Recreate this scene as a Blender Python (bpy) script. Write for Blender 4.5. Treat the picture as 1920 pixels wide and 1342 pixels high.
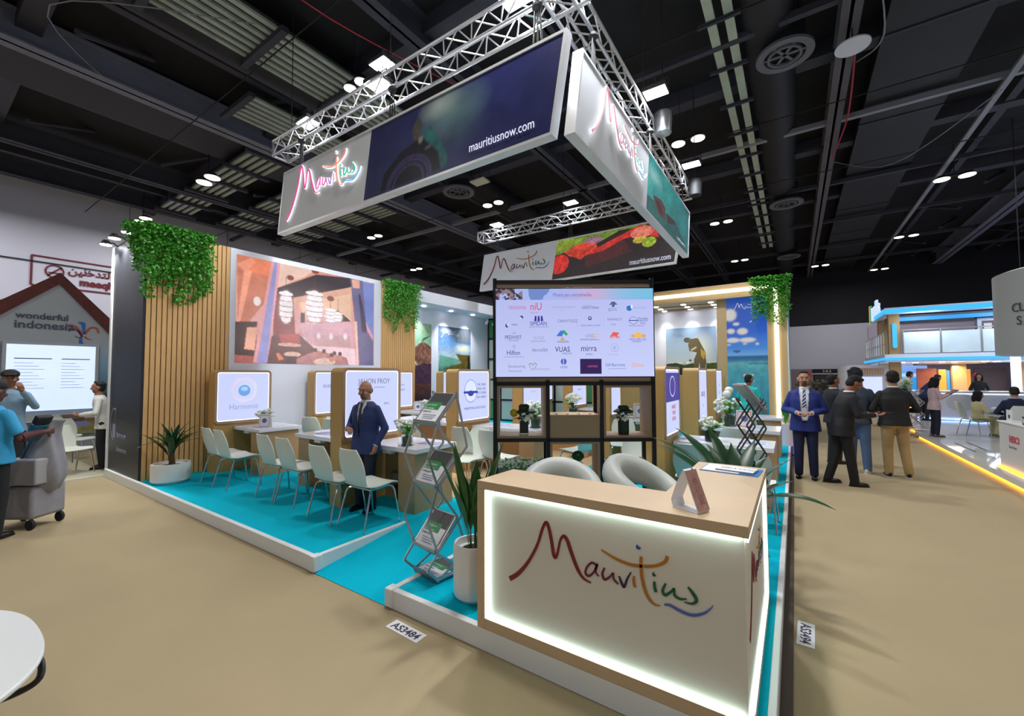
import bpy, bmesh, math, random
import numpy as np
from mathutils import Vector, Matrix, Euler
random.seed(7); np.random.seed(7)
EXPO, WORLD, HALLW, FLOODW = 0.0, 0.32, 160, 108
C = bpy.context.scene.collection
D = bpy.data
R = math.radians
sc = bpy.context.scene
for o in list(D.objects): D.objects.remove(o)
# ---------------------------------------------------------------- camera
YAW, PITCH, ROLL, FPX, HC = R(33.9), R(2.28), R(-0.235), 787.0, 1.78
_f = Vector((-math.sin(YAW)*math.cos(PITCH), math.cos(YAW)*math.cos(PITCH), math.sin(PITCH)))
_r = Vector((math.cos(YAW), math.sin(YAW), 0)); _u = _r.cross(_f)
RT = _r*math.cos(ROLL)+_u*math.sin(ROLL); UP = -_r*math.sin(ROLL)+_u*math.cos(ROLL); FW = _f
cam = D.objects.new('camera', D.cameras.new('camera')); C.objects.link(cam)
cam.matrix_world = Matrix(((RT.x, UP.x, -FW.x, 0), (RT.y, UP.y, -FW.y, 0), (RT.z, UP.z, -FW.z, HC), (0, 0, 0, 1)))
cam.data.sensor_width = 36; cam.data.lens = 36*FPX/1920; cam.data.clip_start = 0.05; cam.data.clip_end = 300
sc.camera = cam
sc.view_settings.view_transform = 'Standard'; sc.view_settings.look = 'None'
sc.view_settings.gamma = 1; sc.view_settings.use_curve_mapping = False
sc.view_settings.exposure = EXPO
# ---------------------------------------------------------------- ambient + hall lights
w = D.worlds.new('hall_air'); sc.world = w; w.use_nodes = True
bg = w.node_tree.nodes['Background']; bg.inputs[0].default_value = (0.62, 0.68, 0.82, 1); bg.inputs[1].default_value = WORLD
def area(loc, target, size, power, col=(1, 1, 1), sy=None, spread=180):
    l = D.lights.new('light', 'AREA'); l.energy = power; l.size = size; l.color = col
    if sy: l.shape = 'RECTANGLE'; l.size_y = sy
    l.spread = R(spread)
    o = D.objects.new('light', l); C.objects.link(o); o.location = loc
    o.rotation_euler = (Vector(target)-Vector(loc)).to_track_quat('-Z', 'Y').to_euler(); return o
# high hall area lights, several without fixtures; those near walls added to brighten them
HALL = [(-2.4, 3), (-9.5, -3), (3.5, -2), (5.5, 8), (5.5, 17), (-2.4, 20), (-16.5, -1), (-17, 10), (4.7, 28), (-10, 22), (-22, 1), (-22, 6), (-21.5, 13), (-22, -4), (2.5, 33.5), (9, 21)]
for x, y in HALL: area((x, y, 8.2), (x, y, 0), 0.6, HALLW, (1.0, 0.95, 0.88))
# floodlights on the stand's truss (positions of the fixtures built below)
FLOOD = [(-7.6, 4.35, 6.6, 0, 1), (-5.55, 4.35, 6.55, 0, 1), (-5.6, 4.48, 6.98, 0, 1), (-2.85, 4.35, 6.6, 0, 1), (-1.75, 4.6, 6.65, 1, 0),
         (-1.85, 7.2, 6.6, 1, 0), (-1.85, 10.2, 6.6, 1, 0), (-5.25, 10.9, 6.75, 0, 1), (-7.9, 10.9, 6.65, 0, 1)]
FT = [(-7.8, 2.6, 0), (-5.2, 3.0, 0), (-8.3, 6.0, 2), (-3.2, 1.2, 0), (-0.4, 1.5, 0), (-2.6, 6.5, 0), (1.5, 11.5, 0), (-5, 7.5, 0), (-8.3, 8.0, 1.2)]
for (x, y, z, a, b), t in zip(FLOOD, FT):
    area((x, y, z-0.07), t, 0.34, FLOODW, (0.93, 0.96, 1.0), spread=150)
# ---------------------------------------------------------------- helpers
def lin(h):
    if not isinstance(h, str): return tuple(h)
    h = h.lstrip('#'); v = [int(h[i:i+2], 16)/255 for i in (0, 2, 4)]
    return tuple((c/12.92 if c <= 0.04045 else ((c+0.055)/1.055)**2.4) for c in v)
_M = {}
def mat(name, col='#888888', rough=0.5, metal=0.0, emit=None, es=1.0, noise=0.0, nscale=8.0, bump=0.0, bscale=60.0, alpha=None, trans=0.0, grain=None, attr=False, spec=0.5):
    if name in _M: return _M[name]
    m = D.materials.new(name); m.use_nodes = True; nt = m.node_tree; b = nt.nodes['Principled BSDF']
    if emit is not None and str(col).lower() == '#ffffff': col = [x*.25 for x in lin(emit)]
    c = lin(col); b.inputs['Base Color'].default_value = (*c, 1)
    b.inputs['Roughness'].default_value = rough; b.inputs['Metallic'].default_value = metal
    b.inputs['Specular IOR Level'].default_value = spec
    m.diffuse_color = (*c, 1)
    if emit is not None:
        b.inputs['Emission Color'].default_value = (*lin(emit), 1); b.inputs['Emission Strength'].default_value = es
    if trans: b.inputs['Transmission Weight'].default_value = trans
    if alpha is not None: b.inputs['Alpha'].default_value = alpha
    if noise or grain:
        tc = nt.nodes.new('ShaderNodeTexCoord'); mp = nt.nodes.new('ShaderNodeMapping'); n = nt.nodes.new('ShaderNodeTexNoise')
        nt.links.new(tc.outputs['Object'], mp.inputs[0]); nt.links.new(mp.outputs[0], n.inputs[0])
        if grain: mp.inputs['Scale'].default_value = grain
        n.inputs['Scale'].default_value = nscale; n.inputs['Detail'].default_value = 5
        mx = nt.nodes.new('ShaderNodeMix'); mx.data_type = 'RGBA'
        k = noise or 0.15
        mx.inputs[6].default_value = (*[x*(1-k) for x in c], 1); mx.inputs[7].default_value = (*[min(1, x*(1+k)) for x in c], 1)
        nt.links.new(n.outputs[0], mx.inputs[0]); nt.links.new(mx.outputs[2], b.inputs['Base Color'])
    if bump:
        n2 = nt.nodes.new('ShaderNodeTexNoise'); n2.inputs['Scale'].default_value = bscale; n2.inputs['Detail'].default_value = 3
        tc2 = nt.nodes.new('ShaderNodeTexCoord'); nt.links.new(tc2.outputs['Object'], n2.inputs[0])
        bp = nt.nodes.new('ShaderNodeBump'); bp.inputs['Strength'].default_value = bump; bp.inputs['Distance'].default_value = 0.01
        nt.links.new(n2.outputs[0], bp.inputs['Height']); nt.links.new(bp.outputs[0], b.inputs['Normal'])
    if attr:
        a = nt.nodes.new('ShaderNodeVertexColor'); a.layer_name = 'print'
        if attr == 'emit':
            b.inputs['Base Color'].default_value = (0.02, 0.02, 0.02, 1); nt.links.new(a.outputs[0], b.inputs['Emission Color'])
            b.inputs['Emission Strength'].default_value = es
        else: nt.links.new(a.outputs[0], b.inputs['Base Color'])
    _M[name] = m; return m

def tag(o, label=None, cat=None, group=None, kind=None):
    if label: o['label'] = label
    if cat: o['category'] = cat
    if group: o['group'] = group
    if kind: o['kind'] = kind
    return o
def thing(name, label, cat, loc=(0, 0, 0), rz=0, group=None, kind=None):
    o = D.objects.new(name, None); C.objects.link(o); o.empty_display_size = 0.1
    o.location = loc; o.rotation_euler = (0, 0, rz); return tag(o, label, cat, group, kind)
class MB:
    def __init__(s): s.v = []; s.f = []; s.m = []
    def add(s, vs, fs, mi=0):
        k = len(s.v); s.v += [tuple(v) for v in vs]; s.f += [tuple(i+k for i in f) for f in fs]; s.m += [mi]*len(fs); return s
    def box(s, x0, x1, y0, y1, z0, z1, mi=0):
        vs = [(x, y, z) for z in (z0, z1) for x, y in ((x0, y0), (x1, y0), (x1, y1), (x0, y1))]
        return s.add(vs, [(3, 2, 1, 0), (4, 5, 6, 7), (0, 1, 5, 4), (1, 2, 6, 5), (2, 3, 7, 6), (3, 0, 4, 7)], mi)
    def obox(s, c, ax, ay, az, mi=0):
        c = Vector(c); ax, ay, az = Vector(ax), Vector(ay), Vector(az)
        vs = [c+ax*i+ay*j+az*k for k in (-1, 1) for i, j in ((-1, -1), (1, -1), (1, 1), (-1, 1))]
        return s.add(vs, [(3, 2, 1, 0), (4, 5, 6, 7), (0, 1, 5, 4), (1, 2, 6, 5), (2, 3, 7, 6), (3, 0, 4, 7)], mi)
    def cyl(s, a, b, r, r2=None, n=8, mi=0, cap=True):
        a, b = Vector(a), Vector(b); r2 = r if r2 is None else r2
        d = (b-a).normalized(); q = d.orthogonal().normalized(); t = d.cross(q)
        vs = [a+(q*math.cos(2*math.pi*i/n)+t*math.sin(2*math.pi*i/n))*r for i in range(n)]
        vs += [b+(q*math.cos(2*math.pi*i/n)+t*math.sin(2*math.pi*i/n))*r2 for i in range(n)]
        fs = [(i, (i+1) % n, n+(i+1) % n, n+i) for i in range(n)]
        if cap: fs += [tuple(range(n-1, -1, -1)), tuple(range(n, 2*n))]
        return s.add(vs, fs, mi)
    def tube(s, pts, r, n=8, mi=0):
        pts = [Vector(p) for p in pts]; rs = r if isinstance(r, (list, tuple)) else [r]*len(pts)
        vs = []; q = None
        for i, p in enumerate(pts):
            d = ((pts[i+1]-p) if i == 0 else (p-pts[i-1]) if i == len(pts)-1 else (pts[i+1]-p).normalized()+(p-pts[i-1]).normalized()).normalized()
            q = d.orthogonal().normalized() if q is None else (q-d*q.dot(d)).normalized()
            t = d.cross(q); vs += [p+(q*math.cos(2*math.pi*k/n)+t*math.sin(2*math.pi*k/n))*rs[i] for k in range(n)]
        fs = [(i*n+k, i*n+(k+1) % n, (i+1)*n+(k+1) % n, (i+1)*n+k) for i in range(len(pts)-1) for k in range(n)]
        fs += [tuple(range(n-1, -1, -1)), tuple(range((len(pts)-1)*n, len(pts)*n))]
        return s.add(vs, fs, mi)
    def lathe(s, prof, c=(0, 0, 0), n=24, mi=0, sx=1, sy=1):
        vs = [(c[0]+r*sx*math.cos(2*math.pi*k/n), c[1]+r*sy*math.sin(2*math.pi*k/n), c[2]+z) for r, z in prof for k in range(n)]
        fs = [(i*n+k, i*n+(k+1) % n, (i+1)*n+(k+1) % n, (i+1)*n+k) for i in range(len(prof)-1) for k in range(n)]
        fs += [tuple(range(n-1, -1, -1)), tuple(range((len(prof)-1)*n, len(prof)*n))]
        return s.add(vs, fs, mi)
    def prism(s, poly, fn, d0, d1, mi=0):
        """poly 2D list extruded: fn(u,v,d)->xyz"""
        n = len(poly); vs = [fn(u, v, d0) for u, v in poly]+[fn(u, v, d1) for u, v in poly]
        fs = [tuple(range(n-1, -1, -1)), tuple(range(n, 2*n))]+[(i, (i+1) % n, n+(i+1) % n, n+i) for i in range(n)]
        return s.add(vs, fs, mi)
    def sph(s, c, r, n=10, m=7, mi=0):
        rx, ry, rz = r if isinstance(r, (tuple, list)) else (r, r, r)
        prof = [(max(1e-4, math.sin(math.pi*i/m)), -math.cos(math.pi*i/m)) for i in range(m+1)]
        vs = [(c[0]+rx*p*math.cos(2*math.pi*k/n), c[1]+ry*p*math.sin(2*math.pi*k/n), c[2]+rz*z) for p, z in prof for k in range(n)]
        fs = [(i*n+k, i*n+(k+1) % n, (i+1)*n+(k+1) % n, (i+1)*n+k) for i in range(m) for k in range(n)]
        return s.add(vs, fs, mi)
    def mesh(s, name='m', mats=(), smooth=35):
        me = D.meshes.new(name); me.from_pydata(s.v, [], s.f)
        for m in (mats if isinstance(mats, (list, tuple)) else [mats]): me.materials.append(m)
        if any(s.m): me.polygons.foreach_set('material_index', s.m)
        if smooth:
            me.polygons.foreach_set('use_smooth', [True]*len(me.polygons)); me.set_sharp_from_angle(angle=R(smooth))
        me.update(); return me
    def obj(s, name, mats, parent=None, smooth=35, bevel=0, loc=None, fix=True):
        me = s.mesh(name, mats, smooth)
        if fix:
            bm = bmesh.new(); bm.from_mesh(me); bmesh.ops.recalc_face_normals(bm, faces=bm.faces); bm.to_mesh(me); bm.free()
        return link(name, me, parent, bevel, loc)
KIDS = {}
def link(name, me, parent=None, bevel=0, loc=None):
    o = D.objects.new(name, me); C.objects.link(o)
    if parent: o.parent = parent; KIDS.setdefault(parent.name, []).append(o)
    if loc: o.location = loc
    if bevel:
        b = o.modifiers.new('bevel', 'BEVEL'); b.width = bevel; b.segments = 2; b.limit_method = 'ANGLE'; b.angle_limit = R(40); b.harden_normals = False
    return o
def copy_tree(o, loc=None, rz=None, label=None, group=None, parent=None):
    c = o.copy(); C.objects.link(c)
    if parent: c.parent = parent; KIDS.setdefault(parent.name, []).append(c)
    for ch in list(KIDS.get(o.name, [])): copy_tree(ch, parent=c)
    if loc is not None: c.location = loc
    if rz is not None: c.rotation_euler = (0, 0, rz)
    if label: c['label'] = label
    if group: c['group'] = group
    return c
def bx(name, b, m, parent=None, bevel=0): return MB().box(*b).obj(name, m, parent, bevel=bevel)
def rrect(w, h, r, n=5, cx=0, cy=0):
    out = []
    for sx, sy, a0 in ((1, 1, 0), (-1, 1, 90), (-1, -1, 180), (1, -1, 270)):
        for i in range(n+1):
            a = R(a0+90*i/n); out.append((cx+sx*(w/2-r)+r*math.cos(a), cy+sy*(h/2-r)+r*math.sin(a)))
    return out
def frame_poly(mb, outer, inner, fn, d0, d1, mi=0):
    """ring between two same-length loops"""
    n = len(outer)
    vs = [fn(u, v, d) for d in (d0, d1) for L in (outer, inner) for u, v in L]
    fs = []
    for i in range(n):
        j = (i+1) % n
        fs += [(i, j, n+j, n+i), (2*n+j, 2*n+i, 3*n+i, 3*n+j), (i, 2*n+i, 2*n+j, j), (n+i, n+j, 3*n+j, 3*n+i)]
    mb.add(vs, fs, mi)
# rays measured off the photograph -> points on planes of the place
def ray(x, y): return FW+RT*((x-960)/FPX)-UP*((y-671)/FPX)
def PXc(x, y, X): d = ray(x, y); t = X/d.x; return (X, d.y*t, d.z*t+HC)
def PYc(x, y, Y): d = ray(x, y); t = Y/d.y; return (d.x*t, Y, d.z*t+HC)
def PG(x, y, z=0): d = ray(x, y); t = (z-HC)/d.z; return (d.x*t, d.y*t, z)
# ---- text on a plane
def text(body, size, O, U, V, m, parent, name='lettering', ext=0.002, align='LEFT', bold=0.0, shear=0, sx=1.0):
    cu = D.curves.new('t', 'FONT'); cu.body = body; cu.size = size; cu.align_x = align; cu.extrude = ext; cu.offset = bold; cu.shear = shear
    cu.resolution_u = 3
    o = D.objects.new('t', cu); C.objects.link(o); bpy.context.view_layer.update()
    me = D.meshes.new_from_object(o.evaluated_get(bpy.context.evaluated_depsgraph_get())); D.objects.remove(o); D.curves.remove(cu)
    U, V = Vector(U).normalized(), Vector(V).normalized(); N = U.cross(V)
    me.transform(Matrix(((U.x*sx, V.x, N.x, O[0]), (U.y*sx, V.y, N.y, O[1]), (U.z*sx, V.z, N.z, O[2]), (0, 0, 0, 1))))
    me.materials.clear(); me.materials.append(m)
    if len(me.polygons): return link(name, me, parent)
# ---- smooth brush strokes
def catmull(pts, k=8):
    P = [pts[0]]+list(pts)+[pts[-1]]; out = []
    for i in range(1, len(P)-2):
        p0, p1, p2, p3 = [np.array(P[j], float) for j in (i-1, i, i+1, i+2)]
        for t in np.arange(0, 1, 1/k): out.append(0.5*((2*p1)+(-p0+p2)*t+(2*p0-5*p1+4*p2-p3)*t*t+(-p0+3*p1-3*p2+p3)*t**3))
    out.append(np.array(pts[-1], float)); return np.array(out)
def stroke(mb, pts, fn, d0, d1, grow=0, mi=0, k=8):
    """pts (u,v,w) in plane units -> solid ribbon"""
    c = catmull(pts, k); n = len(c); T = np.gradient(c[:, :2], axis=0); T /= np.maximum(np.linalg.norm(T, axis=1), 1e-9)[:, None]
    N = np.stack([-T[:, 1], T[:, 0]], 1); wd = (np.maximum(c[:, 2], 0)/2+grow)[:, None]
    cc = c[:, :2].copy(); cc[0] -= T[0]*grow; cc[-1] += T[-1]*grow
    L = cc+N*wd; Rr = cc-N*wd
    vs = [fn(*p, d) for d in (d0, d1) for S in (L, Rr) for p in S]; fs = []
    for i in range(n-1):
        fs += [(i, i+1, n+i+1, n+i), (2*n+i+1, 2*n+i, 3*n+i, 3*n+i+1), (i+1, i, 2*n+i, 2*n+i+1), (n+i, n+i+1, 3*n+i+1, 3*n+i)]
    fs += [(0, n, 3*n, 2*n), (n-1, 3*n-1, 4*n-1, 2*n-1)]
    mb.add(vs, fs, mi)
# logo traced from the counter front: (x, y, width) in crop pixels
LOGO = [('red', [(190,663,24),(235,635,21),(285,575,17),(330,490,15),(355,410,15),(374,378,16),(388,410,18),(402,480,18),(411,540,18),(421,556,16),(432,530,13),(445,470,12),(462,448,16),(480,470,19),(500,530,19),(530,610,18),(560,660,12),(600,685,5)]),
 ('maroon', [(632,600,9),(605,583,11),(580,605,11),(572,635,11),(590,650,11),(615,628,10),(632,590,10),(624,630,9),(640,652,6)]),
 ('maroon', [(668,610,9),(657,640,12),(668,668,12),(695,655,10),(712,636,8),(714,665,10),(738,692,8)]),
 ('violet', [(742,652,8),(755,688,13),(768,706,12),(783,665,11),(802,633,6)]),
 ('orange', [(817,652,10),(816,680,14),(822,708,12)]),
 ('orange', [(853,553,14),(852,600,15),(858,660,16),(872,720,16),(896,770,15),(925,797,9),(950,801,3)]),
 ('orange', [(653,518,8),(720,560,13),(790,590,15),(860,601,15),(930,598,14),(975,578,18),(985,550,18)]),
 ('blue', [(834,494,9),(834,506,13),(845,511,9),(848,505,4)]),
 ('green', [(915,634,8),(916,646,12),(927,650,6)]),
 ('green', [(920,680,11),(921,705,15),(928,733,14)]),
 ('green', [(977,690,10),(962,725,14),(975,748,14),(1003,732,12),(1020,716,10),(1022,748,13),(1050,768,11),(1083,768,5)]),
 ('green', [(1090,708,9),(1115,740,16),(1133,775,17),(1112,792,10),(1072,784,4)]),
 ('azure', [(970,797,8),(1000,800,12),(1050,828,14),(1110,850,13),(1165,843,11),(1200,822,7),(1218,802,2)])]
def _cp(p):
    X, Y, z = PYc(880+p[0]/2.673, 840+p[1]/2.673, 2.2); X2, _, z2 = PYc(880+p[0]/2.673, 840+(p[1]+p[2])/2.673, 2.2); return (X, z, abs(z-z2))
LG0 = [(c, [_cp(p) for p in s]) for c, s in LOGO]; LG = LG0
_xs = [p[0] for c, s in LG for p in s]; _zs = [p[1] for c, s in LG for p in s]
LX, LZ, LW, LH = min(_xs), min(_zs), max(_xs)-min(_xs), max(_zs)-min(_zs)
def logo(parent, O, U, V, w, cols, d=0.004, halo=None, h=None, name='brush_lettering', ws=1.0):
    LG = [(c, [(a, b, q*ws) for a, b, q in st]) for c, st in LG0]
    U, V = Vector(U), Vector(V); N = U.cross(V); s = w/LW; sv = (h/LH if h else s); O = Vector(O)
    fn = lambda u, v, dd: tuple(O+U*((u-LX)*s)+V*((v-LZ)*sv)+N*dd)
    names = sorted(set(c for c, _ in LG)); mb = MB()
    for c, st in LG: stroke(mb, st, fn, 0, d, mi=names.index(c), k=5)
    o = mb.obj(name, [cols(c) for c in names], parent, smooth=0)
    if halo:
        mb = MB()
        for c, st in LG: stroke(mb, st, fn, -0.001, d*0.6, grow=halo[1]/s, k=5)
        mb.obj('letter_halo', halo[0], parent, smooth=0)
    return o
# ---- printed pictures: painted into a colour attribute on a fine grid
def vnoise(h, w, s, oct=4, seed=0):
    rng = np.random.RandomState(seed); out = np.zeros((h, w)); amp = 1; tot = 0
    for k in range(oct):
        gh, gw = max(2, int(h/s)+2), max(2, int(w/s)+2); g = rng.rand(gh, gw)
        y = np.linspace(0, gh-1.001, h); x = np.linspace(0, gw-1.001, w); yi, xi = y.astype(int), x.astype(int); fy, fx = (y-yi)[:, None], (x-xi)[None]
        fy = fy*fy*(3-2*fy); fx = fx*fx*(3-2*fx)
        a = g[yi][:, xi]; b = g[yi][:, xi+1]; c = g[yi+1][:, xi]; d = g[yi+1][:, xi+1]
        out += amp*((a*(1-fx)+b*fx)*(1-fy)+(c*(1-fx)+d*fx)*fy); tot += amp; amp *= .5; s = max(1.2, s/2)
    return out/tot
class Canvas:
    def __init__(s, w, h, T=None):
        s.w, s.h = w, h; s.a = np.zeros((h, w, 3)); s.T = T or (lambda x, y: (x, y))
        s.U, s.Vv = np.meshgrid((np.arange(w)+.5)/w, (np.arange(h)+.5)/h)
    def c(s, h): return np.array(lin(h))
    def fill(s, mask, col, al=1.0):
        m = (mask*al)[..., None] if not np.isscalar(mask) else al
        col = s.c(col) if isinstance(col, str) else np.asarray(col); s.a = s.a*(1-m)+col*m
    def grad(s, stops, axis=1):
        t = s.Vv if axis == 1 else s.U; ks = [k for k, _ in stops]; cs = np.array([s.c(c) for _, c in stops])
        s.a = np.stack([np.interp(t, ks, cs[:, i]) for i in range(3)], -1)
    def pmask(s, pts):
        P = [s.T(*p) for p in pts]; inside = np.zeros((s.h, s.w), bool); n = len(P)
        for i in range(n):
            (x1, y1), (x2, y2) = P[i], P[(i+1) % n]
            if y1 == y2: continue
            c = ((s.Vv < y1) != (s.Vv < y2)); inside ^= c & (s.U < (x2-x1)*(s.Vv-y1)/(y2-y1)+x1)
        return inside.astype(float)
    def poly(s, pts, col, al=1.0): s.fill(s.pmask(pts), col, al)
    def emask(s, cx, cy, rx, ry, soft=0.0):
        x0, y0 = s.T(cx, cy); x1, _ = s.T(cx+rx, cy); _, y2 = s.T(cx, cy+ry); a, b = abs(x1-x0) or 1e-6, abs(y2-y0) or 1e-6
        d = np.sqrt(((s.U-x0)/a)**2+((s.Vv-y0)/b)**2); return np.clip((1-d)/max(soft, .01), 0, 1) if soft else (d < 1).astype(float)
    def ell(s, cx, cy, rx, ry, col, al=1.0, soft=0.0): s.fill(s.emask(cx, cy, rx, ry, soft), col, al)
    def blur(s, k=1):
        for _ in range(k):
            p = np.pad(s.a, ((1, 1), (1, 1), (0, 0)), 'edge'); s.a = (p[:-2, 1:-1]+p[2:, 1:-1]+p[1:-1, :-2]+p[1:-1, 2:]+2*p[1:-1, 1:-1])/6
    def noise(s, sc_, amt, seed=0, mask=None):
        n = (vnoise(s.h, s.w, sc_, 4, seed)-.5)*2*amt; m = 1 if mask is None else mask; s.a = np.clip(s.a*(1+(n*m)[..., None]), 0, 1)
def print_obj(name, cv, O, U, V, wm, hm, m, parent=None, shear=0.0):
    """grid with one colour per cell; v runs down in canvas"""
    w_, h_ = cv.w, cv.h; U, V = np.array(U, float), np.array(V, float); O = np.array(O, float)
    iu, iv = np.meshgrid(np.arange(w_+1)/w_, np.arange(h_+1)/h_)
    P = O+U*(iu[..., None]*wm+(1-iv[..., None])*shear)+V*((1-iv)[..., None]*hm)
    idx = np.arange((w_+1)*(h_+1)).reshape(h_+1, w_+1)
    q = np.stack([idx[1:, :-1], idx[1:, 1:], idx[:-1, 1:], idx[:-1, :-1]], -1).reshape(-1, 4)
    me = D.meshes.new(name); me.vertices.add(P.size//3); me.vertices.foreach_set('co', P.reshape(-1).astype(np.float32))
    me.loops.add(q.size); me.loops.foreach_set('vertex_index', q.reshape(-1).astype(np.int32))
    me.polygons.add(len(q)); me.polygons.foreach_set('loop_start', np.arange(0, q.size, 4, dtype=np.int32))
    me.update(calc_edges=True); ca = me.color_attributes.new('print', 'FLOAT_COLOR', 'CORNER')
    col = np.concatenate([cv.a.reshape(-1, 3), np.ones((w_*h_, 1))], 1); ca.data.foreach_set('color', np.repeat(col, 4, axis=0).reshape(-1).astype(np.float32))
    me.materials.append(m); me.validate(); return link(name, me, parent)
# ================================================================ materials
CARPET = mat('beige_carpet', '#a79777', 0.75, noise=0.08, nscale=1.2, bump=0.25, bscale=220, spec=0.25)
TEAL = mat('teal_carpet', '#00bcd8', 0.9, noise=0.06, nscale=1.5, bump=0.3, bscale=250, spec=0.1)
WHITE = mat('white_paint', '#e3e7f4', 0.5)
WTRIM = mat('white_trim', '#e9ecee', 0.35)
WOOD = mat('pale_wood_laminate', '#ccb290', 0.42, noise=0.07, nscale=6, grain=(0.6, 0.6, 8))
WOODP = mat('pod_wood', '#bf9a5c', 0.45, noise=0.07, nscale=6, grain=(8, 8, 0.6))
SLAT = mat('slat_wood', '#dcb074', 0.5, noise=0.1, nscale=5, grain=(10, 10, 0.5))
DARKG = mat('dark_groove', '#5a3b14', 0.8)
BLACK = mat('black_metal', '#0e0d16', 0.4)
DKRIG = mat('black_rigging', '#15161a', 0.7)
CHROME = mat('chrome', '#c9ccd0', 0.15, 1.0)
ALU = mat('aluminium_truss', '#d3d4d8', 0.32, 0.85)
ALUM = mat('satin_aluminium', '#b4b6ba', 0.35, 0.8)
SHELL = mat('white_plastic', '#dfe5dc', 0.35)
LEDW = mat('led_white', '#ffffff', 0.5, emit='#e6fff4', es=5.0)
LEDWARM = mat('led_warm_white', '#ffffff', 0.5, emit='#fff3d8', es=4.0)
BOXLIT = mat('lit_white_panel', '#50525c', 0.5, emit='#ccd5ff', es=.95, spec=.2)
BOXEDGE = mat('lit_panel_edge', '#8a8a8a', 0.5, emit='#f2f5ff', es=1.5)
CEIL = mat('dark_roof_deck', '#121319', 0.85, noise=0.35, nscale=0.5)
BEAM = mat('dark_steel_beam', '#3c3d4a', 0.7, noise=0.25, nscale=1.0)
BEAMB = mat('blue_grey_beam', '#7a7f94', 0.6, noise=0.2, nscale=1.0)
DUCT = mat('dark_duct', '#1b1c24', 0.6, noise=0.3, nscale=0.8)
RIB = mat('pale_corrugated_sheet', '#aab4aa', 0.5, noise=0.3, nscale=2)
PIPE = mat('light_conduit', '#8e929c', 0.5)
LAMP = mat('lamp_glow', '#ffffff', 0.5, emit='#fff6dc', es=9)
FLOODM = mat('flood_glow', '#ffffff', 0.5, emit='#f4f6ff', es=22)
HWALL = mat('grey_hall_wall', '#cfd4ec', 0.8, noise=0.06, nscale=0.3)
MARK = mat('dark_red_paint', '#6e2033', 0.7)
INK = mat('dark_ink', '#2c3350', 0.6)
GREYTXT = mat('grey_ink', '#8a93b0', 0.6)
NOTEW = mat('white_paper', '#e6e6ea', 0.6)
GLASS = mat('clear_glass', '#dfeee8', 0.05, trans=1.0)
SOIL = mat('brown_soil', '#2e211a', 0.9, bump=1, bscale=40)
POT = mat('white_ceramic', '#e9e9e6', 0.3)
LEAF = mat('dark_green_leaf', '#1f4a22', 0.35, noise=0.3, nscale=9)
IVYM = mat('bright_ivy_leaf', '#4ea634', 0.45, noise=0.35, nscale=14)
PETAL = mat('white_petal', '#edf0e4', 0.6)
# ================================================================ setting
fl = bx('floor', (-26, 14, -14, 40, -0.1, 0), CARPET); tag(fl, kind='structure')
# carpet seams along the aisle strips
ce = bx('ceiling', (-26, 20, -14, 40, 9.75, 9.95), CEIL); tag(ce, kind='structure')
wl = bx('wall_left', (-25.6, -25.2, -14, 40, 0, 9.75), HWALL); tag(wl, kind='structure')
wb = bx('wall_back', (-25.2, 20, 38, 38.4, 0, 5.3), mat('white_hall_wall', '#c9cce2', 0.8)); tag(wb, kind='structure')
bx('upper_panel', (-25.2, 20, 38.05, 38.4, 5.3, 9.75), mat('dark_upper_wall', '#22232b', 0.9), wb)
for z in (3.2, 6.4): bx('rail', (-25.2, -25.12, -14, 38, z, z+0.03), BLACK, wl)
for y in range(-10, 38, 4): bx('joint', (-25.2, -25.18, y, y+0.02, 0, 9.7), mat('joint_grey', '#80838f', 0.8), wl)
# sign painted on the left hall wall
sg = thing('no_smoking_sign', 'dark red outlined no smoking notice painted high on the left hall wall', 'sign', (-25.15, 4.6, 5.4))
mb = MB(); f = lambda u, v, d: (-25.18+d, u, v)
frame_poly(mb, rrect(3.6, 1.25, .05, 2, 4.85, 6.05), rrect(3.48, 1.13, .03, 2, 4.85, 6.05), f, 0, 0.02)
mb.obj('border', MARK, sg).location = (25.15, -4.6, -5.4)
mb = MB(); frame_poly(mb, [(3.72+.28*math.cos(a*math.pi/12), 6.1+.28*math.sin(a*math.pi/12)) for a in range(24)], [(3.72+.23*math.cos(a*math.pi/12), 6.1+.23*math.sin(a*math.pi/12)) for a in range(24)], f, 0, .02)
mb.obox((-25.17, 3.72, 6.1), (0.01, 0, 0), (0, .2, .2), (0, -.02, .02))
mb.box(-25.18, -25.16, 3.55, 3.9, 6.02, 6.06); mb.obj('prohibition_ring', MARK, sg).location = (25.15, -4.6, -5.4)
for s_, y, z, h, b in (('\uFEE6\uFEF4\uFEE7\uFEA7\uFEAA\uFE98\uFEDF\u0020\uFECA\uFEE8\uFEE4\uFEE3', 4.1, 6.1, .42, .01), ('meeqhor', 4.45, 5.66, .4, .02)):
    o = text(s_, h, (-25.16, y, z), (0, 1, 0), (0, 0, 1), MARK, sg, bold=b)
    if o: o.location = (25.15, -4.6, -5.4)
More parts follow.
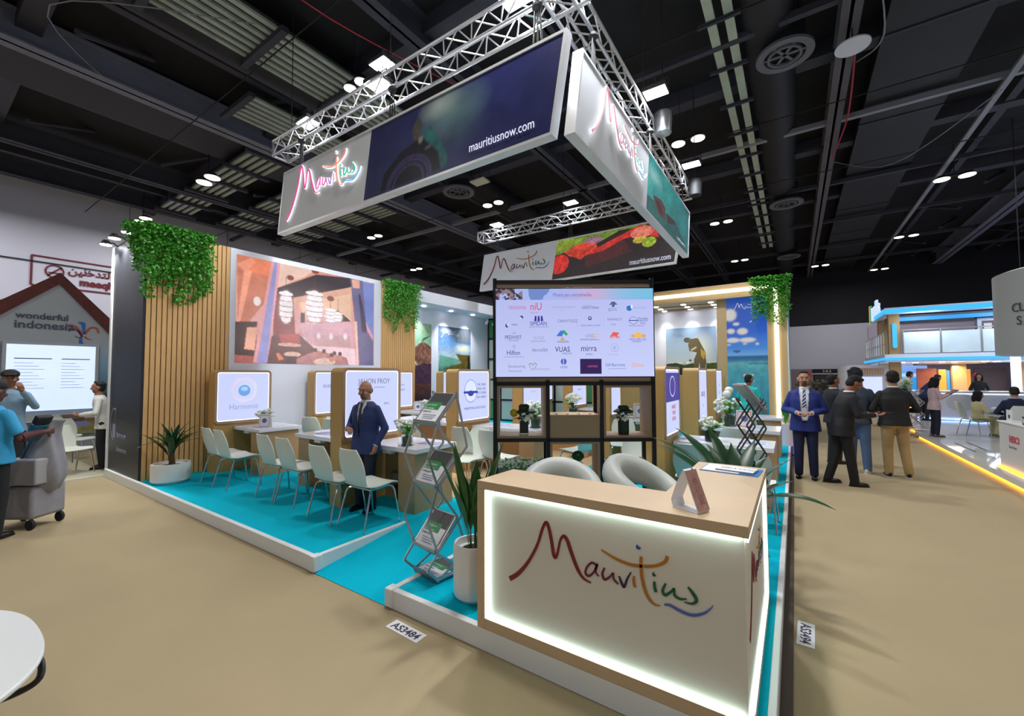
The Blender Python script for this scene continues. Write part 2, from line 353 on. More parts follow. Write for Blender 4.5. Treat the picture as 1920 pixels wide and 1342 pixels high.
# ---- overhead structure (all in the ceiling's own tree)
def beam(name, b, m, par=ce): return bx(name, b, m, par)
def ibeam(x, y0, y1, z, w, h, m):
    mb = MB(); mb.box(x-w/2, x+w/2, y0, y1, z, z+.04); mb.box(x-.03, x+.03, y0, y1, z, z+h); mb.box(x-w/2, x+w/2, y0, y1, z+h-.04, z+h); return mb.obj('roof_beam', m, ce)
ibeam(-13.8, -8, 38, 8.95, .5, .7, BEAMB)
ibeam(-19.6, -8, 38, 8.9, .4, .6, BEAM); ibeam(-23, -8, 38, 8.95, .35, .6, BEAM)
ibeam(-6.7, -8, 38, 9.0, .4, .7, BEAM); ibeam(-4.2, -2, 38, 9.1, .3, .6, BEAM)
ibeam(1.12, 5, 38, 8.9, .34, .55, mat('grey_beam', '#5d5a60', 0.6, noise=0.3, nscale=1)); ibeam(7.9, 0, 38, 8.9, .5, .8, BEAMB); ibeam(12, 0, 38, 9, .5, .7, BEAM)
for y in (-2.5, 10.1, 15.05, 20, 25, 30, 34):
    bx('cross_beam', (-25, 14, y-.07, y+.07, 9.0, 9.14), PIPE if y == 15.05 else BEAM, ce)
for y in (1.5, 6.6, 12.4, 17.5, 22.5): bx('purlin', (-25, 14, y-.2, y+.2, 9.35, 9.75), BEAM, ce)
for x in (-22, -16.5, -11.5, 3, 5.2, 10): bx('purlin', (x-.1, x+.1, -12, 38, 9.4, 9.75), BEAM, ce)
# diagonals of the roof trusses
for x in (-12.3, -17.8, 6.2, 9.8):
    for k, y in enumerate(range(-4, 36, 3)):
        MB().cyl((x, y, 9.0), (x+(0.9 if k % 2 else -.9), y+1.5, 9.74), .07, n=6).obj('brace', BEAM, ce)
bx('cable_tray', (4.42, 4.55, 2, 38, 8.85, 8.93), PIPE, ce)
for y in (4.5, 9, 13.5, 18): bx('sprinkler_pipe', (-25, 14, y, y+.022, 8.8, 8.822), DKRIG, ce)
# ducts
for x, z, r_ in ((-0.3, 9.5, .55), (-10.5, 9.45, .5)): MB().cyl((x, -6, z), (x, 38, z), r_, n=20).obj('air_duct', DUCT, ce)
bx('flat_duct', (1.8, 3.6, 2, 38, 9.2, 9.75), DUCT, ce); bx('flat_duct', (-16.3, -14.6, -8, 38, 9.3, 9.75), DUCT, ce)
for k in range(7): bx('duct_flange', (1.78, 3.62, 4+k*4, 4.06+k*4, 9.17, 9.75), BEAM, ce)
# corrugated translucent panels
def ribbed(x0, x1, y0, y1, along, n=6, z=9.0):
    base = bx('corrugated_panel', (x0, x1, y0, y1, z+.1, z+.13), DARKPAN, ce)
    w = (x1-x0) if along == 'y' else (y1-y0)
    for k in range(n):
        a = (k+.25)*w/n
        if along == 'y': bx('rib', (x0+a, x0+a+w/n*.5, y0, y1, z+.04, z+.1), RIB, base)
        else: bx('rib', (x0, x1, y0+a, y0+a+w/n*.5, z+.04, z+.1), RIB, base)
    L = (y1-y0) if along == 'y' else (x1-x0); m = int(L/1.6)
    for k in range(m+1):
        a = k*L/m
        if along == 'y': bx('crossbar', (x0-.15, x1+.15, y0+a-.07, y0+a+.07, z-.08, z+.04), BEAM, base)
        else: bx('crossbar', (x0+a-.07, x0+a+.07, y0-.15, y1+.15, z-.08, z+.04), BEAM, base)
DARKPAN = mat('dark_panel_back', '#1d2a28', 0.7)
ribbed(-10.3, -8.75, 0.6, 8.2, 'y', 7); ribbed(-12.9, -11.5, 5, 8, 'y', 6)
ribbed(-22.5, -14.3, 6.3, 7.5, 'x', 5); ribbed(-22.5, -14.3, 8.6, 10.1, 'x', 6); ribbed(-22.5, -14.3, 11.4, 12.6, 'x', 5)
for x in (-1.33, -1.0):
    bx('strip_light_tube', (x, x+.17, 6, 28, 9.02, 9.1), mat('pale_strip', '#b9c6b4', 0.5, noise=0.2, nscale=3), ce)
for k in range(14): bx('strip_bracket', (-1.5, -.7, 6+k*1.6, 6.06+k*1.6, 8.94, 9.02), BEAM, ce)
# loose cables
def cable(pts, r_=.012, m=DKRIG, par=ce): MB().tube([Vector(p[:3]) for p in catmull([(*p, ) for p in pts], 6)], r_, 5).obj('cable', m, par)
cable([(1.3, 9, 8.9), (1.6, 10.5, 8.3), (1.35, 12, 8.8)], .015, PIPE); cable([(4.4, 15, 8.7), (2.6, 16.5, 8.0), (1.2, 17.5, 8.9)], .012, PIPE)
cable([(-8.0, 2, 9.3), (-7.2, 4.5, 8.6), (-6.6, 8, 8.9)], .015, mat('red_cable', '#b0283c', 0.5))
cable([(-14, 3, 9.0), (-11.5, 1.5, 8.8), (-9, 4, 9.0)], .012, PIPE)
cable([(1.25, 11, 8.8), (1.35, 14, 8.6), (1.2, 17, 8.8)], .02, mat('red_cable', '#b0283c', 0.5))
# round air diffusers
def diffuser(x, y, r_, lab, z=8.75):
    t = thing('air_diffuser', lab, 'ceiling vent', (x, y, z), group='round ceiling diffusers')
    mb = MB(); n = 28
    for a, b, zz in ((1, .72, 0), (.6, .52, -.02)):
        frame_poly(mb, [(r_*a*math.cos(2*math.pi*i/n), r_*a*math.sin(2*math.pi*i/n)) for i in range(n)], [(r_*b*math.cos(2*math.pi*i/n), r_*b*math.sin(2*math.pi*i/n)) for i in range(n)], lambda u, v, d: (u, v, d+zz), 0, .06)
    mb.obj('rim', mat('diffuser_grey', '#6c6e78', .6), t)
    mb = MB()
    for k in range(3): mb.obox((0, 0, .03), (math.cos(k*math.pi/3)*r_*.7, math.sin(k*math.pi/3)*r_*.7, 0), (-math.sin(k*math.pi/3)*.03, math.cos(k*math.pi/3)*.03, 0), (0, 0, .01))
    mb.obj('spoke', mat('diffuser_grey', '#6c6e78', .6), t)
    MB().cyl((0, 0, .08), (0, 0, .8), r_*.72, n=24).obj('neck', mat('diffuser_dark', '#111218', .8), t)
diffuser(0, 10.8, .55, 'largest round air diffuser, beside the big duct right of the hanging frame')
diffuser(-.1, 20.5, .6, 'round air diffuser far right, in line behind the largest one')
diffuser(-10.5, 12, .6, 'round air diffuser seen under the left hanging sign')
diffuser(-.1, 30, .6, 'farthest small round air diffuser over the right aisle')
# hanging hall lamps
def hall_lamp(x, y, lab, z=8.45, big=1.0):
    t = thing('hall_lamp', lab, 'ceiling lamp', (x, y, z), group='twin hanging hall lamps')
    mb = MB(); mb.cyl((0, 0, .12), (0, 0, 1.25), .012, n=5); mb.box(-.28, .28, -.05, .05, .06, .12); mb.obj('hanger', DKRIG, t)
    for s in (-1, 1):
        MB().lathe([(.1*big, .1), (.17*big, 0)], (s*.22*big, 0, 0), 14).obj('housing', DKRIG, t)
        MB().lathe([(.15*big, -.012), (.15*big, .0)], (s*.22*big, 0, -.01), 14).obj('lens', LAMP, t)
for (x, y, big, lab) in [(-16.4, 5.9, 1.5, 'twin hanging lamp glowing left of the left hanging sign'), (-2.5, 20.3, 1.2, 'twin lamp hanging over the aisle right of the teal sign picture'), (4.7, 20.1, 1.4, 'brightest twin lamp at upper right of the hall'),
    (4.7, 27.5, 1.2, 'twin lamp below and behind the brightest right lamp'), (-2.36, 12.6, 1.2, 'twin lamp just right of the right truss'), (-16.6, 12.9, 1.2, 'twin lamp above the large restaurant picture'), (-9.6, 13, 1.2, 'twin lamp seen through the hanging frame'),
    (-2.5, 27.8, 1.2, 'small far twin lamp right of the teal sign picture'), (-19.6, 18.4, 1.2, 'small far twin lamp above the hanging ivy by the picture'), (4.7, 35.3, 1.2, 'farthest twin lamp over the right aisle'), (-8.2, 5.8, .9, 'twin lamp beside the left truss, just under the flood lamp'),
    (-22.9, 5.9, 1.4, 'twin lamp in front of the left hall wall above the ivy'), (-14.5, 24, 1.2, 'far twin lamp behind the picture wall near the back'), (8.4, 20, 1.4, 'twin lamp above the blue lit two storey stand'), (1.5, 32, 1.2, 'small twin lamp over the far end of the right aisle')]:
    hall_lamp(x, y, lab, big=big)
t = thing('ceiling_speaker', 'white round disc hung under the grey beam at upper right', 'disc', (1.17, 10.9, 8.5)); MB().lathe([(.02, .06), (.3, .03), (.3, 0), (.02, -.02)]).obj('dome', WHITE, t); MB().cyl((0, 0, .06), (0, 0, .5), .015, n=5).obj('stem', DKRIG, t)
bxx = thing('ceiling_panel', 'pale flat square lamp panel seen under the left hanging sign', 'ceiling lamp', (-8.95, 11.36, 8.5)); bx('tray', (-.3, .3, -.2, .2, 0, .05), mat('cream_panel', '#d8d4bd', .6), bxx)
bx('hanger', (-.01, .01, -.01, .01, .05, 1.25), DKRIG, bxx)
# ================================================================ platform
P = .13
pf = thing('booth_platform', 'low stand platform of teal carpet with white edge trim', 'platform', (-5, 2.2, 0))
def PL(name, mb, m, bevel=0): o = mb.obj(name, m, pf, bevel=bevel); o.location = (5, -2.2, 0); return o
PL('deck', MB().box(-10.2, -3.68, 2.24, 12.9, 0.0, P), TEAL)
PL('deck', MB().box(-3.68, -2.6, 3.25, 12.9, 0.0, P-.001), TEAL)
PL('deck', MB().box(-2.6, -.15, 2.24, 12.9, 0.0, P), TEAL)
mb = MB(); mb.add([(-3.64, 2.2, 0.004), (-2.64, 2.2, 0.004), (-2.64, 3.26, P-.001), (-3.64, 3.26, P-.001), (-3.64, 3.26, 0), (-2.64, 3.26, 0)], [(0, 1, 2, 3), (0, 4, 5, 1), (3, 2, 5, 4), (0, 3, 4), (1, 5, 2)]); PL('entrance_ramp', mb, TEAL)
for (a, b) in ((-10.22, -3.64), (-2.64, -.11)): PL('edge_trim', MB().box(a, b, 2.2, 2.25, 0, P+.012), WTRIM, .006)
for a, b in ((-3.69, -3.64), (-2.64, -2.59)):
    PL('ramp_cheek', MB().box(a, b, 2.2, 3.3, 0, P+.012), WTRIM, .004)
PL('edge_trim', MB().box(-.15, -.11, 2.2, 12.9, 0, P+.012), WTRIM, .006)
for x in (-3.7, -2.66): PL('corner_cap', MB().box(x, x+.08, 2.185, 2.27, .01, P+.02), WTRIM, .008)
PL('floor_edging', MB().box(-.11, -.05, 2.2, 12.9, 0, .012), mat('dark_edging', '#4a4038', .8))  # dark raised strip along the foot of the right edge trim
PL('wood_floor_inlay', MB().box(-7.6, -3.1, 4.3, 9.6, P, P+.006), mat('pale_floor_tile', '#d2b68c', 0.4, noise=.05))
# ================================================================ left display wall
dw = thing('display_wall', 'tall wood slat and white wall along the left of the stand', 'wall panel', (-8.6, 7, P))
def DW(name, b, m, bevel=0): o = bx(name, b, m, dw, bevel); o.location = (8.6, -7, -P); return o
DW('wall_core', (-10.15, -8.62, 2.26, 3.5, P, 4.15), DARKG)
DW('white_panel', (-9.0, -8.575, 3.47, 6.87, P, 4.15), WHITE)
DW('wall_core', (-9.0, -8.62, 6.87, 8.02, P, 4.15), DARKG)
DW('end_panel', (-10.2, -8.58, 2.24, 2.27, P, 4.1), mat('black_graphic', '#22242d', .45, noise=.5, nscale=1.4))
DW('end_post', (-10.27, -10.18, 2.22, 2.32, P, 4.12), WTRIM)
def slats(y0, y1, n):
    p = (y1-y0)/n; me = None
    for k in range(n):
        y = y0+k*p
        o = DW('slat', (-8.62, -8.575, y+.007, y+p-.007, P, 4.15), SLAT)
        if me is None: me = o.data
slats(2.27, 3.47, 17); slats(6.87, 8.02, 18)
# alcove behind: fascia, ceiling, back wall
DW('alcove_wall', (-9.6, -9.5, 8.0, 12.9, P, 4.0), WHITE); DW('fascia', (-8.66, -8.58, 8.02, 12.9, 3.83, 4.15), WHITE)
DW('alcove_ceiling', (-9.5, -8.66, 8.02, 12.9, 3.85, 3.9), WHITE); DW('alcove_side', (-9.5, -9.0, 7.95, 8.02, P, 4.0), WHITE)
# emblem on the black end panel
em = MB(); frame_poly(em, [(-9.9+.2*math.cos(a*math.pi/12), .95+.28*math.sin(a*math.pi/12)) for a in range(4, 19)], [(-9.9+.18*math.cos(a*math.pi/12), .95+.26*math.sin(a*math.pi/12)) for a in range(4, 19)], lambda u, v, d: (u, 2.24-d, v), 0, .003)
em.box(-9.95, -9.8, 2.236, 2.24, .72, .95); o = em.obj('emblem', GREYTXT, dw); o.location = (8.6, -7, -P)
for s_, z in (('Lumessey', .74), ('Gravensen', .5)):
    o = text(s_, .12, (-9.7, 2.235, z), (1, 0, 0), (0, 0, 1), GREYTXT, dw); o.location = (8.6, -7, -P)
# clip lamps over the black panel and ivy
for k, (x, y, z, lab) in enumerate([(-10.1, 2.1, 4.12, 'small clip spotlight at the left top of the black end panel'), (-9.6, 2.1, 4.14, 'small clip spotlight at the middle top of the black end panel'), (-9.1, 2.15, 4.16, 'small clip spotlight nearest the ivy on the black end panel')]):
    t = thing('clip_spotlight', lab, 'spotlight', (x, y, z), group='clip spotlights on the black end panel')
    MB().tube([(0, .2, -.04), (0, .1, .05), (0, 0, .04)], .012, 6).obj('arm', DKRIG, t); MB().lathe([(.04, .08), (.09, 0)], (0, 0, 0), 12).obj('shade', DKRIG, t); MB().lathe([(.08, -.01), (.08, 0)], (0, 0, 0), 12).obj('bulb', FLOODM, t)
    area((x, y, z-.05), (x, 2.35, 0), .08, 14, (1, 1, .95), spread=110)
# restaurant picture
def TYZ(Xp, y0, y1, z0, z1):
    def T(x, y): p = PXc(x, y, Xp); return ((p[1]-y0)/(y1-y0), (z1-p[2])/(z1-z0))
    return T
def CT(ox, oy, s, T): return lambda x, y: T(ox+x/s, oy+y/s)
PRINT = mat('printed_picture', '#ffffff', .35, attr=True, spec=.3); PRINTLIT = mat('backlit_print', '#ffffff', .5, attr='emit', es=.95)
T = TYZ(-8.57, 3.57, 6.66, 2.02, 4.05); cv = Canvas(330, 240, CT(420, 440, 3.692, T))
cv.grad([(0, '#e09a80'), (.35, '#e9a596'), (.6, '#d9a0a0'), (1, '#c07a78')])
cv.poly([(330,180),(640,240),(560,290),(480,320),(360,370)], '#f0c8b8'); cv.poly([(360,372),(640,275),(880,300),(890,360),(700,400),(500,432),(370,470)], '#2a1a26')
cv.poly([(500,432),(890,362),(890,420),(510,480)], '#d9a58f'); cv.poly([(530,540),(560,540),(560,610),(530,610)], '#1d1018'); cv.poly([(700,520),(830,520),(875,600),(700,605)], '#2a1218')
cv.poly([(520,470),(880,410),(880,600),(800,530),(700,510),(540,535)], '#e9bda0'); cv.poly([(525,610),(880,604),(905,790),(560,760)], '#d8a6b6')
cv.poly([(560,760),(905,790),(915,905),(760,890),(600,790)], '#f3cfd8'); cv.poly([(625,690),(870,700),(880,780),(630,770)], '#c79aa0')
for x, y, r_ in ((655,700,18),(742,705,18),(840,705,18),(550,735,22)): cv.ell(x, y, r_, r_*1.6, '#fbe6f2', soft=.6)
cv.poly([(350,400),(480,430),(495,700),(340,720)], '#7a1f22'); cv.poly([(300,700),(520,690),(640,800),(600,905),(290,890)], '#4a1a1e')
cv.poly([(380,690),(525,685),(525,750),(400,760)], '#a83030'); cv.ell(455,762,80,13,'#dba694'); cv.ell(475,828,58,18,'#e8b8a4'); cv.poly([(425,840),(505,840),(500,900),(430,895)], '#2b1b2c')
cv.poly([(360,820),(380,815),(415,860),(380,870)], '#e07850'); cv.poly([(500,860),(640,800),(850,850),(865,905),(500,905)], '#b07478'); cv.noise(5, .35, 3, cv.pmask([(290,700),(640,780),(860,850),(865,905),(290,905)]))
cv.ell(698,880,72,26,'#e9c4b4'); cv.noise(1.3, .5, 5, cv.emask(698,880,72,26))
for x, y in ((632,800),(692,808),(765,822),(745,835),(803,826)): cv.ell(x, y, 13, 17, '#3a1216'); cv.ell(x, y+28, 18, 18, '#c98070')
cv.poly([(90,122),(330,180),(300,350),(92,300)], '#e2805e'); cv.poly([(92,240),(330,290),(300,450),(92,700)], '#c97a62'); cv.noise(30, .25, 9, cv.pmask([(92,122),(330,180),(300,450),(92,700)]))
cv.poly([(140,240),(195,250),(90,700),(78,690)], '#f2a083'); cv.poly([(85,200),(190,160),(220,190),(150,260)], '#f0997a'); cv.poly([(80,600),(230,600),(220,890),(68,885)], '#2a0f12')
cv.poly([(160,640),(230,640),(212,800),(140,790)], '#e7a98c'); cv.poly([(70,830),(210,840),(205,890),(68,885)], '#a8564c'); cv.noise(2.5, .6, 2, cv.pmask([(70,830),(210,840),(205,890),(68,885)])); cv.ell(230,460,25,32,'#e8dcdc')
cv.poly([(330,180),(390,190),(300,888),(200,886)], '#8c90cc'); cv.poly([(330,180),(350,180),(225,888),(200,886)], '#e39a9c'); cv.poly([(372,188),(392,192),(330,700),(298,888)], '#e8a0a8')
for cx, cy, rx, ry, n_ in ((430,500,50,110,6), (628,500,62,110,6), (738,560,42,50,4), (790,570,32,35,3)):
    cv.ell(cx, cy, rx*1.5, ry*1.25, '#fff0f0', .45, 1); cv.ell(cx, cy, rx*.92, ry*1.05, '#f8ecf2')
    for k in range(n_):
        yy = cy-ry+(k+.5)*2*ry/n_; cv.ell(cx, yy, rx*(.8+.2*math.sin(k*1.9+1)), ry/n_*.8, '#fbf2f6'); m_ = np.clip(cv.emask(cx, yy+ry/n_*.5, rx*.95, ry/n_*.5)-cv.emask(cx, yy+ry/n_*.25, rx*.93, ry/n_*.5), 0, 1); cv.fill(m_, '#5a2a34', .85)
    cv.noise(2, .3, 4, cv.emask(cx, cy, rx, ry)); cv.poly([(cx-2, cy-ry-95), (cx+2, cy-ry-95), (cx+2, cy-ry), (cx-2, cy-ry)], '#5a2a22')
for x, y in ((460,298),(632,252),(738,442)): cv.ell(x, y, 25, 18, '#8c3a2c')
cv.poly([(875,300),(960,320),(1035,700),(1035,910),(930,905),(905,600)], '#6a668c'); cv.poly([(960,325),(1040,340),(1035,720),(985,620)], '#7684c4'); cv.poly([(930,410),(945,415),(990,640),(985,680),(955,670)], '#433a5a')
cv.poly([(885,308),(940,318),(940,372),(892,368)], '#e0a48e'); cv.poly([(980,600),(1032,700),(1032,740),(990,660)], '#d898a8'); cv.poly([(905,600),(920,600),(935,905),(915,905)], '#f0c0b8')
cv.fill(cv.emask(560, 700, 500, 420, 1), '#f8dcd8', .28); cv.noise(40, .22, 21); cv.noise(3, .12, 22); cv.blur(2)
pic = thing('restaurant_picture', 'very large pink toned picture of a restaurant with hanging lamps on the white wall', 'picture', (-8.56, 5.1, 2.0))
o = print_obj('print', cv, (-8.572, 3.57, 2.02), (0, 1, 0), (0, 0, 1), 3.09, 2.03, mat('backlit_picture', '#ffffff', .5, attr='emit', es=1.0), pic); o.location = (8.56, -5.1, -2.0)
o = bx('backing', (-8.6, -8.573, 3.57, 6.66, 2.02, 4.05), WHITE, pic); o.location = (8.56, -5.1, -2.0)
# two posters in the alcove
def poster_thing(name, lab, cv, O, U, w_, h_, m=PRINT, cat='poster', loc=None):
    t = thing(name, lab, cat, O); print_obj('print', cv, (0, 0, 0), U, (0, 0, 1), w_, h_, m, t)
    N = Vector(U).cross(Vector((0, 0, 1))); U = Vector(U)
    MB().obox(U*(w_/2)+Vector((0, 0, h_/2))-N*.012, U*(w_/2), N*.01, Vector((0, 0, h_/2))).obj('backing', WHITE, t); return t
T = TYZ(-9.5, 8.6, 9.56, 1.0, 3.38); cv = Canvas(60, 150, CT(760, 540, 7.455, T)); cv.grad([(0, '#9fc2a0'), (.3, '#7ba890'), (.5, '#d0cf9c'), (.6, '#80503c'), (1, '#3a2636')])
cv.poly([(215,770),(250,700),(360,660),(300,700),(240,740)], '#2f5438'); cv.ell(250,930,130,170,'#80584a'); cv.noise(4, 1.0, 3, cv.emask(250,930,140,190)); cv.poly([(135,1080),(360,1050),(360,1342),(135,1342)], '#4a3048'); cv.noise(8, .6, 8, cv.pmask([(135,1080),(360,1050),(360,1600),(135,1600)])); cv.noise(5, .25, 1)
poster_thing('spice_poster', 'tall poster of leaves and dried spices by the slat wall', cv, (-9.49, 8.6, 1.0), (0, 1, 0), .96, 2.38)
T = TYZ(-9.5, 9.88, 11.5, 1.0, 3.38); cv = Canvas(90, 150, CT(760, 540, 7.455, T)); cv.grad([(0, '#5a6a86'), (.25, '#6f9fd8'), (.45, '#c8dcdf'), (.52, '#6fae9c'), (.65, '#2f6a5a'), (.72, '#4a4a2c'), (1, '#5a5668')])
cv.poly([(690,600),(905,580),(905,800),(700,760)], '#6a7380'); cv.ell(800,850,130,70,'#e9e3c6',soft=.7); cv.poly([(470,930),(800,1010),(700,1060),(470,1100)], '#6fb09c'); cv.poly([(700,920),(900,940),(900,1140),(500,1130),(780,1050)], '#6e5a24')
cv.poly([(870,950),(900,950),(900,1140),(865,1140)], '#1c1612'); cv.noise(4, .5, 6, cv.pmask([(470,1090),(900,1000),(900,1600),(470,1600)])); cv.noise(10, .15, 2); cv.blur(3); cv.noise(3, .25, 12); cv.ell(580,600,100,45,'#e9eef2',.5,.8)
pt = poster_thing('coast_poster', 'tall poster of a sunlit coast under a blue sky in the alcove', cv, (-9.49, 9.88, 1.0), (0, 1, 0), 1.62, 2.38)
logo(pt, (.008, .1, 2.0), (0, 1, 0), (0, 0, 1), .9, lambda c: WHITE)
for k, (y, lab) in enumerate(((8.9, 'recessed alcove spotlight over the spice poster'), (10.1, 'recessed alcove spotlight between the two posters'), (11.2, 'recessed alcove spotlight over the coast poster'))):
    t = thing('recessed_spotlight', lab, 'spotlight', (-9.15, y, 3.84), group='alcove spotlights'); MB().lathe([(.06, 0), (.06, -.012)], n=14).obj('lens', FLOODM, t)
    area((-9.15, y, 3.8), (-9.45, y, 1.5), .08, 10, spread=80)
for k, y in enumerate((11.8, 12.2)):
    t = thing('track_spotlight', 'white track spotlight in the alcove, %s the black grid' % ('nearer' if k == 0 else 'just above'), 'spotlight', (-8.95, y, 3.7), group='track spotlights'); MB().cyl((0, 0, 0), (-.05, -.04, -.14), .035, .05, n=10).obj('head', WHITE, t); MB().cyl((0, 0, 0), (0, 0, .14), .012, n=6).obj('stem', WHITE, t)
# black framed glazed screen at the back of the alcove
gs = thing('glazed_screen', 'black framed grid screen of pale panes at the back behind the television', 'screen', (-7.4, 12.4, P))
for i in range(9): bx('mullion', (-2.0+i*.55, -1.94+i*.55, -.03, .03, 0, 3.7), BLACK, gs)
for z in (0, .72, 1.45, 2.2, 2.95, 3.66): bx('transom', (-2.0, 2.46, -.025, .025, z, z+.06), BLACK, gs)
PANE = mat('pale_pane', '#b9c0b4', .3)
for i in range(8):
    for j, z in enumerate((.06, .78, 1.51, 2.26, 3.01)): bx('pane', (-1.94+i*.55, -1.45+i*.55, -.008, .008, z, z+.66), PANE if (i+j) % 4 else mat('green_pane', '#3c8a54', .4), gs)
# ================================================================ hanging signs
FRAME = mat('sign_frame', '#dcdfe4', .35, .2); GREYP = mat('sign_grey_fabric', '#d8dce2', .6)
NEON = {'red': '#d43a86', 'maroon': '#c95aa0', 'violet': '#9a7ac0', 'orange': '#ef8d72', 'blue': '#ef8d9c', 'green': '#2fb08c', 'azure': '#5cb4ea'}
INKS = {'red': '#7d1020', 'maroon': '#6a1030', 'violet': '#2b1a4a', 'orange': '#b5731c', 'blue': '#2f4a9c', 'green': '#0f5a3c', 'azure': '#4a68b4'}
neon = lambda c: mat('lit_'+c, NEON[c], .5, emit=NEON[c], es=.75); ink = lambda c: mat('paint_'+c, INKS[c], .5)
HALO = mat('letter_glow', '#ffffff', .5, emit='#ffffff', es=1.0)
def sign(name, lab, O, U, L, H, sh, div, cvf, depth=.12):
    """parallelogram box hung in the air; O bottom-left of the face, U along, face normal = U x Z"""
    t = thing(name, lab, 'hanging sign', O, group=None); U = Vector(U); Z = Vector((0, 0, 1)); N = U.cross(Z)
    fn = lambda u, v, d: tuple(U*(u+sh*v/H)+Z*v-N*d); e = .035
    mb = MB(); frame_poly(mb, [(0, 0), (L, 0), (L, H), (0, H)], [(e, e), (L-e, e), (L-e, H-e), (e, H-e)], fn, -.012, depth); mb.obj('frame', FRAME, t)
    MB().prism([(e, e), (div, e), (div, H-e), (e, H-e)], fn, .003, depth-.005).obj('grey_panel', GREYP, t)
    MB().prism([(div, e), (L-e, e), (L-e, H-e), (div, H-e)], fn, .006, depth-.005).obj('dark_panel', BLACK, t)
    cv, m = cvf(div, L)
    print_obj('print', cv, tuple(U*(div+sh*e/H)+Z*e-N*.003), U, Z, L-e-div, H-2*e, m, t, shear=sh*(1-2*e/H))
    for u in (.08*L, .5*L, .93*L):
        mb = MB(); p = U*(u+sh)+Z*H-N*depth/2; q = U*(u+sh)+Z*(H+.5)-N*depth/2
        for a in (-.06, 0, .06): mb.cyl(tuple(p+U*a), tuple(q+U*a*.5), .012, n=5)
        mb.sph(tuple(q), (.07, .07, .05), 8, 5); mb.obj('hanging_strap', DKRIG, t)
    return t
def cvL(a, b):
    T = lambda x, y: ((PYc(x, y, 4.13)[0]+8.21-a-.2*(PYc(x, y, 4.13)[2]-4.5)/1.16)/(b-a), (5.66-PYc(x, y, 4.13)[2])/1.16)
    cv = Canvas(230, 70, CT(500, 0, 2.917, T)); cv.grad([(0, '#141632'), (.5, '#232850'), (1, '#0c0d22')], 0); cv.a = cv.a*.0+np.array(lin('#2c3060'))
    cv.ell(1250, 400, 420, 260, '#363c78', .7, 1); cv.ell(1010, 600, 230, 170, '#6f8f90', .9, 1); cv.ell(950, 560, 130, 90, '#b9c9c0', .7, 1); cv.ell(1050, 700, 180, 150, '#4a6470', .6, 1)
    cv.poly([(850, 720), (905, 680), (985, 830), (990, 900), (955, 935), (940, 830), (870, 760)], '#1c6a62', .75); cv.noise(6, .5, 31, cv.pmask([(850, 720), (905, 680), (985, 830), (990, 900), (955, 935), (940, 830), (870, 760)])); cv.poly([(735, 830), (850, 745), (940, 830), (955, 930), (850, 980), (620, 1060), (640, 960)], '#100c20')
    for rx, ry in ((125, 150), (110, 130), (85, 105)):
        m = cv.emask(770, 1010, rx, ry)-cv.emask(770, 1012, rx-8, ry-9); cv.fill(np.clip(m, 0, 1), '#4a4680', .8)
    cv.ell(825, 700, 22, 60, '#4f4a40'); cv.ell(845, 760, 12, 20, '#8a867a'); cv.ell(885, 805, 18, 10, '#5a5a60'); cv.noise(2, .6, 4, cv.emask(825, 700, 25, 62)); cv.noise(14, .25, 2); cv.blur(2)
    return cv, PRINT
def cvR(a, b):
    T = lambda x, y: ((PXc(x, y, -1.96)[1]-4.16-a-.25*(PXc(x, y, -1.96)[2]-4.46)/1.13)/(b-a), (5.59-PXc(x, y, -1.96)[2])/1.13)
    cv = Canvas(180, 70, CT(1040, 60, 3.05, T)); cv.grad([(0, '#2aa6a4'), (.5, '#178886'), (1, '#0d6a70')], 0); cv.noise(22, .5, 5); cv.ell(570, 820, 60, 60, '#9ad0d0', .7, 1)
    cv.poly([(500, 900), (600, 1000), (700, 1110), (740, 1200), (760, 1280), (500, 1000)], '#0b4448', .8)
    cv.poly([(563, 930), (610, 960), (635, 1010), (632, 1085), (590, 1040)], '#5a2c34'); cv.poly([(575, 955), (600, 975), (622, 1060), (600, 1030)], '#2a1018'); cv.poly([(640, 1040), (690, 1085), (697, 1110), (650, 1100)], '#3a2030'); cv.noise(3, .4, 7)
    return cv, mat('backlit_teal', '#ffffff', .5, attr='emit', es=.75)
def cvB(a, b):
    T = lambda x, y: ((PYc(x, y, 10.7)[0]+8.45-a-.2*(PYc(x, y, 10.7)[2]-4.5)/1.16)/(b-a), (5.66-PYc(x, y, 10.7)[2])/1.16)
    cv = Canvas(330, 110, CT(880, 400, 4.571, T)); cv.a[:] = lin('#231418'); cv.poly([(740, 200), (1560, 60), (1500, 100), (1300, 130), (1100, 250), (900, 300), (735, 360)], '#6e8a28')
    cv.poly([(735, 210), (1000, 200), (850, 290), (735, 330)], '#8aa02c'); cv.ell(1060, 225, 80, 35, '#a06a86'); cv.ell(965, 310, 130, 58, '#e04428'); cv.poly([(800, 330), (1100, 260), (1000, 350), (960, 400)], '#c8331f')
    cv.poly([(1080, 300), (1480, 80), (1600, 110), (1640, 200), (1500, 170), (1330, 210), (1150, 320), (1000, 360)], '#cc2a22'); cv.ell(770, 440, 80, 85, '#d42a26'); cv.ell(1490, 150, 100, 55, '#e87a66'); cv.ell(1550, 240, 60, 45, '#9ab82a'); cv.ell(1470, 220, 60, 30, '#c4b03a')
    cv.poly([(990, 360), (1150, 320), (1330, 215), (1400, 320), (1200, 400), (1000, 470)], '#4a1a1c'); cv.noise(9, .6, 3); cv.noise(2, .9, 6); cv.blur(1); return cv, mat('backlit_flowers', '#ffffff', .5, attr='emit', es=.8)
sL = sign('hanging_sign', 'long dark blue hanging sign at front left with glowing brush lettering and web address', (-8.21, 4.13, 4.5), (1, 0, 0), 6.0, 1.16, .2, 2.6, cvL)
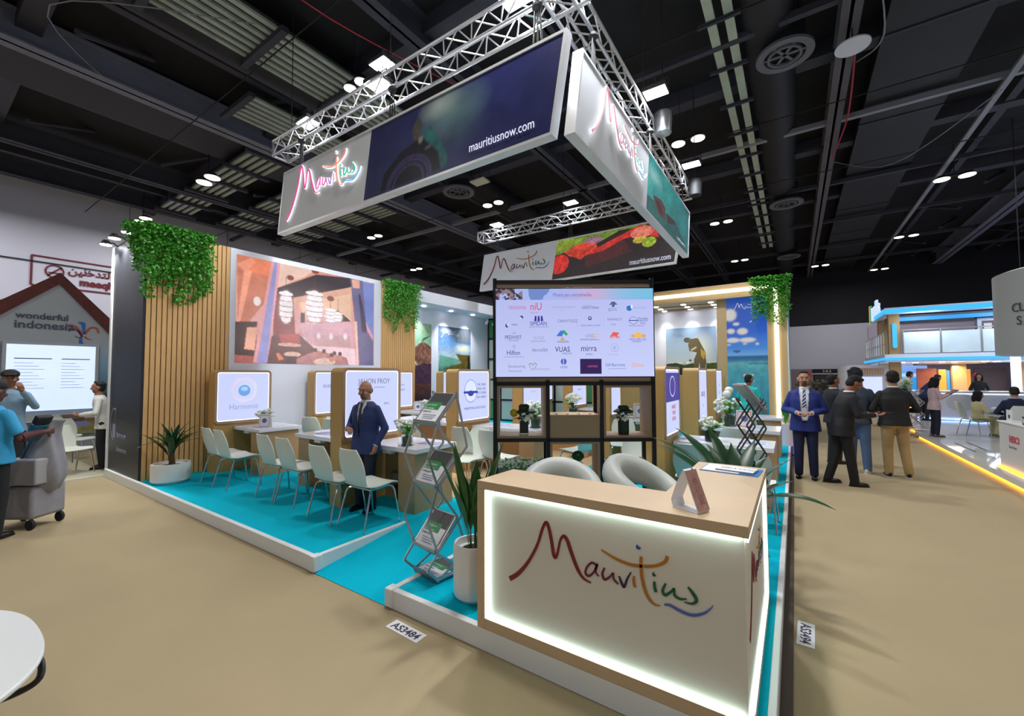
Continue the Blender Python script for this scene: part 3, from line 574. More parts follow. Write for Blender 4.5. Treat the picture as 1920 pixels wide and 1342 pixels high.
logo(sL, (.38, -.02, .19), (1, 0, 0), (0, 0, 1), 2.2, neon, .03, (HALO, .009), h=.89, ws=.6)
text('mauritiusnow.com', .17, (4.78, -.012, .16), (1, 0, 0), (0, 0, 1), mat('lit_lettering', '#ffffff', .5, emit='#e8ecff', es=.8), sL, sx=.78)
sR = sign('hanging_sign', 'grey and teal hanging sign facing the right aisle with halo lit lettering', (-1.96, 4.16, 4.46), (0, 1, 0), 6.05, 1.13, .25, 2.75, cvR)
pinks = {'red': '#d8889c', 'maroon': '#c9a0b8', 'violet': '#a9a4c8', 'orange': '#d09aa4', 'blue': '#e0dce8', 'green': '#9ed0d8', 'azure': '#8ac0e4'}
logo(sR, (.02, .42, .21), (0, 1, 0), (0, 0, 1), 2.25, lambda c: mat('pastel_'+c, pinks[c], .5, emit=pinks[c], es=.35), .03, (HALO, .007), h=.83, ws=.6)
text('mauritiusnow.com', .13, (.012, 4.9, .12), (0, 1, 0), (0, 0, 1), WHITE, sR, sx=.8)
sB = sign('hanging_sign', 'back hanging sign with red flowering hills and coloured brush lettering above the television', (-8.45, 10.7, 4.5), (1, 0, 0), 6.1, 1.16, .2, 2.66, cvB)
logo(sB, (.18, -.012, .2), (1, 0, 0), (0, 0, 1), 2.42, ink, .01, h=.84, ws=.75)
text('mauritiusnow.com', .19, (4.96, -.012, .12), (1, 0, 0), (0, 0, 1), WHITE, sB, bold=.006, sx=.73)
# ================================================================ trusses
def truss(lab, a, b, s=.3, n=20, faces=(0, 1, 2, 3)):
    a, b = Vector(a), Vector(b); L = (b-a).length; d = (b-a)/L
    t = thing('lighting_truss', lab, 'truss', a); X = Vector((0, 0, 0)); side = d.cross(Vector((0, 0, 1))); Z = Vector((0, 0, 1))
    cr = [X, side*s, side*s+Z*s, Z*s]
    for c in cr: MB().cyl(c, c+d*L, .026, n=8).obj('chord', ALU, t)
    p = L/n
    for fi in faces:
        c0, c1 = cr[fi], cr[(fi+1) % 4]; me = MB().cyl(c0, c1+d*p, .011, n=5).mesh('b', ALU); me2 = MB().cyl(c1, c0+d*p, .011, n=5).mesh('b', ALU)
        for k in range(n): link('brace', me if k % 2 == 0 else me2, t, loc=d*p*k)
    for k in (0, L):
        mb = MB()
        for i in range(4): mb.cyl(cr[i]+d*k, cr[(i+1) % 4]+d*k, .022, n=6)
        mb.obj('end_frame', ALU, t)
    for k in (.06, .5, .94): MB().cyl(side*s/2+Z*s+d*L*k, side*s/2+Z*(9.1-a.z)+d*L*k, .008, n=4).obj('wire', DKRIG, t)
    return t
truss('silver lattice truss above the front left hanging sign', (-8.6, 4.5, 6.2), (-1.9, 4.5, 6.2), n=26)
truss('silver lattice truss above the grey and teal right sign', (-2.35, 4.2, 6.2), (-2.35, 11.2, 6.2), n=26)
truss('silver lattice truss above the back sign with the red flowers', (-8.6, 11.1, 6.2), (-2.4, 11.1, 6.2), n=24)
FL = ['flood lamp at the left end of the front truss', 'flood lamp inside the middle of the front truss', 'large bright flood lamp standing above the middle of the front truss', 'flood lamp near the right end of the front truss',
      'brightest flood lamp at the top corner where two trusses meet', 'flood lamp above the middle of the right truss', 'flood lamp at the far end of the right truss', 'flood lamp above the middle of the back truss', 'flood lamp above the left end of the back truss']
for (x, y, z, a, b), lab in zip(FLOOD, FL):
    t = thing('flood_lamp', lab, 'flood lamp', (x, y, z), group='flood lamps on the trusses')
    bx('housing', (-.2, .2, -.15, .15, 0, .07), DKRIG, t, .01); bx('lens', (-.18, .18, -.13, .13, -.012, 0), FLOODM, t)
    MB().tube([(-.21, 0, .03), (-.21, 0, .18), (.21, 0, .18), (.21, 0, .03)], .012, 6).obj('yoke', DKRIG, t)
    MB().cyl((0, 0, .18 if z < 6.9 else -.6), (0, 0, .3), .012, n=6).obj('clamp', DKRIG, t)
for x, y, z, lab in ((-1.9, 7.9, 6.2, 'grey cylindrical chain bag hanging beside the right truss'), (-1.9, 10.9, 6.1, 'black chain bag hanging at the far end of the right truss')):
    t = thing('chain_bag', lab, 'bag', (x, y, z)); MB().lathe([(.06, 0), (.14, .04), (.16, .3), (.15, .42)], n=14).obj('bag_body', ALUM if y < 9 else DKRIG, t); MB().cyl((0, 0, .4), (0, 0, 2.8), .012, n=5).obj('chain', DKRIG, t)
# ================================================================ reception counter
ct = thing('reception_counter', 'L shaped wooden reception counter with lit white front and coloured brush lettering', 'counter', (-1.0, 2.6, P))
def CO(name, mb, m, bevel=0): o = mb.obj(name, m, ct, bevel=bevel); o.location = (1, -2.6, -P); return o
x0, x1, y0, yb, y1, zt = -1.76, -.19, 2.2, 2.6, 3.62, 1.085
top = [(x0, y0-.0), (x1, y0), (x1, y1), (-.65, y1), (-.65, yb), (x0+.02, yb)]
CO('countertop', MB().prism(top, lambda u, v, d: (u, v, d), zt-.055, zt), WOOD, .003)
fnF = lambda u, v, d: (u, y0+d, v)
CO('front_frame', MB().box(x0, x0+.06, y0, y0+.09, P+.01, zt-.055), WOOD, .002); CO('front_frame', MB().box(x0+.06, x1, y0, y0+.09, P+.01, P+.08), WOOD, .002)
CO('side_panel', MB().box(x0, x0+.02, y0+.09, yb, P+.01, zt-.055), WOOD)
CO('back_panel', MB().box(x0+.02, -.65, yb-.02, yb, P+.01, zt-.055), WOOD); CO('back_panel', MB().box(-.65, -.63, yb, y1, P+.01, zt-.055), WOOD); CO('back_panel', MB().box(-.63, x1-.03, y1-.02, y1, P+.01, zt-.055), WOOD)
LITF = mat('counter_white_panel', '#dedace', .55)
CO('front_panel', MB().box(x0+.075, x1-.022, y0+.03, y0+.045, P+.08, zt-.056), LITF)
LEDC = mat('counter_led', '#ffffff', .5, emit='#e2fff6', es=7)
for b in ((x0+.062, x0+.072, P+.085, zt-.065), (x0+.062, x1-.03, P+.082, P+.09), (x0+.062, x1-.03, zt-.066, zt-.058)):
    CO('led_strip', MB().box(b[0], b[1], y0+.006, y0+.03, b[2], b[3]), LEDC)
# right side of the counter
CO('side_frame', MB().box(x1-.03, x1, y1-.06, y1, P+.01, zt-.055), mat('cream_edge', '#d8cdb8', .5)); CO('side_frame', MB().box(x1-.03, x1, y0+.09, y1, P+.01, P+.07), mat('cream_edge', '#d8cdb8', .5))
CO('side_lit_panel', MB().box(x1-.037, x1-.022, y0+.0455, y1-.06, P+.07, zt-.056), LITF)
for b in ((y1-.085, y1-.065, P+.075, zt-.07), (y0+.03, y1-.065, P+.075, P+.09), (y0+.03, y1-.065, zt-.08, zt-.065)):
    CO('led_strip', MB().box(x1-.021, x1-.004, b[0], b[1], b[2], b[3]), LEDC)
lo = logo(ct, (LX+1, y0+.029-2.6, LZ-P), (1, 0, 0), (0, 0, 1), LW, ink, .004)
lo2 = logo(ct, (x1-.021+1, 2.36-2.6, .36), (0, 1, 0), (0, 0, 1), 1.0, ink, .004)
# things on the counter
t = thing('folded_card', 'tall pink and white folded cardboard loop standing on the counter', 'card', (-.46, 2.33, zt), R(-24))
fn = lambda u, v, d: (u, d, v)
mb = MB(); loop = [(-.075, .0), (.07, .0), (.075, .012), (.0, .2), (-.012, .205), (-.05, .13), (-.085, .04)]; inn = [(-.068, .004), (.066, .004), (.068, .012), (-.003, .19), (-.012, .195), (-.044, .125), (-.078, .04)]
frame_poly(mb, loop, inn, fn, -.045, .045); mb.obj('card_loop', NOTEW, t)
MB().add([(.0772, -.045, .012), (.0772, .045, .012), (.003, .045, .2), (.003, -.045, .2)], [(0, 1, 2, 3)]).obj('pink_face', mat('pink_print', '#c99a90', .6, noise=.4, nscale=30), t)
for k in range(2): text('KIND TO NATURE' if k else 'PRINTED PAPER', .022, (.066-.0*k, -.012+.02*k, .04), (-.37, 0, .93), (0, 1, 0), mat('brown_ink', '#6a4a48', .6), t, ext=.0005)
t = thing('blue_brochure', 'blue edged folder lying flat on the far end of the counter', 'brochure', (-.38, 3.42, zt), R(-4)); bx('cover', (-.2, .17, -.13, .13, 0, .004), mat('blue_print', '#2f7fc0', .4), t); bx('page', (-.19, .05, -.12, .12, .004, .007), NOTEW, t)
t = thing('white_brochure', 'white printed booklets stacked on the blue folder on the counter', 'brochure', (-.36, 3.40, zt+.007), R(-8)); 
for k in range(3): bx('booklet', (-.12, .12, -.075, .075, k*.004, k*.004+.0035), NOTEW if k != 1 else mat('navy_print', '#3a3f66', .5), t)
text('KOBU & THE HANNAY', .028, (-.1, -.01, .0125), (1, 0, 0), (0, 1, 0), INK, t, ext=.0004)
# ================================================================ television unit (turned towards the entrance)
UZ = R(33.9); uc = Vector((RT.x*0, 0, 0)); cc = ray(1076, 700)*4.6
un = thing('display_shelf', 'black framed open shelf unit with wooden boxes that carries the television', 'shelf', (cc.x, cc.y, P), UZ)
W2, UD = .865, .36; zb, zc, z5, zt2 = 1.07-P, 1.68-P, 1.70-P, 2.84-P
xs = [-W2, -W2/3+.0, W2/3+.01, W2]
for x in xs:
    for y in (0, UD): bx('post', (x-.02, x+.02, y-.02, y+.02, 0, zt2 if x in (xs[0], xs[3]) else zc+.04), BLACK, un)
for z in (.02, .48, zb, zc, zt2-.04):
    for y in (0, UD): bx('rail', (-W2, W2, y-.02, y+.02, z-.02, z+.02), BLACK, un)
    for x in (xs[0], xs[3]): bx('rail', (x-.02, x+.02, 0, UD, z-.02, z+.02), BLACK, un)
bx('top_board', (-W2+.02, W2-.02, 0, .03, zt2-.2, zt2-.06), WOOD, un); bx('lower_board', (-W2+.02, W2-.02, 0, .03, zc+.02, zc+.1), WOOD, un)
TAN = mat('tan_board', '#a98a66', .45)
def ubox(x0, x1, z0, z1, open_=True):
    mb = MB(); frame_poly(mb, [(x0, z0), (x1, z0), (x1, z1), (x0, z1)], [(x0+.025, z0+.025), (x1-.025, z0+.025), (x1-.025, z1-.025), (x0+.025, z1-.025)], lambda u, v, d: (u, d, v), -.01, UD-.02); mb.obj('box_shelf', TAN, un)
g = .022
ubox(xs[0]+g, xs[1]-g, zb+.02, zc-.02); ubox(xs[2]+g, xs[3]-g, zb+.02, zc-.02); ubox(xs[1]+g, xs[2]-g, .52, zb-.02)
bx('middle_box', (xs[1]+g, xs[2]-g, -.01, UD-.02, zb+.02, zb+.27), TAN, un)
for k in range(4): MB().lathe([(.016, 0), (.016, .004)], (xs[1]+.1+k*.125, .08, zb+.27), 10).obj('peg_hole', DARKG, un)
tv = thing('television', 'large wide television showing rows of partner logos on a pale lilac screen', 'television', tuple(cc+Vector((-math.sin(UZ), math.cos(UZ), 0))*-.09+Vector((0, 0, 0)))[:2]+(1.745,), UZ)
TW, TH = 1.725, .975; s0 = -TW/2
bx('bezel', (s0, -s0, 0, .06, 0, TH), BLACK, tv, .004)
bx('wall_bracket', (-.3, .3, .06, .075, .2, .7), DKRIG, tv)
cv = Canvas(300, 150); cv.grad([(0, '#b4bbee'), (1, '#c6cdf8')]); cv.a = cv.a*(1+.06*(cv.U-.5))[..., None]
hd = (cv.Vv < .13).astype(float); g_ = np.clip((cv.U-.45)/.55, 0, 1); hc = np.array(lin('#a6b4ee'))*(1-g_)[..., None]+np.array(lin('#74bede'))*g_[..., None]; cv.a = cv.a*(1-hd[..., None])+hc*hd[..., None]
pk = hd*np.exp(-((cv.U-.62)/.12)**2)*.6; cv.fill(pk, '#d8a8c8'); n_ = vnoise(150, 300, 20, 5, 3); cv.fill(hd*(cv.U < .36)*(n_ > .52), '#7088c8'); cv.fill(hd*(cv.U < .17)*(n_ > .42), '#8a7a78'); cv.fill(hd*(cv.U < .17)*(vnoise(150, 300, 5, 3, 5) > .55), '#3a2c48')
scr = print_obj('screen', cv, (s0+.012, -.003, .012), (1, 0, 0), (0, 0, 1), TW-.024, TH-.024, mat('tv_screen', '#000000', .2, attr='emit', es=1.0), tv)
def inkE(h): return mat('screen_ink_'+h.strip('#'), h, .5, emit=h, es=.9)
def TX(px, py): return (s0+.012+(px-165)/1600*(TW-.024), -.006, .012+(1130-py)/(1130-218)*(TH-.024))
LGS = [('YZOGYIOL', 290, 430, 40, '#b0507c'), ('niU', 512, 438, 92, '#c03a5c'), ('BEACHCOMB', 516, 472, 14, '#b0507c'), ('ROCKSIDE TECHNIKONS', 738, 420, 22, '#8890b8'), ('SLASCO', 805, 446, 18, '#9aa0c4'), ('EXROTTMAN', 1040, 430, 30, '#4a5488'), ('A MOVENPICK', 1058, 402, 12, '#6a70a0'),
 ('BDVS', 1305, 455, 40, '#7080b0'), ('AIRMADVANTAGE', 1555, 428, 18, '#7a94c4'), ('NEPA', 325, 602, 26, '#4a5498'), ('SIMDAN', 510, 600, 50, '#2a2c86'), ('CANVYTOZZ', 790, 570, 36, '#5a6498'), ('EACEL JUNAP LUCOSIO', 1028, 610, 20, '#5a6090'), ('VIJAHAD D', 1295, 552, 32, '#6a709c'), ('Sodali', 1330, 602, 24, '#7a80a8'),
 ('Theryddeln', 1607, 540, 24, '#3a4484'), ('ENAGOSSI', 1607, 562, 22, '#3a4484'), ('Erying', 1630, 586, 22, '#4a5494'), ('Simede Meen Sondla Dusk', 1514, 612, 15, '#4a5494'), ('PEDIVIST', 256, 740, 46, '#2f3a7c'), ('NAVUNGREN', 295, 763, 18, '#5a64a0'), ('URI /', 330, 688, 24, '#7a80a8'), ('DUTUS', 550, 742, 34, '#8a8fa8'), ('EXUMANANAN', 520, 772, 22, '#7a80a0'),
 ('KHAEDAN', 788, 780, 26, '#4a5088'), ('UDED', 1072, 725, 40, '#8088b0'), ('CONSTANT HOSPITALS', 1016, 752, 17, '#707aa8'), ('RIPIN', 1320, 738, 44, '#d0504c'), ('VEOLIED EG', 1516, 762, 34, '#6f62b0'), ('TIVITSIASTE', 1545, 780, 18, '#5a64a8'), ('70', 330, 836, 40, '#7a84b8'), ('Hilfon', 272, 905, 60, '#2f3a86'),
 ('IiferireSEA', 530, 870, 40, '#5a6a98'), ('VUAS', 764, 874, 66, '#1c1a62'), ('PARSDSTION', 835, 898, 18, '#3a3c80'), ('mirra', 1024, 868, 78, '#3c3470'), ('HOTELS', 1074, 908, 20, '#3c3470'), ('Dinastide', 1305, 912, 26, '#9aa2c8'), ('Excelcoming', 290, 1035, 36, '#6a7a90'), ('Timurcuncult', 290, 1080, 26, '#6a7a90'), ('MOM BOTANIC', 555, 1062, 24, '#8a90a8'),
 ('HOKI', 815, 1045, 32, '#5a64a8'), ('Gilf-Biarrecha', 1270, 1025, 38, '#4a64b0'), ('DDIno', 1536, 1032, 46, '#d8944c'), ('Moed pau unicathwiba', 745, 300, 46, '#7a5a98')]
for s_, px, py, h, c in LGS:
    o = text(s_, h/1600*(TW-.024)*1.15, TX(px, py), (1, 0, 0), (0, 0, 1), inkE(c), scr, ext=.0006, sx=.82, name='logo')
mb = MB(); o = TX(740, 300)
def decal(shape, px, py, a, b, c, z=0):
    X, Y_, Z_ = TX(px, py); k = (TW-.024)/1600; m = MB()
    if shape == 'e': m.prism([(a*k*math.cos(i*math.pi/10), b*k*math.sin(i*math.pi/10)) for i in range(20)], lambda u, v, d: (X+u, Y_-d, Z_+v), 0, .0012+z)
    elif shape == 'r': m.prism([(-a*k, -b*k), (a*k, -b*k), (a*k, b*k), (-a*k, b*k)], lambda u, v, d: (X+u, Y_-d, Z_+v), 0, .0012+z)
    else: m.prism([(u*k, -v*k) for u, v in a], lambda u, v, d: (X+u, Y_-d, Z_+v), 0, .0012+z)
    m.obj('logo_mark', inkE(c), scr)
decal('e', 1520, 425, 28, 28, '#2a6cae'); decal('e', 1545, 410, 10, 20, '#d4dcf4', .001); decal('e', 425, 515, 18, 16, '#1c2056'); decal('e', 415, 525, 16, 15, '#b2bae6', .001); decal('e', 278, 600, 16, 20, '#1c2056'); decal('e', 290, 592, 16, 18, '#b2bae6', .001)
for k in (-1, 0, 1): decal('p', 600+k*28, 530, [(-8+k*2, -28), (8+k*2, -28), (12+k*6, 26), (-12+k*6, 26)], 0, '#2a2c86')
decal('p', 835, 680, [(-58, 30), (-10, -28), (20, -10), (0, 34)], 0, '#3a6ad0'); decal('p', 850, 680, [(-30, -22), (10, -30), (44, 10), (30, 30)], 0, '#2f9a5c'); decal('p', 840, 738, [(-26, 18), (0, -22), (26, 18)], 0, '#c89a4c')
decal('e', 1182, 708, 20, 18, '#d8a860'); decal('e', 1182, 708, 12, 10, '#b2bae6', .001); decal('p', 1370, 700, [(-50, 30), (-20, -28), (50, -20), (20, 10), (40, 36), (-10, 10)], 0, '#d8584c'); decal('e', 1606, 705, 34, 30, '#e0b050'); decal('e', 1556, 712, 24, 18, '#c8a070'); decal('e', 1660, 712, 24, 18, '#c8a070')
decal('e', 1120, 528, 18, 20, '#3a3c70'); decal('e', 1120, 526, 9, 9, '#b2bae6', .001); decal('e', 1560, 552, 44, 38, '#5a64a4'); decal('e', 1560, 552, 39, 33, '#b2bae6', .001); decal('r', 1560, 552, 46, 4, '#2f3a7c', .002); decal('r', 985, 565, 1.5, 60, '#9aa4cc'); decal('r', 1258, 565, 1.5, 55, '#9aa4cc')
decal('e', 850, 975, 30, 32, '#4a5cae'); decal('r', 848, 975, 4, 34, '#b2bae6', .001); decal('r', 1124, 1025, 108, 76, '#2c1a4e'); decal('e', 1366, 832, 40, 44, '#9aa8d0'); decal('e', 1366, 832, 34, 38, '#b2bae6', .001); decal('e', 1366, 832, 16, 18, '#9aa8d0', .002)
decal('p', 1360, 385, [(-44, 10), (-20, -26), (10, -30), (44, 4), (20, 0), (4, 30), (-14, 28), (-16, 0)], 0, '#4a5c84'); decal('p', 537, 1020, [(-42, -20), (-20, -36), (0, -16), (20, -38), (44, -20), (30, 16), (-6, 44), (-30, 10)], 0, '#8a9078'); decal('p', 537, 1022, [(-34, -16), (-20, -28), (0, -6), (20, -30), (36, -16), (24, 12), (-4, 34), (-26, 8)], 0, '#b2bae6', .001)
text('LIMITED', .03, (TX(1090, 1035)[0], -.0085, TX(0, 1035)[2]), (1, 0, 0), (0, 0, 1), inkE('#c05a7c'), scr, ext=.0005)
for px, py, w_ in ((600, 615, 100), (350, 925, 105), (1115, 752, 100), (1390, 1050, 90)): decal('r', px, py, w_, 1.6, '#4a5494')
# flower boxes between the posts
def flower_bed(lab, x0, x1, z):
    t = thing('flower_box', lab, 'planter', (0, 0, 0)); t.parent = None
    t.matrix_world = Matrix.Translation((cc.x, cc.y, P)) @ Matrix.Rotation(UZ, 4, 'Z') @ Matrix.Translation(((x0+x1)/2, UD/2-.02, z)); w_ = (x1-x0)/2
    bx('trough', (-w_, w_, -.13, .13, 0, .12), mat('green_grey_trough', '#7a7f5c', .6), t)
    mb = MB(); rg = random.Random(3)
    for k in range(420):
        x, y = rg.uniform(-w_, w_), rg.uniform(-.14, .14); zz = .12+rg.uniform(0, .07); mb.sph((x, y, zz), (.016, .016, .012), 5, 3, mi=0 if rg.random() < .8 else 1)
    tag(mb.obj('blossoms', [PETAL, IVYM], t), kind='stuff'); return t
flower_bed('trough of small white flowers at the left foot of the shelf', xs[0]+.03, xs[1]-.03, .5); flower_bed('trough of small white flowers behind the round armchair on the right', xs[2]+.03, xs[3]-.03, .5)
# ================================================================ meeting pods with lit panels
def pod(X, Y, wdt, lab, art, zt_=1.88, thick=.24, zl=.99, back=False):
    t = thing('lightbox_pod', lab, 'lightbox', (X, Y, P), group=None); H = zt_-P; r_ = .07; zb_ = zl-P
    mb = MB(); fx = lambda u, v, d: (-d, u, v)
    outer = [(wdt, 0), (wdt, H-r_)]+[(wdt-r_+r_*math.cos(a), H-r_+r_*math.sin(a)) for a in [math.pi/2*k/5 for k in range(1, 6)]]+[(r_+r_*math.cos(a), H-r_+r_*math.sin(a)) for a in [math.pi/2+math.pi/2*k/5 for k in range(0, 6)]]+[(0, 0)]
    mb.prism(outer, fx, .012, thick); mb.obj('pod_body', WOODP, t)
    lo_ = rrect(wdt, H-zb_+.04, r_, 5, wdt/2, (H+zb_-.04)/2); li = rrect(wdt-.075, H-zb_-.04, .035, 5, wdt/2, (H+zb_-.005)/2-.015)
    mb = MB(); frame_poly(mb, lo_, li, fx, -.012, .012); mb.obj('panel_frame', mat('pod_frame', '#b09273', .45), t)
    MB().prism(li, fx, .0, .01).obj('lit_edge', BOXEDGE, t)
    w2, h2 = wdt-.075, H-zb_-.04; cv = Canvas(40, 36); cv.a[:] = lin('#c9d3ff')
    e = np.minimum(np.minimum(cv.U, 1-cv.U)*w2, np.minimum(cv.Vv, 1-cv.Vv)*h2)
    pn = MB().prism(rrect(w2-.03, h2-.03, .03, 4, wdt/2, (H+zb_-.005)/2-.015), fx, -.003, .005).obj('lit_panel', BOXLIT, t)
    c0 = Vector((.004, wdt/2, (H+zb_-.035)/2))
    def tx(s_, h, u, v, c='#5a6694', sx=.85): text(s_, h, (c0.x, c0.y+u, c0.z+v), (0, 1, 0), (0, 0, 1), mat('panel_ink_'+c.strip('#'), c, .5, emit=c, es=.6), pn, ext=.0006, align='CENTER', sx=sx)
    def dc(poly, u, v, c, d=.001): MB().prism(poly, lambda a, b, dd: (c0.x+dd-.001, c0.y+u+a, c0.z+v+b), 0, d).obj('logo_mark', mat('panel_ink_'+c.strip('#'), c, .5, emit=c, es=.6), pn)
    if art: art(tx, dc)
    if back:
        mb = MB(); frame_poly(mb, lo_, li, lambda u, v, d: (-thick-d, u, v), -.001, .012); mb.obj('panel_frame', mat('pod_frame', '#b09273', .45), t); MB().prism(li, lambda u, v, d: (-thick-d, u, v), -.001, .006).obj('lit_panel', BOXLIT, t)
    MB().box(-.02, .014, wdt/2-.01, wdt/2+.01, -.0, .0+.001) if False else None
    return t
el = lambda a, b, n=20: [(a*math.cos(2*math.pi*i/n), b*math.sin(2*math.pi*i/n)) for i in range(n)]
def a1(tx, dc): dc(el(.22, .24), 0, .12, '#dcd0f0', .0005); dc(el(.2, .21), 0, .12, '#d8dcfa', .001); dc(el(.17, .16), .0, .11, '#d4c8ee', .0014); dc(el(.155, .145), 0, .11, '#ccd8fa', .002); dc(el(.1, .1), 0, .1, '#6fa6e4', .003); dc(el(.06, .04), .0, .13, '#a9ccf6', .004); tx('Harmonie', .14, 0, -.23, '#98a0c8')
def a2(tx, dc): tx('WAMACATA', .11, .0, .1, '#6a7296'); tx('DE LA', .06, .1, -.15, '#6a7296')
def a3(tx, dc): tx('JAHON FROY', .1, 0.02, .25, '#6a7296'); dc([(-.09, -.004), (.09, -.004), (.09, .004), (-.09, .004)], .1, .2, '#7a84a8'); tx('DIVU', .045, .22, -.04, '#5a6694')
def a4(tx, dc): tx('CRYSTALS', .06, .05, .1); tx('MARIADE', .06, .08, -.02)
def aM(tx, dc):
    dc(el(.17, .2), -.1, .08, '#5a6694', .0006); dc(el(.16, .19), -.1, .08, '#d4dcff', .001); dc([(-.19, -.02), (.19, -.02), (.19, .02), (-.19, .02)], -.1, .06, '#2f3f9a', .0018); dc(el(.08, .05), -.1, .04, '#2f3f9a', .002)
    for k, s_ in enumerate(('TAK, MAIN', 'I WILL, FRU', 'PAT. KOKIN', 'SOA. SHIELD')): tx(s_, .06, .2, .17-.075*k, '#3f4a80')
    tx('MARKETING & BOUTIQUE', .06, .02, -.24, '#4a5490')
def aU(s_, u='TRAVELTIME'):
    def f_(tx, dc): tx(s_, .12, 0, .1, '#9aa2cc'); tx(u, .05, .05, -.02, '#9aa2cc')
    return f_
def aO(tx, dc): dc([(-.09, -.11), (.09, -.11), (.09, .14), (.07, .14), (.07, -.08), (-.07, -.08), (-.07, .14), (-.09, .14)], 0, .18, '#8f9cd0'); tx('Deposit', .08, 0, -.05, '#7a86c0')
def aR1(tx, dc):
    dc([(-.395, -.02), (.395, -.02), (.395, .36), (-.395, .36)], 0, .02, '#4338a0', .0006); dc(el(.15, .14), 0, .2, '#f0f0ff', .0012); dc(el(.135, .125), 0, .2, '#4338a0', .0018); tx('Shanti', .06, 0, .19, '#f0f0ff'); 
    for k, s_ in enumerate(('MARKET', 'POINT', 'TRAVEL')): tx(s_, .075, .06, -.1-.08*k, '#b0405c')
def aR2(tx, dc): tx('AKOUJJ', .12, 0, -.02, '#7a4a6c'); tx('NIC', .06, 0, -.2, '#8f9cd0')
def aR3(tx, dc): tx('Bay', .1, 0, .1, '#98a8d8'); tx('& Spa', .1, 0, -.05, '#98a8d8')
PODS = [(-8.2, 3.12, .93, 'left wall lightbox with a blue oval emblem, nearest the potted plant', a1, False), (-8.2, 4.9, .93, 'wall lightbox with sideways lettering, half hidden behind the bald man\'s pod', a2, False), (-8.2, 6.68, .93, 'wall lightbox right of the bald man\'s pod, under the second slat wall', a4, False),
 (-4.72, 3.2, .93, 'large central lightbox pod right behind the bald man in a suit', a3, True), (-4.72, 5.36, .92, 'middle lightbox pod with a round swimmer emblem left of the television', aM, True), (-4.72, 7.4, .8, 'lightbox pod seen through the left shelf cell', aU('WOOZUIE'), True), (-4.72, 9.75, .9, 'lightbox pod with a U emblem seen through the middle shelf cell', aO, True), (-4.72, 11.6, .8, 'lightbox pod seen at the left of the right shelf cell', aU('IL'), False),
 (-8.2, 8.7, .9, 'wall lightbox in front of the alcove posters, right of the man\'s pod', None, False), (-6.6, 11.3, .9, 'far lightbox pod seen just left of the television frame', None, False),
 (-1.36, 5.45, .82, 'right lightbox pod half purple and half white beside the television', aR1, False), (-1.32, 7.45, .82, 'second lightbox pod on the right in front of the golfer picture', aR2, False), (-1.32, 9.3, .86, 'third and smallest lightbox pod on the right beside the sea picture', aR3, False), (-3.0, 7.9, .6, 'far lightbox seen at the right edge of the right shelf cell', None, False)]
for p_ in PODS:
    o = pod(*p_[:5], back=p_[5])
    if p_[1] == 3.2:  # code square beside the man is left out; a small plain plate stands there
        pass
# ================================================================ desks
TOPM = mat('glossy_white_top', '#e8e9f2', .12); LEGM = mat('desk_wood', '#b9946a', .45, noise=.08, nscale=6, grain=(6, 6, .6))
def desk(xa, xb, ya, yb_, lab, leg='r'):
    t = thing('meeting_desk', lab, 'desk', (xa, ya, P), group=None); L = xb-xa; W_ = yb_-ya; h = .77
    bx('desktop', (0, L, 0, W_, h-.055, h), TOPM, t, .004)
    lx = L-.34 if leg == 'r' else .05
    bx('leg_panel', (lx, lx+.29, .03, W_-.03, 0, h-.055), LEGM, t, .003); bx('modesty_panel', (0 if leg == 'r' else lx+.29, lx if leg == 'r' else L, W_*.5, W_*.5+.03, 0, h-.055), LEGM, t)
    bx('cable_box', (L*.35, L*.35+.16, .03, .1, h-.1, h-.055), WTRIM, t)
    return t
DESKS = [(-8.2, -7.28, 3.42, 4.14, 'white topped desk under the oval emblem lightbox', 'r'), (-6.35, -5.02, 3.5, 4.2, 'white topped desk left of the bald man\'s pod', 'l'), (-4.7, -3.72, 3.5, 4.22, 'white topped desk right of the bald man, nearest the brochure rack', 'r'),
 (-8.2, -7.2, 5.2, 5.85, 'desk behind the bald man\'s pod by the left wall', 'r'), (-8.2, -6.6, 7.0, 7.65, 'desk by the wall with a small sign and flowers, behind the bald man\'s desk', 'r'), (-4.7, -3.4, 5.72, 6.35, 'desk in front of the swimmer emblem pod, left of the shelf', 'r'), (-6.9, -5.0, 5.75, 6.4, 'desk on the left side of the swimmer emblem pod', 'l'),
 (-4.7, -3.4, 7.8, 8.45, 'desk seen through the left shelf cell', 'r'), (-4.7, -3.5, 10.1, 10.75, 'desk seen through the middle shelf cell', 'r'), (-3.0, -1.9, 8.2, 8.85, 'desk seen through the right shelf cell', 'r'),
 (-1.36, -.22, 5.84, 6.5, 'nearest right hand desk with flowers behind the counter', 'r'), (-1.32, -.2, 7.6, 8.35, 'second right hand desk with tall white flowers', 'r'), (-1.32, -.2, 9.85, 10.5, 'farthest right hand desk in front of the turquoise shirted man', 'r')]
for d_ in DESKS: desk(*d_)
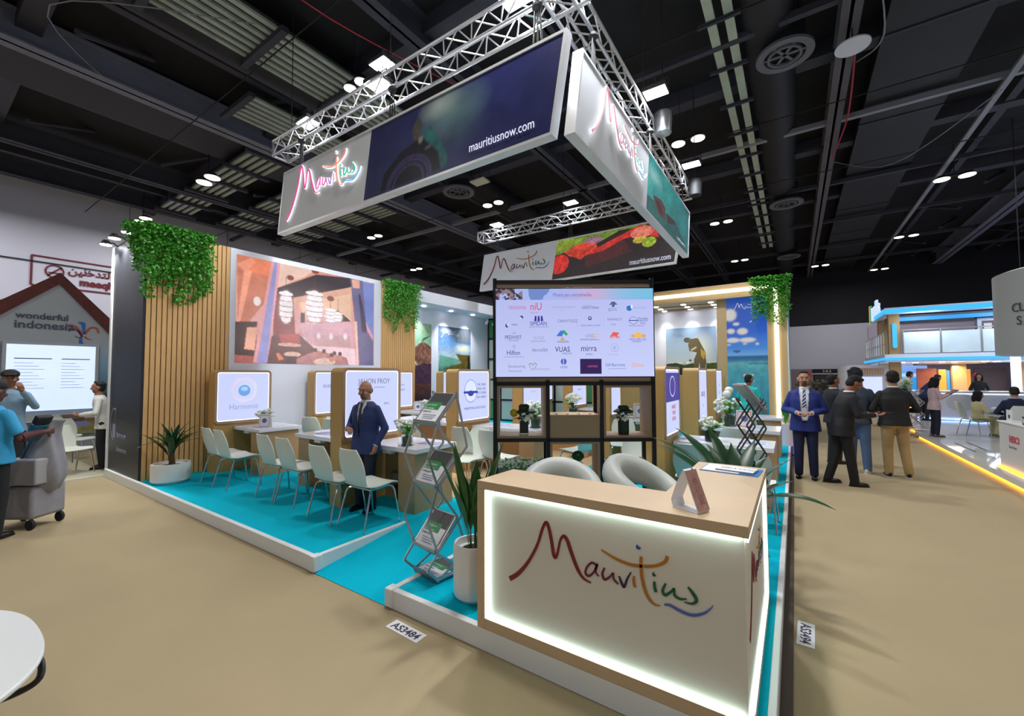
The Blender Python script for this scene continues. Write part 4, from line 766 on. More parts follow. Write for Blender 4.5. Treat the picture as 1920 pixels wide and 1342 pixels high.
# ================================================================ shell chairs
def make_chair(lab):
    t = thing('shell_chair', lab, 'chair', group='white shell chairs')
    prof = [(.23, .425, .20), (.20, .445, .215), (.12, .45, .225), (.0, .44, .225), (-.1, .435, .21), (-.17, .45, .185), (-.205, .49, .178), (-.225, .55, .19), (-.245, .62, .205), (-.262, .69, .205), (-.28, .76, .19), (-.298, .82, .165), (-.31, .865, .14)]
    c = catmull(prof, 3); n = 9; vs = []; vb = []
    for i, (y, z, w_) in enumerate(c):
        T_ = c[min(i+1, len(c)-1)][:2]-c[max(i-1, 0)][:2]; T_ /= np.linalg.norm(T_); N = np.array([T_[1], -T_[0]])
        for k in range(n):
            s = -1+2*k/(n-1); dish = .018*(s*s)*(1 if z > .47 else .6)
            if z <= .47: p = np.array([y, z+dish])
            else: p = np.array([y+dish*1.6, z])
            vs.append((s*w_, p[0], p[1])); q = p-.010*N*(-1); vb.append((s*w_, p[0]+N[0]*.011, p[1]+N[1]*.011))
    m = len(c); k0 = len(vs); fs = []
    for i in range(m-1):
        for k in range(n-1):
            a = i*n+k; fs.append((a, a+1, a+n+1, a+n)); fs.append((k0+a+1, k0+a, k0+a+n, k0+a+n+1))
    for i in range(m-1):
        for k in (0, n-1): a = i*n+k; fs.append((a, a+n, k0+a+n, k0+a))
    for k in range(n-1):
        for i in (0, m-1): a = i*n+k; fs.append((a, a+1, k0+a+1, k0+a))
    MB().add(vs+vb, fs).obj('seat_shell', SHELL, t, smooth=50)
    mb = MB(); mb.tube([(-.17, .14, .425), (-.17, -.12, .415)], .011, 7); mb.tube([(.17, .14, .425), (.17, -.12, .415)], .011, 7); mb.tube([(-.17, -.1, .412), (.17, -.1, .412)], .011, 7); mb.tube([(-.17, .12, .42), (.17, .12, .42)], .011, 7); mb.obj('seat_frame', CHROME, t)
    for sx_ in (-1, 1):
        MB().tube([(sx_*.15, .14, .42), (sx_*.19, .17, .405), (sx_*.205, .185, .36), (sx_*.235, .235, 0)], .0105, 7).obj('leg', CHROME, t)
        MB().tube([(sx_*.15, -.1, .415), (sx_*.195, -.135, .40), (sx_*.205, -.15, .36), (sx_*.23, -.24, 0)], .0105, 7).obj('leg', CHROME, t)
    return t
CH = [(-7.45, 3.0, 0, 'leftmost white shell chair in front of the oval emblem desk'), (-6.98, 2.98, 0, 'second white shell chair from the left, in front of the oval emblem desk'), (-5.94, 3.1, 0, 'white shell chair at the left of the middle desk row'), (-5.4, 3.08, 0, 'white shell chair just left of the bald man\'s pod'),
 (-4.5, 3.0, 0, 'white shell chair in front of the bald man\'s pod, second from the brochure rack'), (-3.97, 3.04, 0, 'nearest white shell chair, right in front of the bald man'), (-7.3, 4.45, 180, 'white chair behind the oval emblem desk'), (-7.75, 4.75, 20, 'white chair by the wall behind the left desk'), (-7.05, 4.75, 10, 'white chair just left of the bald man\'s pod at the back'),
 (-4.2, 5.1, 0, 'left of the two white chairs in front of the swimmer emblem pod'), (-3.62, 5.05, -8, 'right of the two white chairs in front of the swimmer emblem pod'), (-5.5, 5.3, 0, 'white chair at the back behind the nearest brochure rack'), (-3.95, 4.75, 180, 'white chair behind the bald man\'s desk'), (-2.9, 6.2, 70, 'white chair seen through the left shelf cell'), (-2.5, 7.2, 200, 'white chair seen through the lower middle shelf cell'), (-1.75, 5.35, 180, 'white chair seen through the lower right shelf cell'),
 (-.98, 5.3, 0, 'large pale chair behind the folding card at the right desk'), (-.42, 5.35, 0, 'white chair behind the second brochure rack'), (-.75, 7.15, 0, 'white chair pushed to the second right hand desk'), (-6.9, 6.7, 180, 'white chair behind the flower vase on the bald man\'s desk'), (-7.4, 8.0, 180, 'white chair in front of the alcove posters'), (-.8, 9.3, 0, 'white chair at the farthest right hand desk')]
ch0 = make_chair(CH[0][3])
for i, (x, y, a, lab) in enumerate(CH):
    if i == 0: ch0.location = (x, y, P); ch0.rotation_euler = (0, 0, R(a))
    else: copy_tree(ch0, (x, y, P), R(a), lab)
# chairs of the neighbouring stand on the left
for x, y, a, lab in ((-10.95, 1.9, -70, 'nearest white chair of the left neighbouring stand'), (-12.6, 2.25, -60, 'second white chair of the left neighbouring stand'), (-13.4, 2.2, -65, 'third white chair of the left neighbouring stand'), (-14.6, 2.1, 100, 'farthest white chair of the left neighbouring stand')): copy_tree(ch0, (x, y, .02), R(a), lab)
# ================================================================ round armchairs
def armchair(x, y, rz, lab, tilt=0):
    t = thing('round_armchair', lab, 'armchair', (x, y, P), R(rz)); CU = mat('pale_grey_leather', '#c3c9c4', .45, bump=.15, bscale=20)
    mb = MB(); n = 40; k = 12; vs = []
    for i in range(n):
        a = 2*math.pi*i/n; h = .5+.28*(.5-.5*math.cos(a)); th = .085+.02*(.5-.5*math.cos(a)); rr = .32+.03*(.5-.5*math.cos(a))
        for j in range(k):
            b = 2*math.pi*j/k; vs.append(((rr+th*math.cos(b))*math.sin(a), -(rr+th*math.cos(b))*-math.cos(a)*1.0, h+th*1.25*math.sin(b)))
    fs = [(i*k+j, i*k+(j+1) % k, ((i+1) % n)*k+(j+1) % k, ((i+1) % n)*k+j) for i in range(n) for j in range(k)]
    mb.add(vs, fs).obj('ring_cushion', CU, t, smooth=60)
    MB().lathe([(.05, .34), (.3, .36), (.34, .42), (.3, .47), (.02, .48)], n=28).obj('seat_cushion', mat('taupe_seat', '#8d8378', .6), t); MB().lathe([(.12, .3), (.33, .36), (.36, .5), (.35, .52), (.3, .4)], n=28).obj('bucket', CU, t)
    t.scale = (.86, .86, 1)
    MB().cyl((0, 0, .02), (0, 0, .34), .03, n=12).obj('pedestal', CHROME, t); MB().lathe([(.24, 0), (.24, .012), (.04, .03)], n=28).obj('foot_plate', CHROME, t)
armchair(-1.1, 3.76, -101, 'round pale grey armchair with open hoop back, behind the counter at right'); armchair(-1.62, 3.14, -146, 'round pale grey armchair of which only the rim shows behind the counter')
# ================================================================ zigzag brochure racks
GREENP = mat('green_print', '#1f8a48', .4, noise=.3, nscale=20); PHOTO = mat('dark_photo_print', '#3f3f42', .4, noise=.6, nscale=25)
def rack(x, y, rz, lab, lev=4, top=1.62):
    t = thing('brochure_rack', lab, 'brochure rack', (x, y, P), R(rz)); hw = .15; zs = [.02, .24, .75, 1.25]
    for i, z in enumerate(zs):
        flat = i == 0; dy, dz = (.3, .0) if flat else (.22, .24); nrm = Vector((0, -dz, dy)).normalized()*.01 if not flat else Vector((0, 0, .01))
        a = Vector((0, -.11, z)); up = Vector((0, dy, dz)); c = a+up/2
        tray = MB().obox(c, (hw, 0, 0), up/2, nrm*.4).obj('tray', ALUM, t)
        MB().obox(a+nrm*1.2, (hw, 0, 0), Vector((0, 0, .012)), nrm*1.6).obj('tray_lip', ALUM, tray)
        for s in (-1, 1): MB().obox(c+Vector((s*hw, 0, 0))+nrm*.6, (.008, 0, 0), up/2, nrm*.8).obj('tray_side', ALUM, tray)
        b = c+nrm*1.5; br = MB().obox(b, (hw-.018, 0, 0), up*.47, nrm*.3).obj('brochure', NOTEW, t)
        MB().obox(b+up*.26+nrm*.36, (hw-.02, 0, 0), up*.2, nrm*.05).obj('photo_band', PHOTO, br); MB().obox(b+up*.03+nrm*.36-Vector((.03, 0, 0)), (hw-.055, 0, 0), up*.12, nrm*.06).obj('green_band', GREENP, br)
        U, V = Vector((1, 0, 0)), up.normalized(); q = b+nrm*.45
        for k, s_ in enumerate(('LUX* RESORT', 'ECO ISLAND', 'GREEN KEY')):
            text(s_, .022, tuple(q+U*(-.12)+V*(-.02+.0-.0*k-.035*k+.03)), U, V, NOTEW if k < 2 else INK, br, ext=.0003)
        for k in range(3): MB().obox(q+U*(.0)+V*(-.085-.018*k), U*(.09-.01*k), V*.003, nrm*.03).obj('text_line', GREYTXT, br)
    for i in range(len(zs)-1):
        z0, z1 = zs[i], zs[i+1]
        for s in (-1, 1):
            xx = s*(hw+.012); m_ = (z0+z1)/2
            lo_, hi = (.19 if i == 0 else .08, z0+(.0 if i == 0 else .26)), (-.11, z1)
            for p0, p1 in (((xx, lo_[0], lo_[1]), (xx, hi[0], hi[1])), ((xx, -.11, z0), (xx, .2, m_+.04)), ((xx, .2, m_+.04), (xx, .08, z1+.26)), ((xx, -.11, z0+.02), (xx, -.2, m_)), ((xx, -.2, m_), (xx, -.11, z1))): MB().obox((Vector(p0)+Vector(p1))/2, (.004, 0, 0), (Vector(p1)-Vector(p0))/2, (Vector(p1)-Vector(p0)).cross(Vector((1, 0, 0))).normalized()*.009).obj('scissor_bar', ALUM, t)
    return t
rack(-2.52, 2.6, -9, 'silver zigzag brochure rack with four trays beside the counter plant', 4, 1.63)
# second rack seen from behind, by the right aisle
t = thing('brochure_rack', 'silver zigzag brochure rack seen from the side beyond the counter', 'brochure rack', (-.35, 4.5, P), R(34)); t.scale = (.62, .62, 1)
zz = [1.42, 1.18, .94, .7, .46]
for i in range(4):
    for s in (0, .03):
        a, b = (-.14 if i % 2 else .12, zz[i]+.0), (.12 if i % 2 else -.14, zz[i+1])
        for y in (-.14, .14): MB().obox(((a[0]+b[0])/2+s, y, (a[1]+b[1])/2-s), ((b[0]-a[0])/2, 0, (b[1]-a[1])/2), (0, .006, 0), Vector((b[0]-a[0], 0, b[1]-a[1])).cross(Vector((0, 1, 0))).normalized()*.009).obj('scissor_bar', DKSIL if 'DKSIL' in globals() else mat('dark_silver', '#6c6f72', .3, .8), t)
        for y in (-.14, .14): MB().obox(((a[0]+b[0])/2+s, y, (a[1]+b[1])/2-s), (-(b[0]-a[0])/2, 0, (b[1]-a[1])/2), (0, .006, 0), Vector((-(b[0]-a[0]), 0, b[1]-a[1])).cross(Vector((0, 1, 0))).normalized()*.009).obj('scissor_bar', mat('dark_silver', '#6c6f72', .3, .8), t)
MB().obox((0.0, 0, 1.42), (.17, 0, -.13), (0, .15, 0), (.006, 0, .008)).obj('tray', ALUM, t); bx('tray', (-.15, .15, -.15, .15, .0, .02), ALUM, t)
MB().obox((0.02, 0, 1.44), (.15, 0, -.115), (0, .13, 0), (.004, 0, .006)).obj('brochure', NOTEW, t)
for y in (-.14, .14): MB().cyl((-.14, y, .46), (-.14, y, .02), .008, n=6).obj('strut', ALUM, t)
# ================================================================ plants
def blade(L, w_, lean, az, curl, base=(0, 0, 0), n=10, fold=.25, stem=0.0, wf=None):
    """a strap leaf: arc starting up, leaning outwards"""
    mb = MB(); ca, sa = math.cos(az), math.sin(az); p = Vector(base); th = lean; vs = []; ds = L/n
    for i in range(n+1):
        s = i/n; ww = (wf(s) if wf else math.sin(math.pi*min(1, max(.0, (s-stem)/(1-stem)))**.8) if s > stem else .08)*w_/2+.0015
        d = Vector((math.sin(th)*ca, math.sin(th)*sa, math.cos(th))); up = Vector((-math.cos(th)*ca, -math.cos(th)*sa, math.sin(th))); side = Vector((-sa, ca, 0))
        vs += [p-side*ww+up*fold*ww, p+Vector((0, 0, 0)), p+side*ww+up*fold*ww]; p = p+d*ds; th += curl/n
    k = len(vs); off = Vector((0, 0, -.0015)); vs2 = vs+[v+off for v in vs]; fs = []
    for i in range(n):
        for j in (0, 1): a = i*3+j; fs += [(a, a+1, a+4, a+3), (k+a+1, k+a, k+a+3, k+a+4)]
        fs += [(i*3, i*3+3, k+i*3+3, k+i*3), (i*3+5, i*3+2, k+i*3+2, k+i*3+5)]
    return mb.add(vs2, fs)
def potted(name, lab, x, y, z, pr, ph, leaves, m=LEAF, prof=None, rz=0):
    t = thing(name, lab, 'potted plant', (x, y, z), rz)
    MB().lathe(prof or [(pr*.82, 0), (pr*.9, .02), (pr*1.0, ph*.15), (pr*1.02, ph*.85), (pr, ph), (pr*.86, ph), (pr*.84, ph*.88), (.01, ph*.87)], n=32).obj('pot', POT, t)
    MB().lathe([(pr*.83, ph*.86), (.01, ph*.9)], n=20).obj('soil', SOIL, t)
    for L in leaves: L.obj('leaf', m, t, smooth=60)
    return t
rg = random.Random(11)
lv = [blade(rg.uniform(.42, .62), rg.uniform(.05, .075), rg.uniform(.1, .8), rg.uniform(0, 6.28), rg.uniform(.5, 1.3), (rg.uniform(-.02, .02), rg.uniform(-.02, .02), .42+rg.uniform(-.08, .1)), fold=.3) for _ in range(22)]
lv += [blade(.75, .035, .9, az, 1.1, (0, 0, .5)) for az in (-.9, .6, 3.4)]
pt1 = potted('potted_dracaena', 'bushy dark green plant in a white oval pot before the left slat wall', -8.12, 2.52, P, .25, .3, lv)
MB().tube([(0, 0, .25), (.01, 0, .6)], [.035, .025], 8).obj('stem', mat('brown_stem', '#4a3a20', .8), pt1)
MB().tube([(.03, .02, .25), (-.04, .02, .55)], [.03, .02], 8).obj('stem', mat('brown_stem', '#4a3a20', .8), pt1)
rg = random.Random(5); lv = []
for k in range(13):
    az = rg.uniform(0, 6.28); L = rg.uniform(.5, .9); lv.append(blade(L, rg.uniform(.075, .115), rg.uniform(.02, .22), az, rg.uniform(.05, .35), (.04*math.cos(az), .04*math.sin(az), .36), stem=.28, fold=.35, n=12))
potted('potted_aspidistra', 'tall broad leaved plant in a white cylinder pot left of the counter', -2.03, 2.5, P, .15, .4, lv, mat('broad_leaf', '#1f5a24', .35, noise=.35, nscale=7), prof=[(.12, 0), (.148, .03), (.155, .1), (.155, .385), (.148, .4), (.13, .4), (.125, .35), (.01, .345)])
rg = random.Random(9); lv = []
for az, L, le, cu in ((2.5, .95, .55, .7), (2.9, .85, .75, .5), (2.2, .8, .35, .6), (3.3, .9, .5, .8), (1.8, .6, .3, .5), (.3, .6, .5, .5), (.9, .55, .35, .7), (-.4, .75, .8, 1.1), (-1.2, .6, .7, .4), (1.3, .7, .35, .7), (0, .5, .7, .5), (3.9, .5, .4, .6), (2.6, .6, .2, .7)):
    lv.append(blade(L, .12, le, az, cu, (0, 0, .52), stem=.2, fold=.3, n=12))
potted('potted_aspidistra', 'dark long leaved plant in a white pot behind the right end of the counter', -.42, 3.95, P, .16, .42, lv, mat('deep_leaf', '#16401f', .35, noise=.3, nscale=7), prof=[(.12, 0), (.15, .03), (.16, .1), (.16, .4), (.15, .42), (.13, .42), (.125, .37), (.01, .365)])
rg = random.Random(2)
potted('grassy_plant', 'spiky green plant beside the lit column at the right edge of the stand', -.2, 11.6, P, .15, .5, [blade(.6, .03, rg.uniform(0, .3), rg.uniform(0, 6.28), .3, (0, 0, .45)) for _ in range(24)], IVYM, prof=[(.14, 0), (.15, .5), (.13, .5), (.01, .46)])
# hanging ivy
def ivy(lab, fn, W_, drop, n, seed, size=.05):
    """fn(u along wall, v down, d out) -> point"""
    rg = random.Random(seed); t = thing('hanging_ivy', lab, 'hanging plant', fn(0, 0, 0)); mv = MB(); ml = MB(); o = Vector(fn(0, 0, 0)); nv = int(W_*22)
    lens = [drop*(.45+.55*abs(math.sin(i*1.7+seed))*rg.uniform(.6, 1)) for i in range(nv)]
    for i in range(nv):
        u = W_*(i+.5)/nv; L = lens[i]; pts = []
        for k in range(7): v = L*k/6; pts.append(Vector(fn(u+.03*math.sin(k+i), v-.04*(k == 0), .05+.04*math.sin(k*1.3+i)))-o)
        mv.tube(pts, .004, 4); q = int(n*L/sum(lens))
        for _ in range(q):
            s = (rg.random()**1.7); v = L*s; uu = u+rg.uniform(-.07, .07)*(1.3-s); c = Vector(fn(uu, v, .03+rg.uniform(0, .17)*(1.2-s)))-o
            a = Vector((rg.uniform(-1, 1), rg.uniform(-1, 1), rg.uniform(-1, .3))).normalized(); b = a.orthogonal().normalized(); w_ = size*rg.uniform(.6, 1.15)
            b = (b*math.cos(k)+a.cross(b)*math.sin(k)).normalized(); nn = a.cross(b)*w_*.18
            ml.add([c, c+a*w_*.5+b*w_*.42+nn, c+a*w_*1.1, c+a*w_*.5-b*w_*.42+nn], [(0, 1, 2, 3)] if 0 else [(0, 1, 2), (0, 2, 3)])
    mv.obj('vine', mat('vine_stem', '#4a6a2a', .7), t); tag(ml.obj('leaves', IVYM, t, smooth=0, fix=False), kind='stuff'); return t
ivy('wide mass of hanging ivy at the top of the left slat wall', lambda u, v, d: (-8.56+d, 2.15+u, 4.22-v), .98, 1.3, 2600, 3, .068)
ivy('small clump of ivy wrapping the corner above the black end panel', lambda u, v, d: (-8.75+u, 2.22-d, 4.2-v), .25, .75, 900, 6, .05)
ivy('hanging ivy above the second slat wall beside the restaurant picture', lambda u, v, d: (-8.56+d, 6.9+u, 4.2-v), 1.12, 1.35, 3600, 4, .05)
ivy('bright hanging ivy at the top of the lit column on the right', lambda u, v, d: (-.85+u, 12.55-d, 4.25-v), .8, 1.35, 3400, 8, .06)
# ================================================================ small desk items
def bouquet(x, y, lab, s=1.0, z=P+.77, extra=None, seed=1, dark=False):
    t = thing('flower_vase', lab, 'vase of flowers', (x, y, z), rg.uniform(0, 3)); r2 = random.Random(seed)
    MB().lathe([(.045*s, 0), (.055*s, .01), (.055*s, .1*s), (.05*s, .1*s), (.045*s, .02), (.005, .018)], n=18).obj('vase', GLASS if not dark else mat('smoky_glass', '#1b2a20', .1), t); MB().lathe([(.042*s, .02), (.044*s, .08*s), (.01, .085*s)], n=14).obj('wrapped_leaf', LEAF, t)
    ms = MB(); mp = MB(); ml = MB()
    for k in range(16):
        a = r2.uniform(0, 6.28); rr = r2.uniform(.0, .1)*s; h = (.12+r2.uniform(.02, .1))*s; p = Vector((rr*math.cos(a), rr*math.sin(a), h)); ms.tube([(0, 0, .06*s), tuple(p)], .003, 4)
        for j in range(5):
            q = p+Vector((r2.uniform(-1, 1), r2.uniform(-1, 1), r2.uniform(-.6, 1)))*.025*s; mp.sph(tuple(q), (.016*s, .016*s, .012*s), 6, 4)
    for k in range(9):
        a = r2.uniform(0, 6.28); ml.add(*[(lambda m_: (m_.v, m_.f))(blade(.16*s, .045*s, r2.uniform(.2, 1.1), a, .8, (0, 0, .1*s), n=5))][0])
    ms.obj('stems', LEAF, t); mp.obj('blossoms', PETAL, t); ml.obj('foliage', IVYM, t)
    if extra: extra(t, s)
    return t
def lily(t, s): 
    for k, (a, b) in enumerate(((.05, .3), (-.04, .27))):
        MB().sph((a*s, .02, b*s), (.035*s, .035*s, .03*s), 8, 6).obj('large_white_flower', PETAL, t)
bouquet(-7.75, 3.72, 'vase of white flowers on the oval emblem desk', 1.25, seed=1); bouquet(-4.05, 3.66, 'green wrapped vase of white flowers on the bald man\'s desk', 1.35, seed=2); bouquet(-7.35, 7.25, 'small vase of flowers beside the little sign on the far left desk', 1.2, seed=3)
bouquet(-.93, 6.05, 'dark vase of white flowers on the nearest right hand desk', 1.35, seed=4, dark=True); bouquet(-.93, 8.0, 'tall white flowers on the second right hand desk', 2.0, seed=5, extra=lily); bouquet(-3.9, 8.1, 'white flowers seen through the left shelf cell', 2.0, seed=6)
bouquet(-3.6, 6.05, 'large bunch of white flowers left inside the shelf view', 1.8, seed=7, extra=lambda t, s: MB().sph((.06, 0, .3), (.06, .06, .04), 10, 6).obj('pink_flower', mat('pink_petal', '#d8365c', .5), t)); bouquet(-2.2, 8.4, 'white flowers behind the vase in the right shelf cell', 1.6, seed=8); bouquet(-3.95, 10.35, 'small white flowers seen through the middle shelf cell', 1.7, seed=9)
def tent(x, y, rz, lab, c='#c87a90', s=1.0, z=P+.77):
    t = thing('table_sign', lab, 'table sign', (x, y, z), R(rz)); h = .19*s; w_ = .075*s
    MB().obox((0, -.025, h/2), (w_, 0, 0), (0, .012, h/2), (0, .002, 0)).obj('front_board', NOTEW, t); MB().obox((0, .025, h/2), (w_, 0, 0), (0, -.012, h/2), (0, .002, 0)).obj('back_board', NOTEW, t)
    o = MB().obox((0, -.0275, h/2), (w_*.86, 0, 0), (0, .0105, h*.43), (0, .0004, 0)).obj('print_area', mat('sign_face_'+c.strip('#'), c, .5), t); MB().obox((0, -.0285, h/2), (w_*.78, 0, 0), (0, .009, h*.38), (0, .0004, 0)).obj('print_field', NOTEW, t)
    mb = MB(); mb.prism(el(w_*.45, h*.17), lambda u, v, d: (u, -.0295-.0+d+v*.12, h*.52+v), -.0006, 0); mb.obj('round_emblem', mat('sign_face2', '#6a6aa0', .5), t)
tent(-7.5, 3.62, 35, 'pink framed table sign with round emblem beside the vase on the oval emblem desk', '#b890b8', 1.2); tent(-7.6, 7.2, 60, 'small table sign with dark frame beside flowers on the far left desk', '#5a4a5a', 1.2)
tent(-.7, 7.85, 15, 'white table sign with purple round emblem on the second right hand desk', '#d88a78', 1.5); tent(-3.75, 10.3, 40, 'orange topped table sign seen through the middle shelf cell', '#d87a5a', 1.4); tent(-2.55, 8.3, 40, 'table sign with letters behind the right shelf vase', '#d87a6a', 1.6); tent(-2.9, 12.0, 40, 'tiny pale table sign far behind the right shelf cell', '#b890b8', 1.6, z=P)
for x, y, lab in ((-7.5, 3.55, 'flat papers on the oval emblem desk'), (-5.9, 3.7, 'open folder on the desk left of the bald man\'s pod'), (-3.9, 3.9, 'magazines on the bald man\'s desk beside the vase'), (-1.15, 6.1, 'shiny grey tablet on the nearest right hand desk'), (-.45, 6.1, 'papers at the right end of the nearest right hand desk'), (-.55, 7.85, 'papers on the second right hand desk'), (-4.3, 5.95, 'papers on the swimmer emblem desk'), (-4.2, 8.0, 'papers on the desk seen through the left shelf cell')):
    t = thing('papers', lab, 'papers', (x, y+.05, P+.77), R(rg.uniform(-15, 15))); bx('sheet', (-.15, .15, -.1, .1, 0, .003), NOTEW, t); o = bx('sheet', (-.1, .14, -.09, .1, .003, .006), mat('pale_blue_print', '#b4bce0', .3), t); bx('sheet', (-.16, -.03, -.1, .08, .006, .009), mat('lilac_print', '#9c98b8', .4), t)
# vases with hats of leaves in the shelf cells
def hatvase(u, lab, kind):
    t = thing('leaf_vase', lab, 'vase of flowers', (0, 0, 0)); t.matrix_world = Matrix.Translation((cc.x, cc.y, P)) @ Matrix.Rotation(UZ, 4, 'Z') @ Matrix.Translation((u, .1, zb+.045)) @ Matrix.Scale(.8, 4)
    dk = mat('dark_leaf_wrap', '#1c3020', .5, noise=.4, nscale=12)
    if kind: MB().lathe([(.07, .0), (.075, .02), (.075, .22), (.06, .23)], n=16).obj('vase', dk, t); bx('vase_foot', (-.06, .06, -.05, .05, -.0, .02), GLASS, t)
    else: bx('vase', (-.06, .06, -.06, .06, .03, .22), dk, t, .008); bx('vase_foot', (-.062, .062, -.062, .062, 0, .03), GLASS, t, .004)
    MB().lathe([(.075, .28), (.075, .38), (.055, .4)] if kind else [(.07, .29), (.075, .4), (.055, .42)], (0 if kind else .0, 0, 0), n=16).obj('leaf_crown', dk, t)
    MB().lathe([(.11, .3), (.12, .32), (.06, .36)], (0 if kind else .03, 0, 0), n=16, sx=1.2).obj('leaf_brim', dk, t)
    mb = MB(); r2 = random.Random(4)
    for k in range(40): a = r2.uniform(0, 6.28); mb.sph((.1*math.cos(a)*r2.random()+(.03 if not kind else 0), .08*math.sin(a)-.03, r2.uniform(.2, .3)), .02, 6, 4)
    mb.obj('blossoms', PETAL, t); ml = MB()
    for k in range(16): m_ = blade(.16, .05, r2.uniform(.6, 1.5), r2.uniform(0, 6.28), .5, (0, 0, .22), n=4); ml.add(m_.v, m_.f)
    ml.obj('foliage', dk, t)
    if not kind: MB().sph((-.14, 0, .3), (.055, .055, .055), 12, 8).obj('yellow_flower', mat('yellow_petal', '#c9b02a', .6), t)
hatvase((xs[0]+xs[1])/2+.03, 'dark square leaf wrapped vase with yellow flower in the left shelf cell', 0); hatvase((xs[2]+xs[3])/2-.02, 'dark round vase of leaves and white flowers in the right shelf cell', 1)
t = thing('leaf_vase', 'small dark vase just showing in the lower middle shelf cell', 'vase of flowers', (0, 0, 0)); t.matrix_world = Matrix.Translation((cc.x, cc.y, P)) @ Matrix.Rotation(UZ, 4, 'Z') @ Matrix.Translation((.05, .1, .545)); bx('vase', (-.05, .05, -.05, .05, 0, .13), mat('dark_leaf_wrap', '#1c3020'), t); MB().sph((0, 0, .2), (.07, .06, .06), 10, 6).obj('leaf_crown', LEAF, t)
ml = MB()
for k in range(10): m_ = blade(.14, .04, .8, k*.63, .7, (0, 0, .13), n=4); ml.add(m_.v, m_.f)
ml.obj('foliage', IVYM, t)
# waste bin
for x, y, lab in ((-4.42, 3.95, 'grey waste bin with liner behind the nearest white chair'), (-3.35, 5.3, 'grey waste bin behind the counter plant')):
    t = thing('waste_bin', lab, 'bin', (x, y, P)); MB().lathe([(.12, 0), (.16, .34), (.15, .34), (.11, .02)], n=20).obj('bucket', mat('dark_bin', '#3a3634', .6), t); MB().lathe([(.165, .22), (.172, .35), (.15, .36), (.15, .3)], n=20).obj('liner', mat('grey_liner', '#8a8583', .5), t)
# ================================================================ portal at the back right
pb = thing('portal_frame', 'pale wood portal with lit beam and lit column at the back right', 'portal', (-.5, 12.6, P))
def PB(name, b, m): o = bx(name, b, m, pb); o.location = (.5, -12.6, -P); return o
CW = mat('portal_wood', '#c9ab7c', .5)
PB('beam', (-9.0, -.12, 12.6, 12.9, 3.82, 4.2), CW); PB('beam_led', (-9.0, -.5, 12.57, 12.6, 3.97, 4.06), LEDWARM)
PB('column', (-.55, -.12, 12.6, 13.0, P, 4.2), CW); PB('column_led', (-.39, -.3, 12.57, 12.6, P, 4.0), LEDWARM); PB('column_edge', (-.12, -.1, 12.58, 13.0, P, 4.2), WTRIM)
PB('ceiling_board', (-9.0, -.55, 12.9, 17, 3.85, 3.9), CW); PB('back_wall', (-9.0, -.2, 14.5, 14.6, P, 3.85), WHITE); PB('side_wall', (-.2, -.1, 13.0, 17.5, P, 3.9), mat('cyan_side_graphic', '#3fa6c4', .4, noise=.4, nscale=1.2)); PB('wood_panel', (-1.75, -1.5, 12.8, 12.9, P, 3.82), CW)
for y in (13.4, 14.1): PB('slot_diffuser', (-3.4, -1.7, y, y+.09, 3.84, 3.852), DARKG)
PB('low_wall', (-5.0, -1.6, 12.75, 12.85, P, 1.7), mat('pod_wood', '#bd9c66'))
k = 0
for y in (13.2, 13.75, 14.25):
    for x in (-4.4, -3.5, -2.7, -1.95):
        t = thing('recessed_spotlight', ['first', 'second', 'third'][int((y-13)//.5)]+' row recessed spotlight in the portal ceiling, '+{-4.4: 'leftmost', -3.5: 'second from left', -2.7: 'third from left', -1.95: 'rightmost'}[x], 'spotlight', (x, y, 3.848), group='portal ceiling spotlights'); MB().lathe([(.07, 0), (.07, -.012)], n=14).obj('lens', FLOODM, t)
        if y == 14.25: area((x, y, 3.8), (x, 14.45, 1.5), .08, 3.5, (1, .97, .9), spread=70)
area((-3.0, 13.2, 3.7), (-3, 12.9, 0), .5, 28, (1, .95, .85))
T = lambda x, y: ((PYc(x, y, 12.75)[0]+1.5)/.97, (3.9-PYc(x, y, 12.75)[2])/3.3)
cv = Canvas(60, 180, CT(1200, 500, 5.16, T)); cv.grad([(0, '#1646a8'), (.3, '#1f5cc8'), (.44, '#3f86d8'), (.495, '#6aa8dc'), (.5, '#1a4a88'), (.53, '#1f6a94'), (.56, '#5aa6ac'), (.62, '#3c93a4'), (.8, '#2a7f94'), (1, '#1f6a80')])
for x, y, rx, ry in ((870, 470, 75, 70), (930, 555, 38, 18), (880, 625, 45, 30), (990, 625, 62, 38), (900, 712, 80, 28), (1040, 708, 95, 28), (1015, 745, 25, 9), (1135, 745, 20, 14), (860, 755, 25, 8)): cv.ell(x, y, rx, ry, '#dcd8d0', .95, .35)
cv.blur(2); cv.ell(938, 818, 35, 14, '#3a5c94'); cv.poly([(1040, 520), (1065, 530), (1095, 512), (1070, 536)], '#ffffff'); m = (cv.Vv > .53).astype(float); cv.noise(6, .35, 3, m); cv.poly([(1040, 930), (1240, 925), (1240, 945), (1050, 942)], '#1a5c84', .7)
cv.poly([(1000, 1040), (1105, 1040), (1105, 1112), (1040, 1118), (1030, 1070), (1000, 1060)], '#b4b8b0'); cv.poly([(1055, 1058), (1100, 1058), (1100, 1100), (1055, 1100)], '#3a6a6a')
sp = poster_thing('sea_picture', 'tall blue picture of sea and clouds beside the lit column', cv, (-1.5, 12.74, .6), (1, 0, 0), .97, 3.3, mat('backlit_sea', '#ffffff', .5, attr='emit', es=.8), 'picture')
logo(sp, (.1, -.008, 2.82), (1, 0, 0), (0, 0, 1), .78, lambda c: WHITE)
T = lambda x, y: ((PYc(x, y, 14.45)[0]+3.52)/1.52, (3.28-PYc(x, y, 14.45)[2])/1.62)
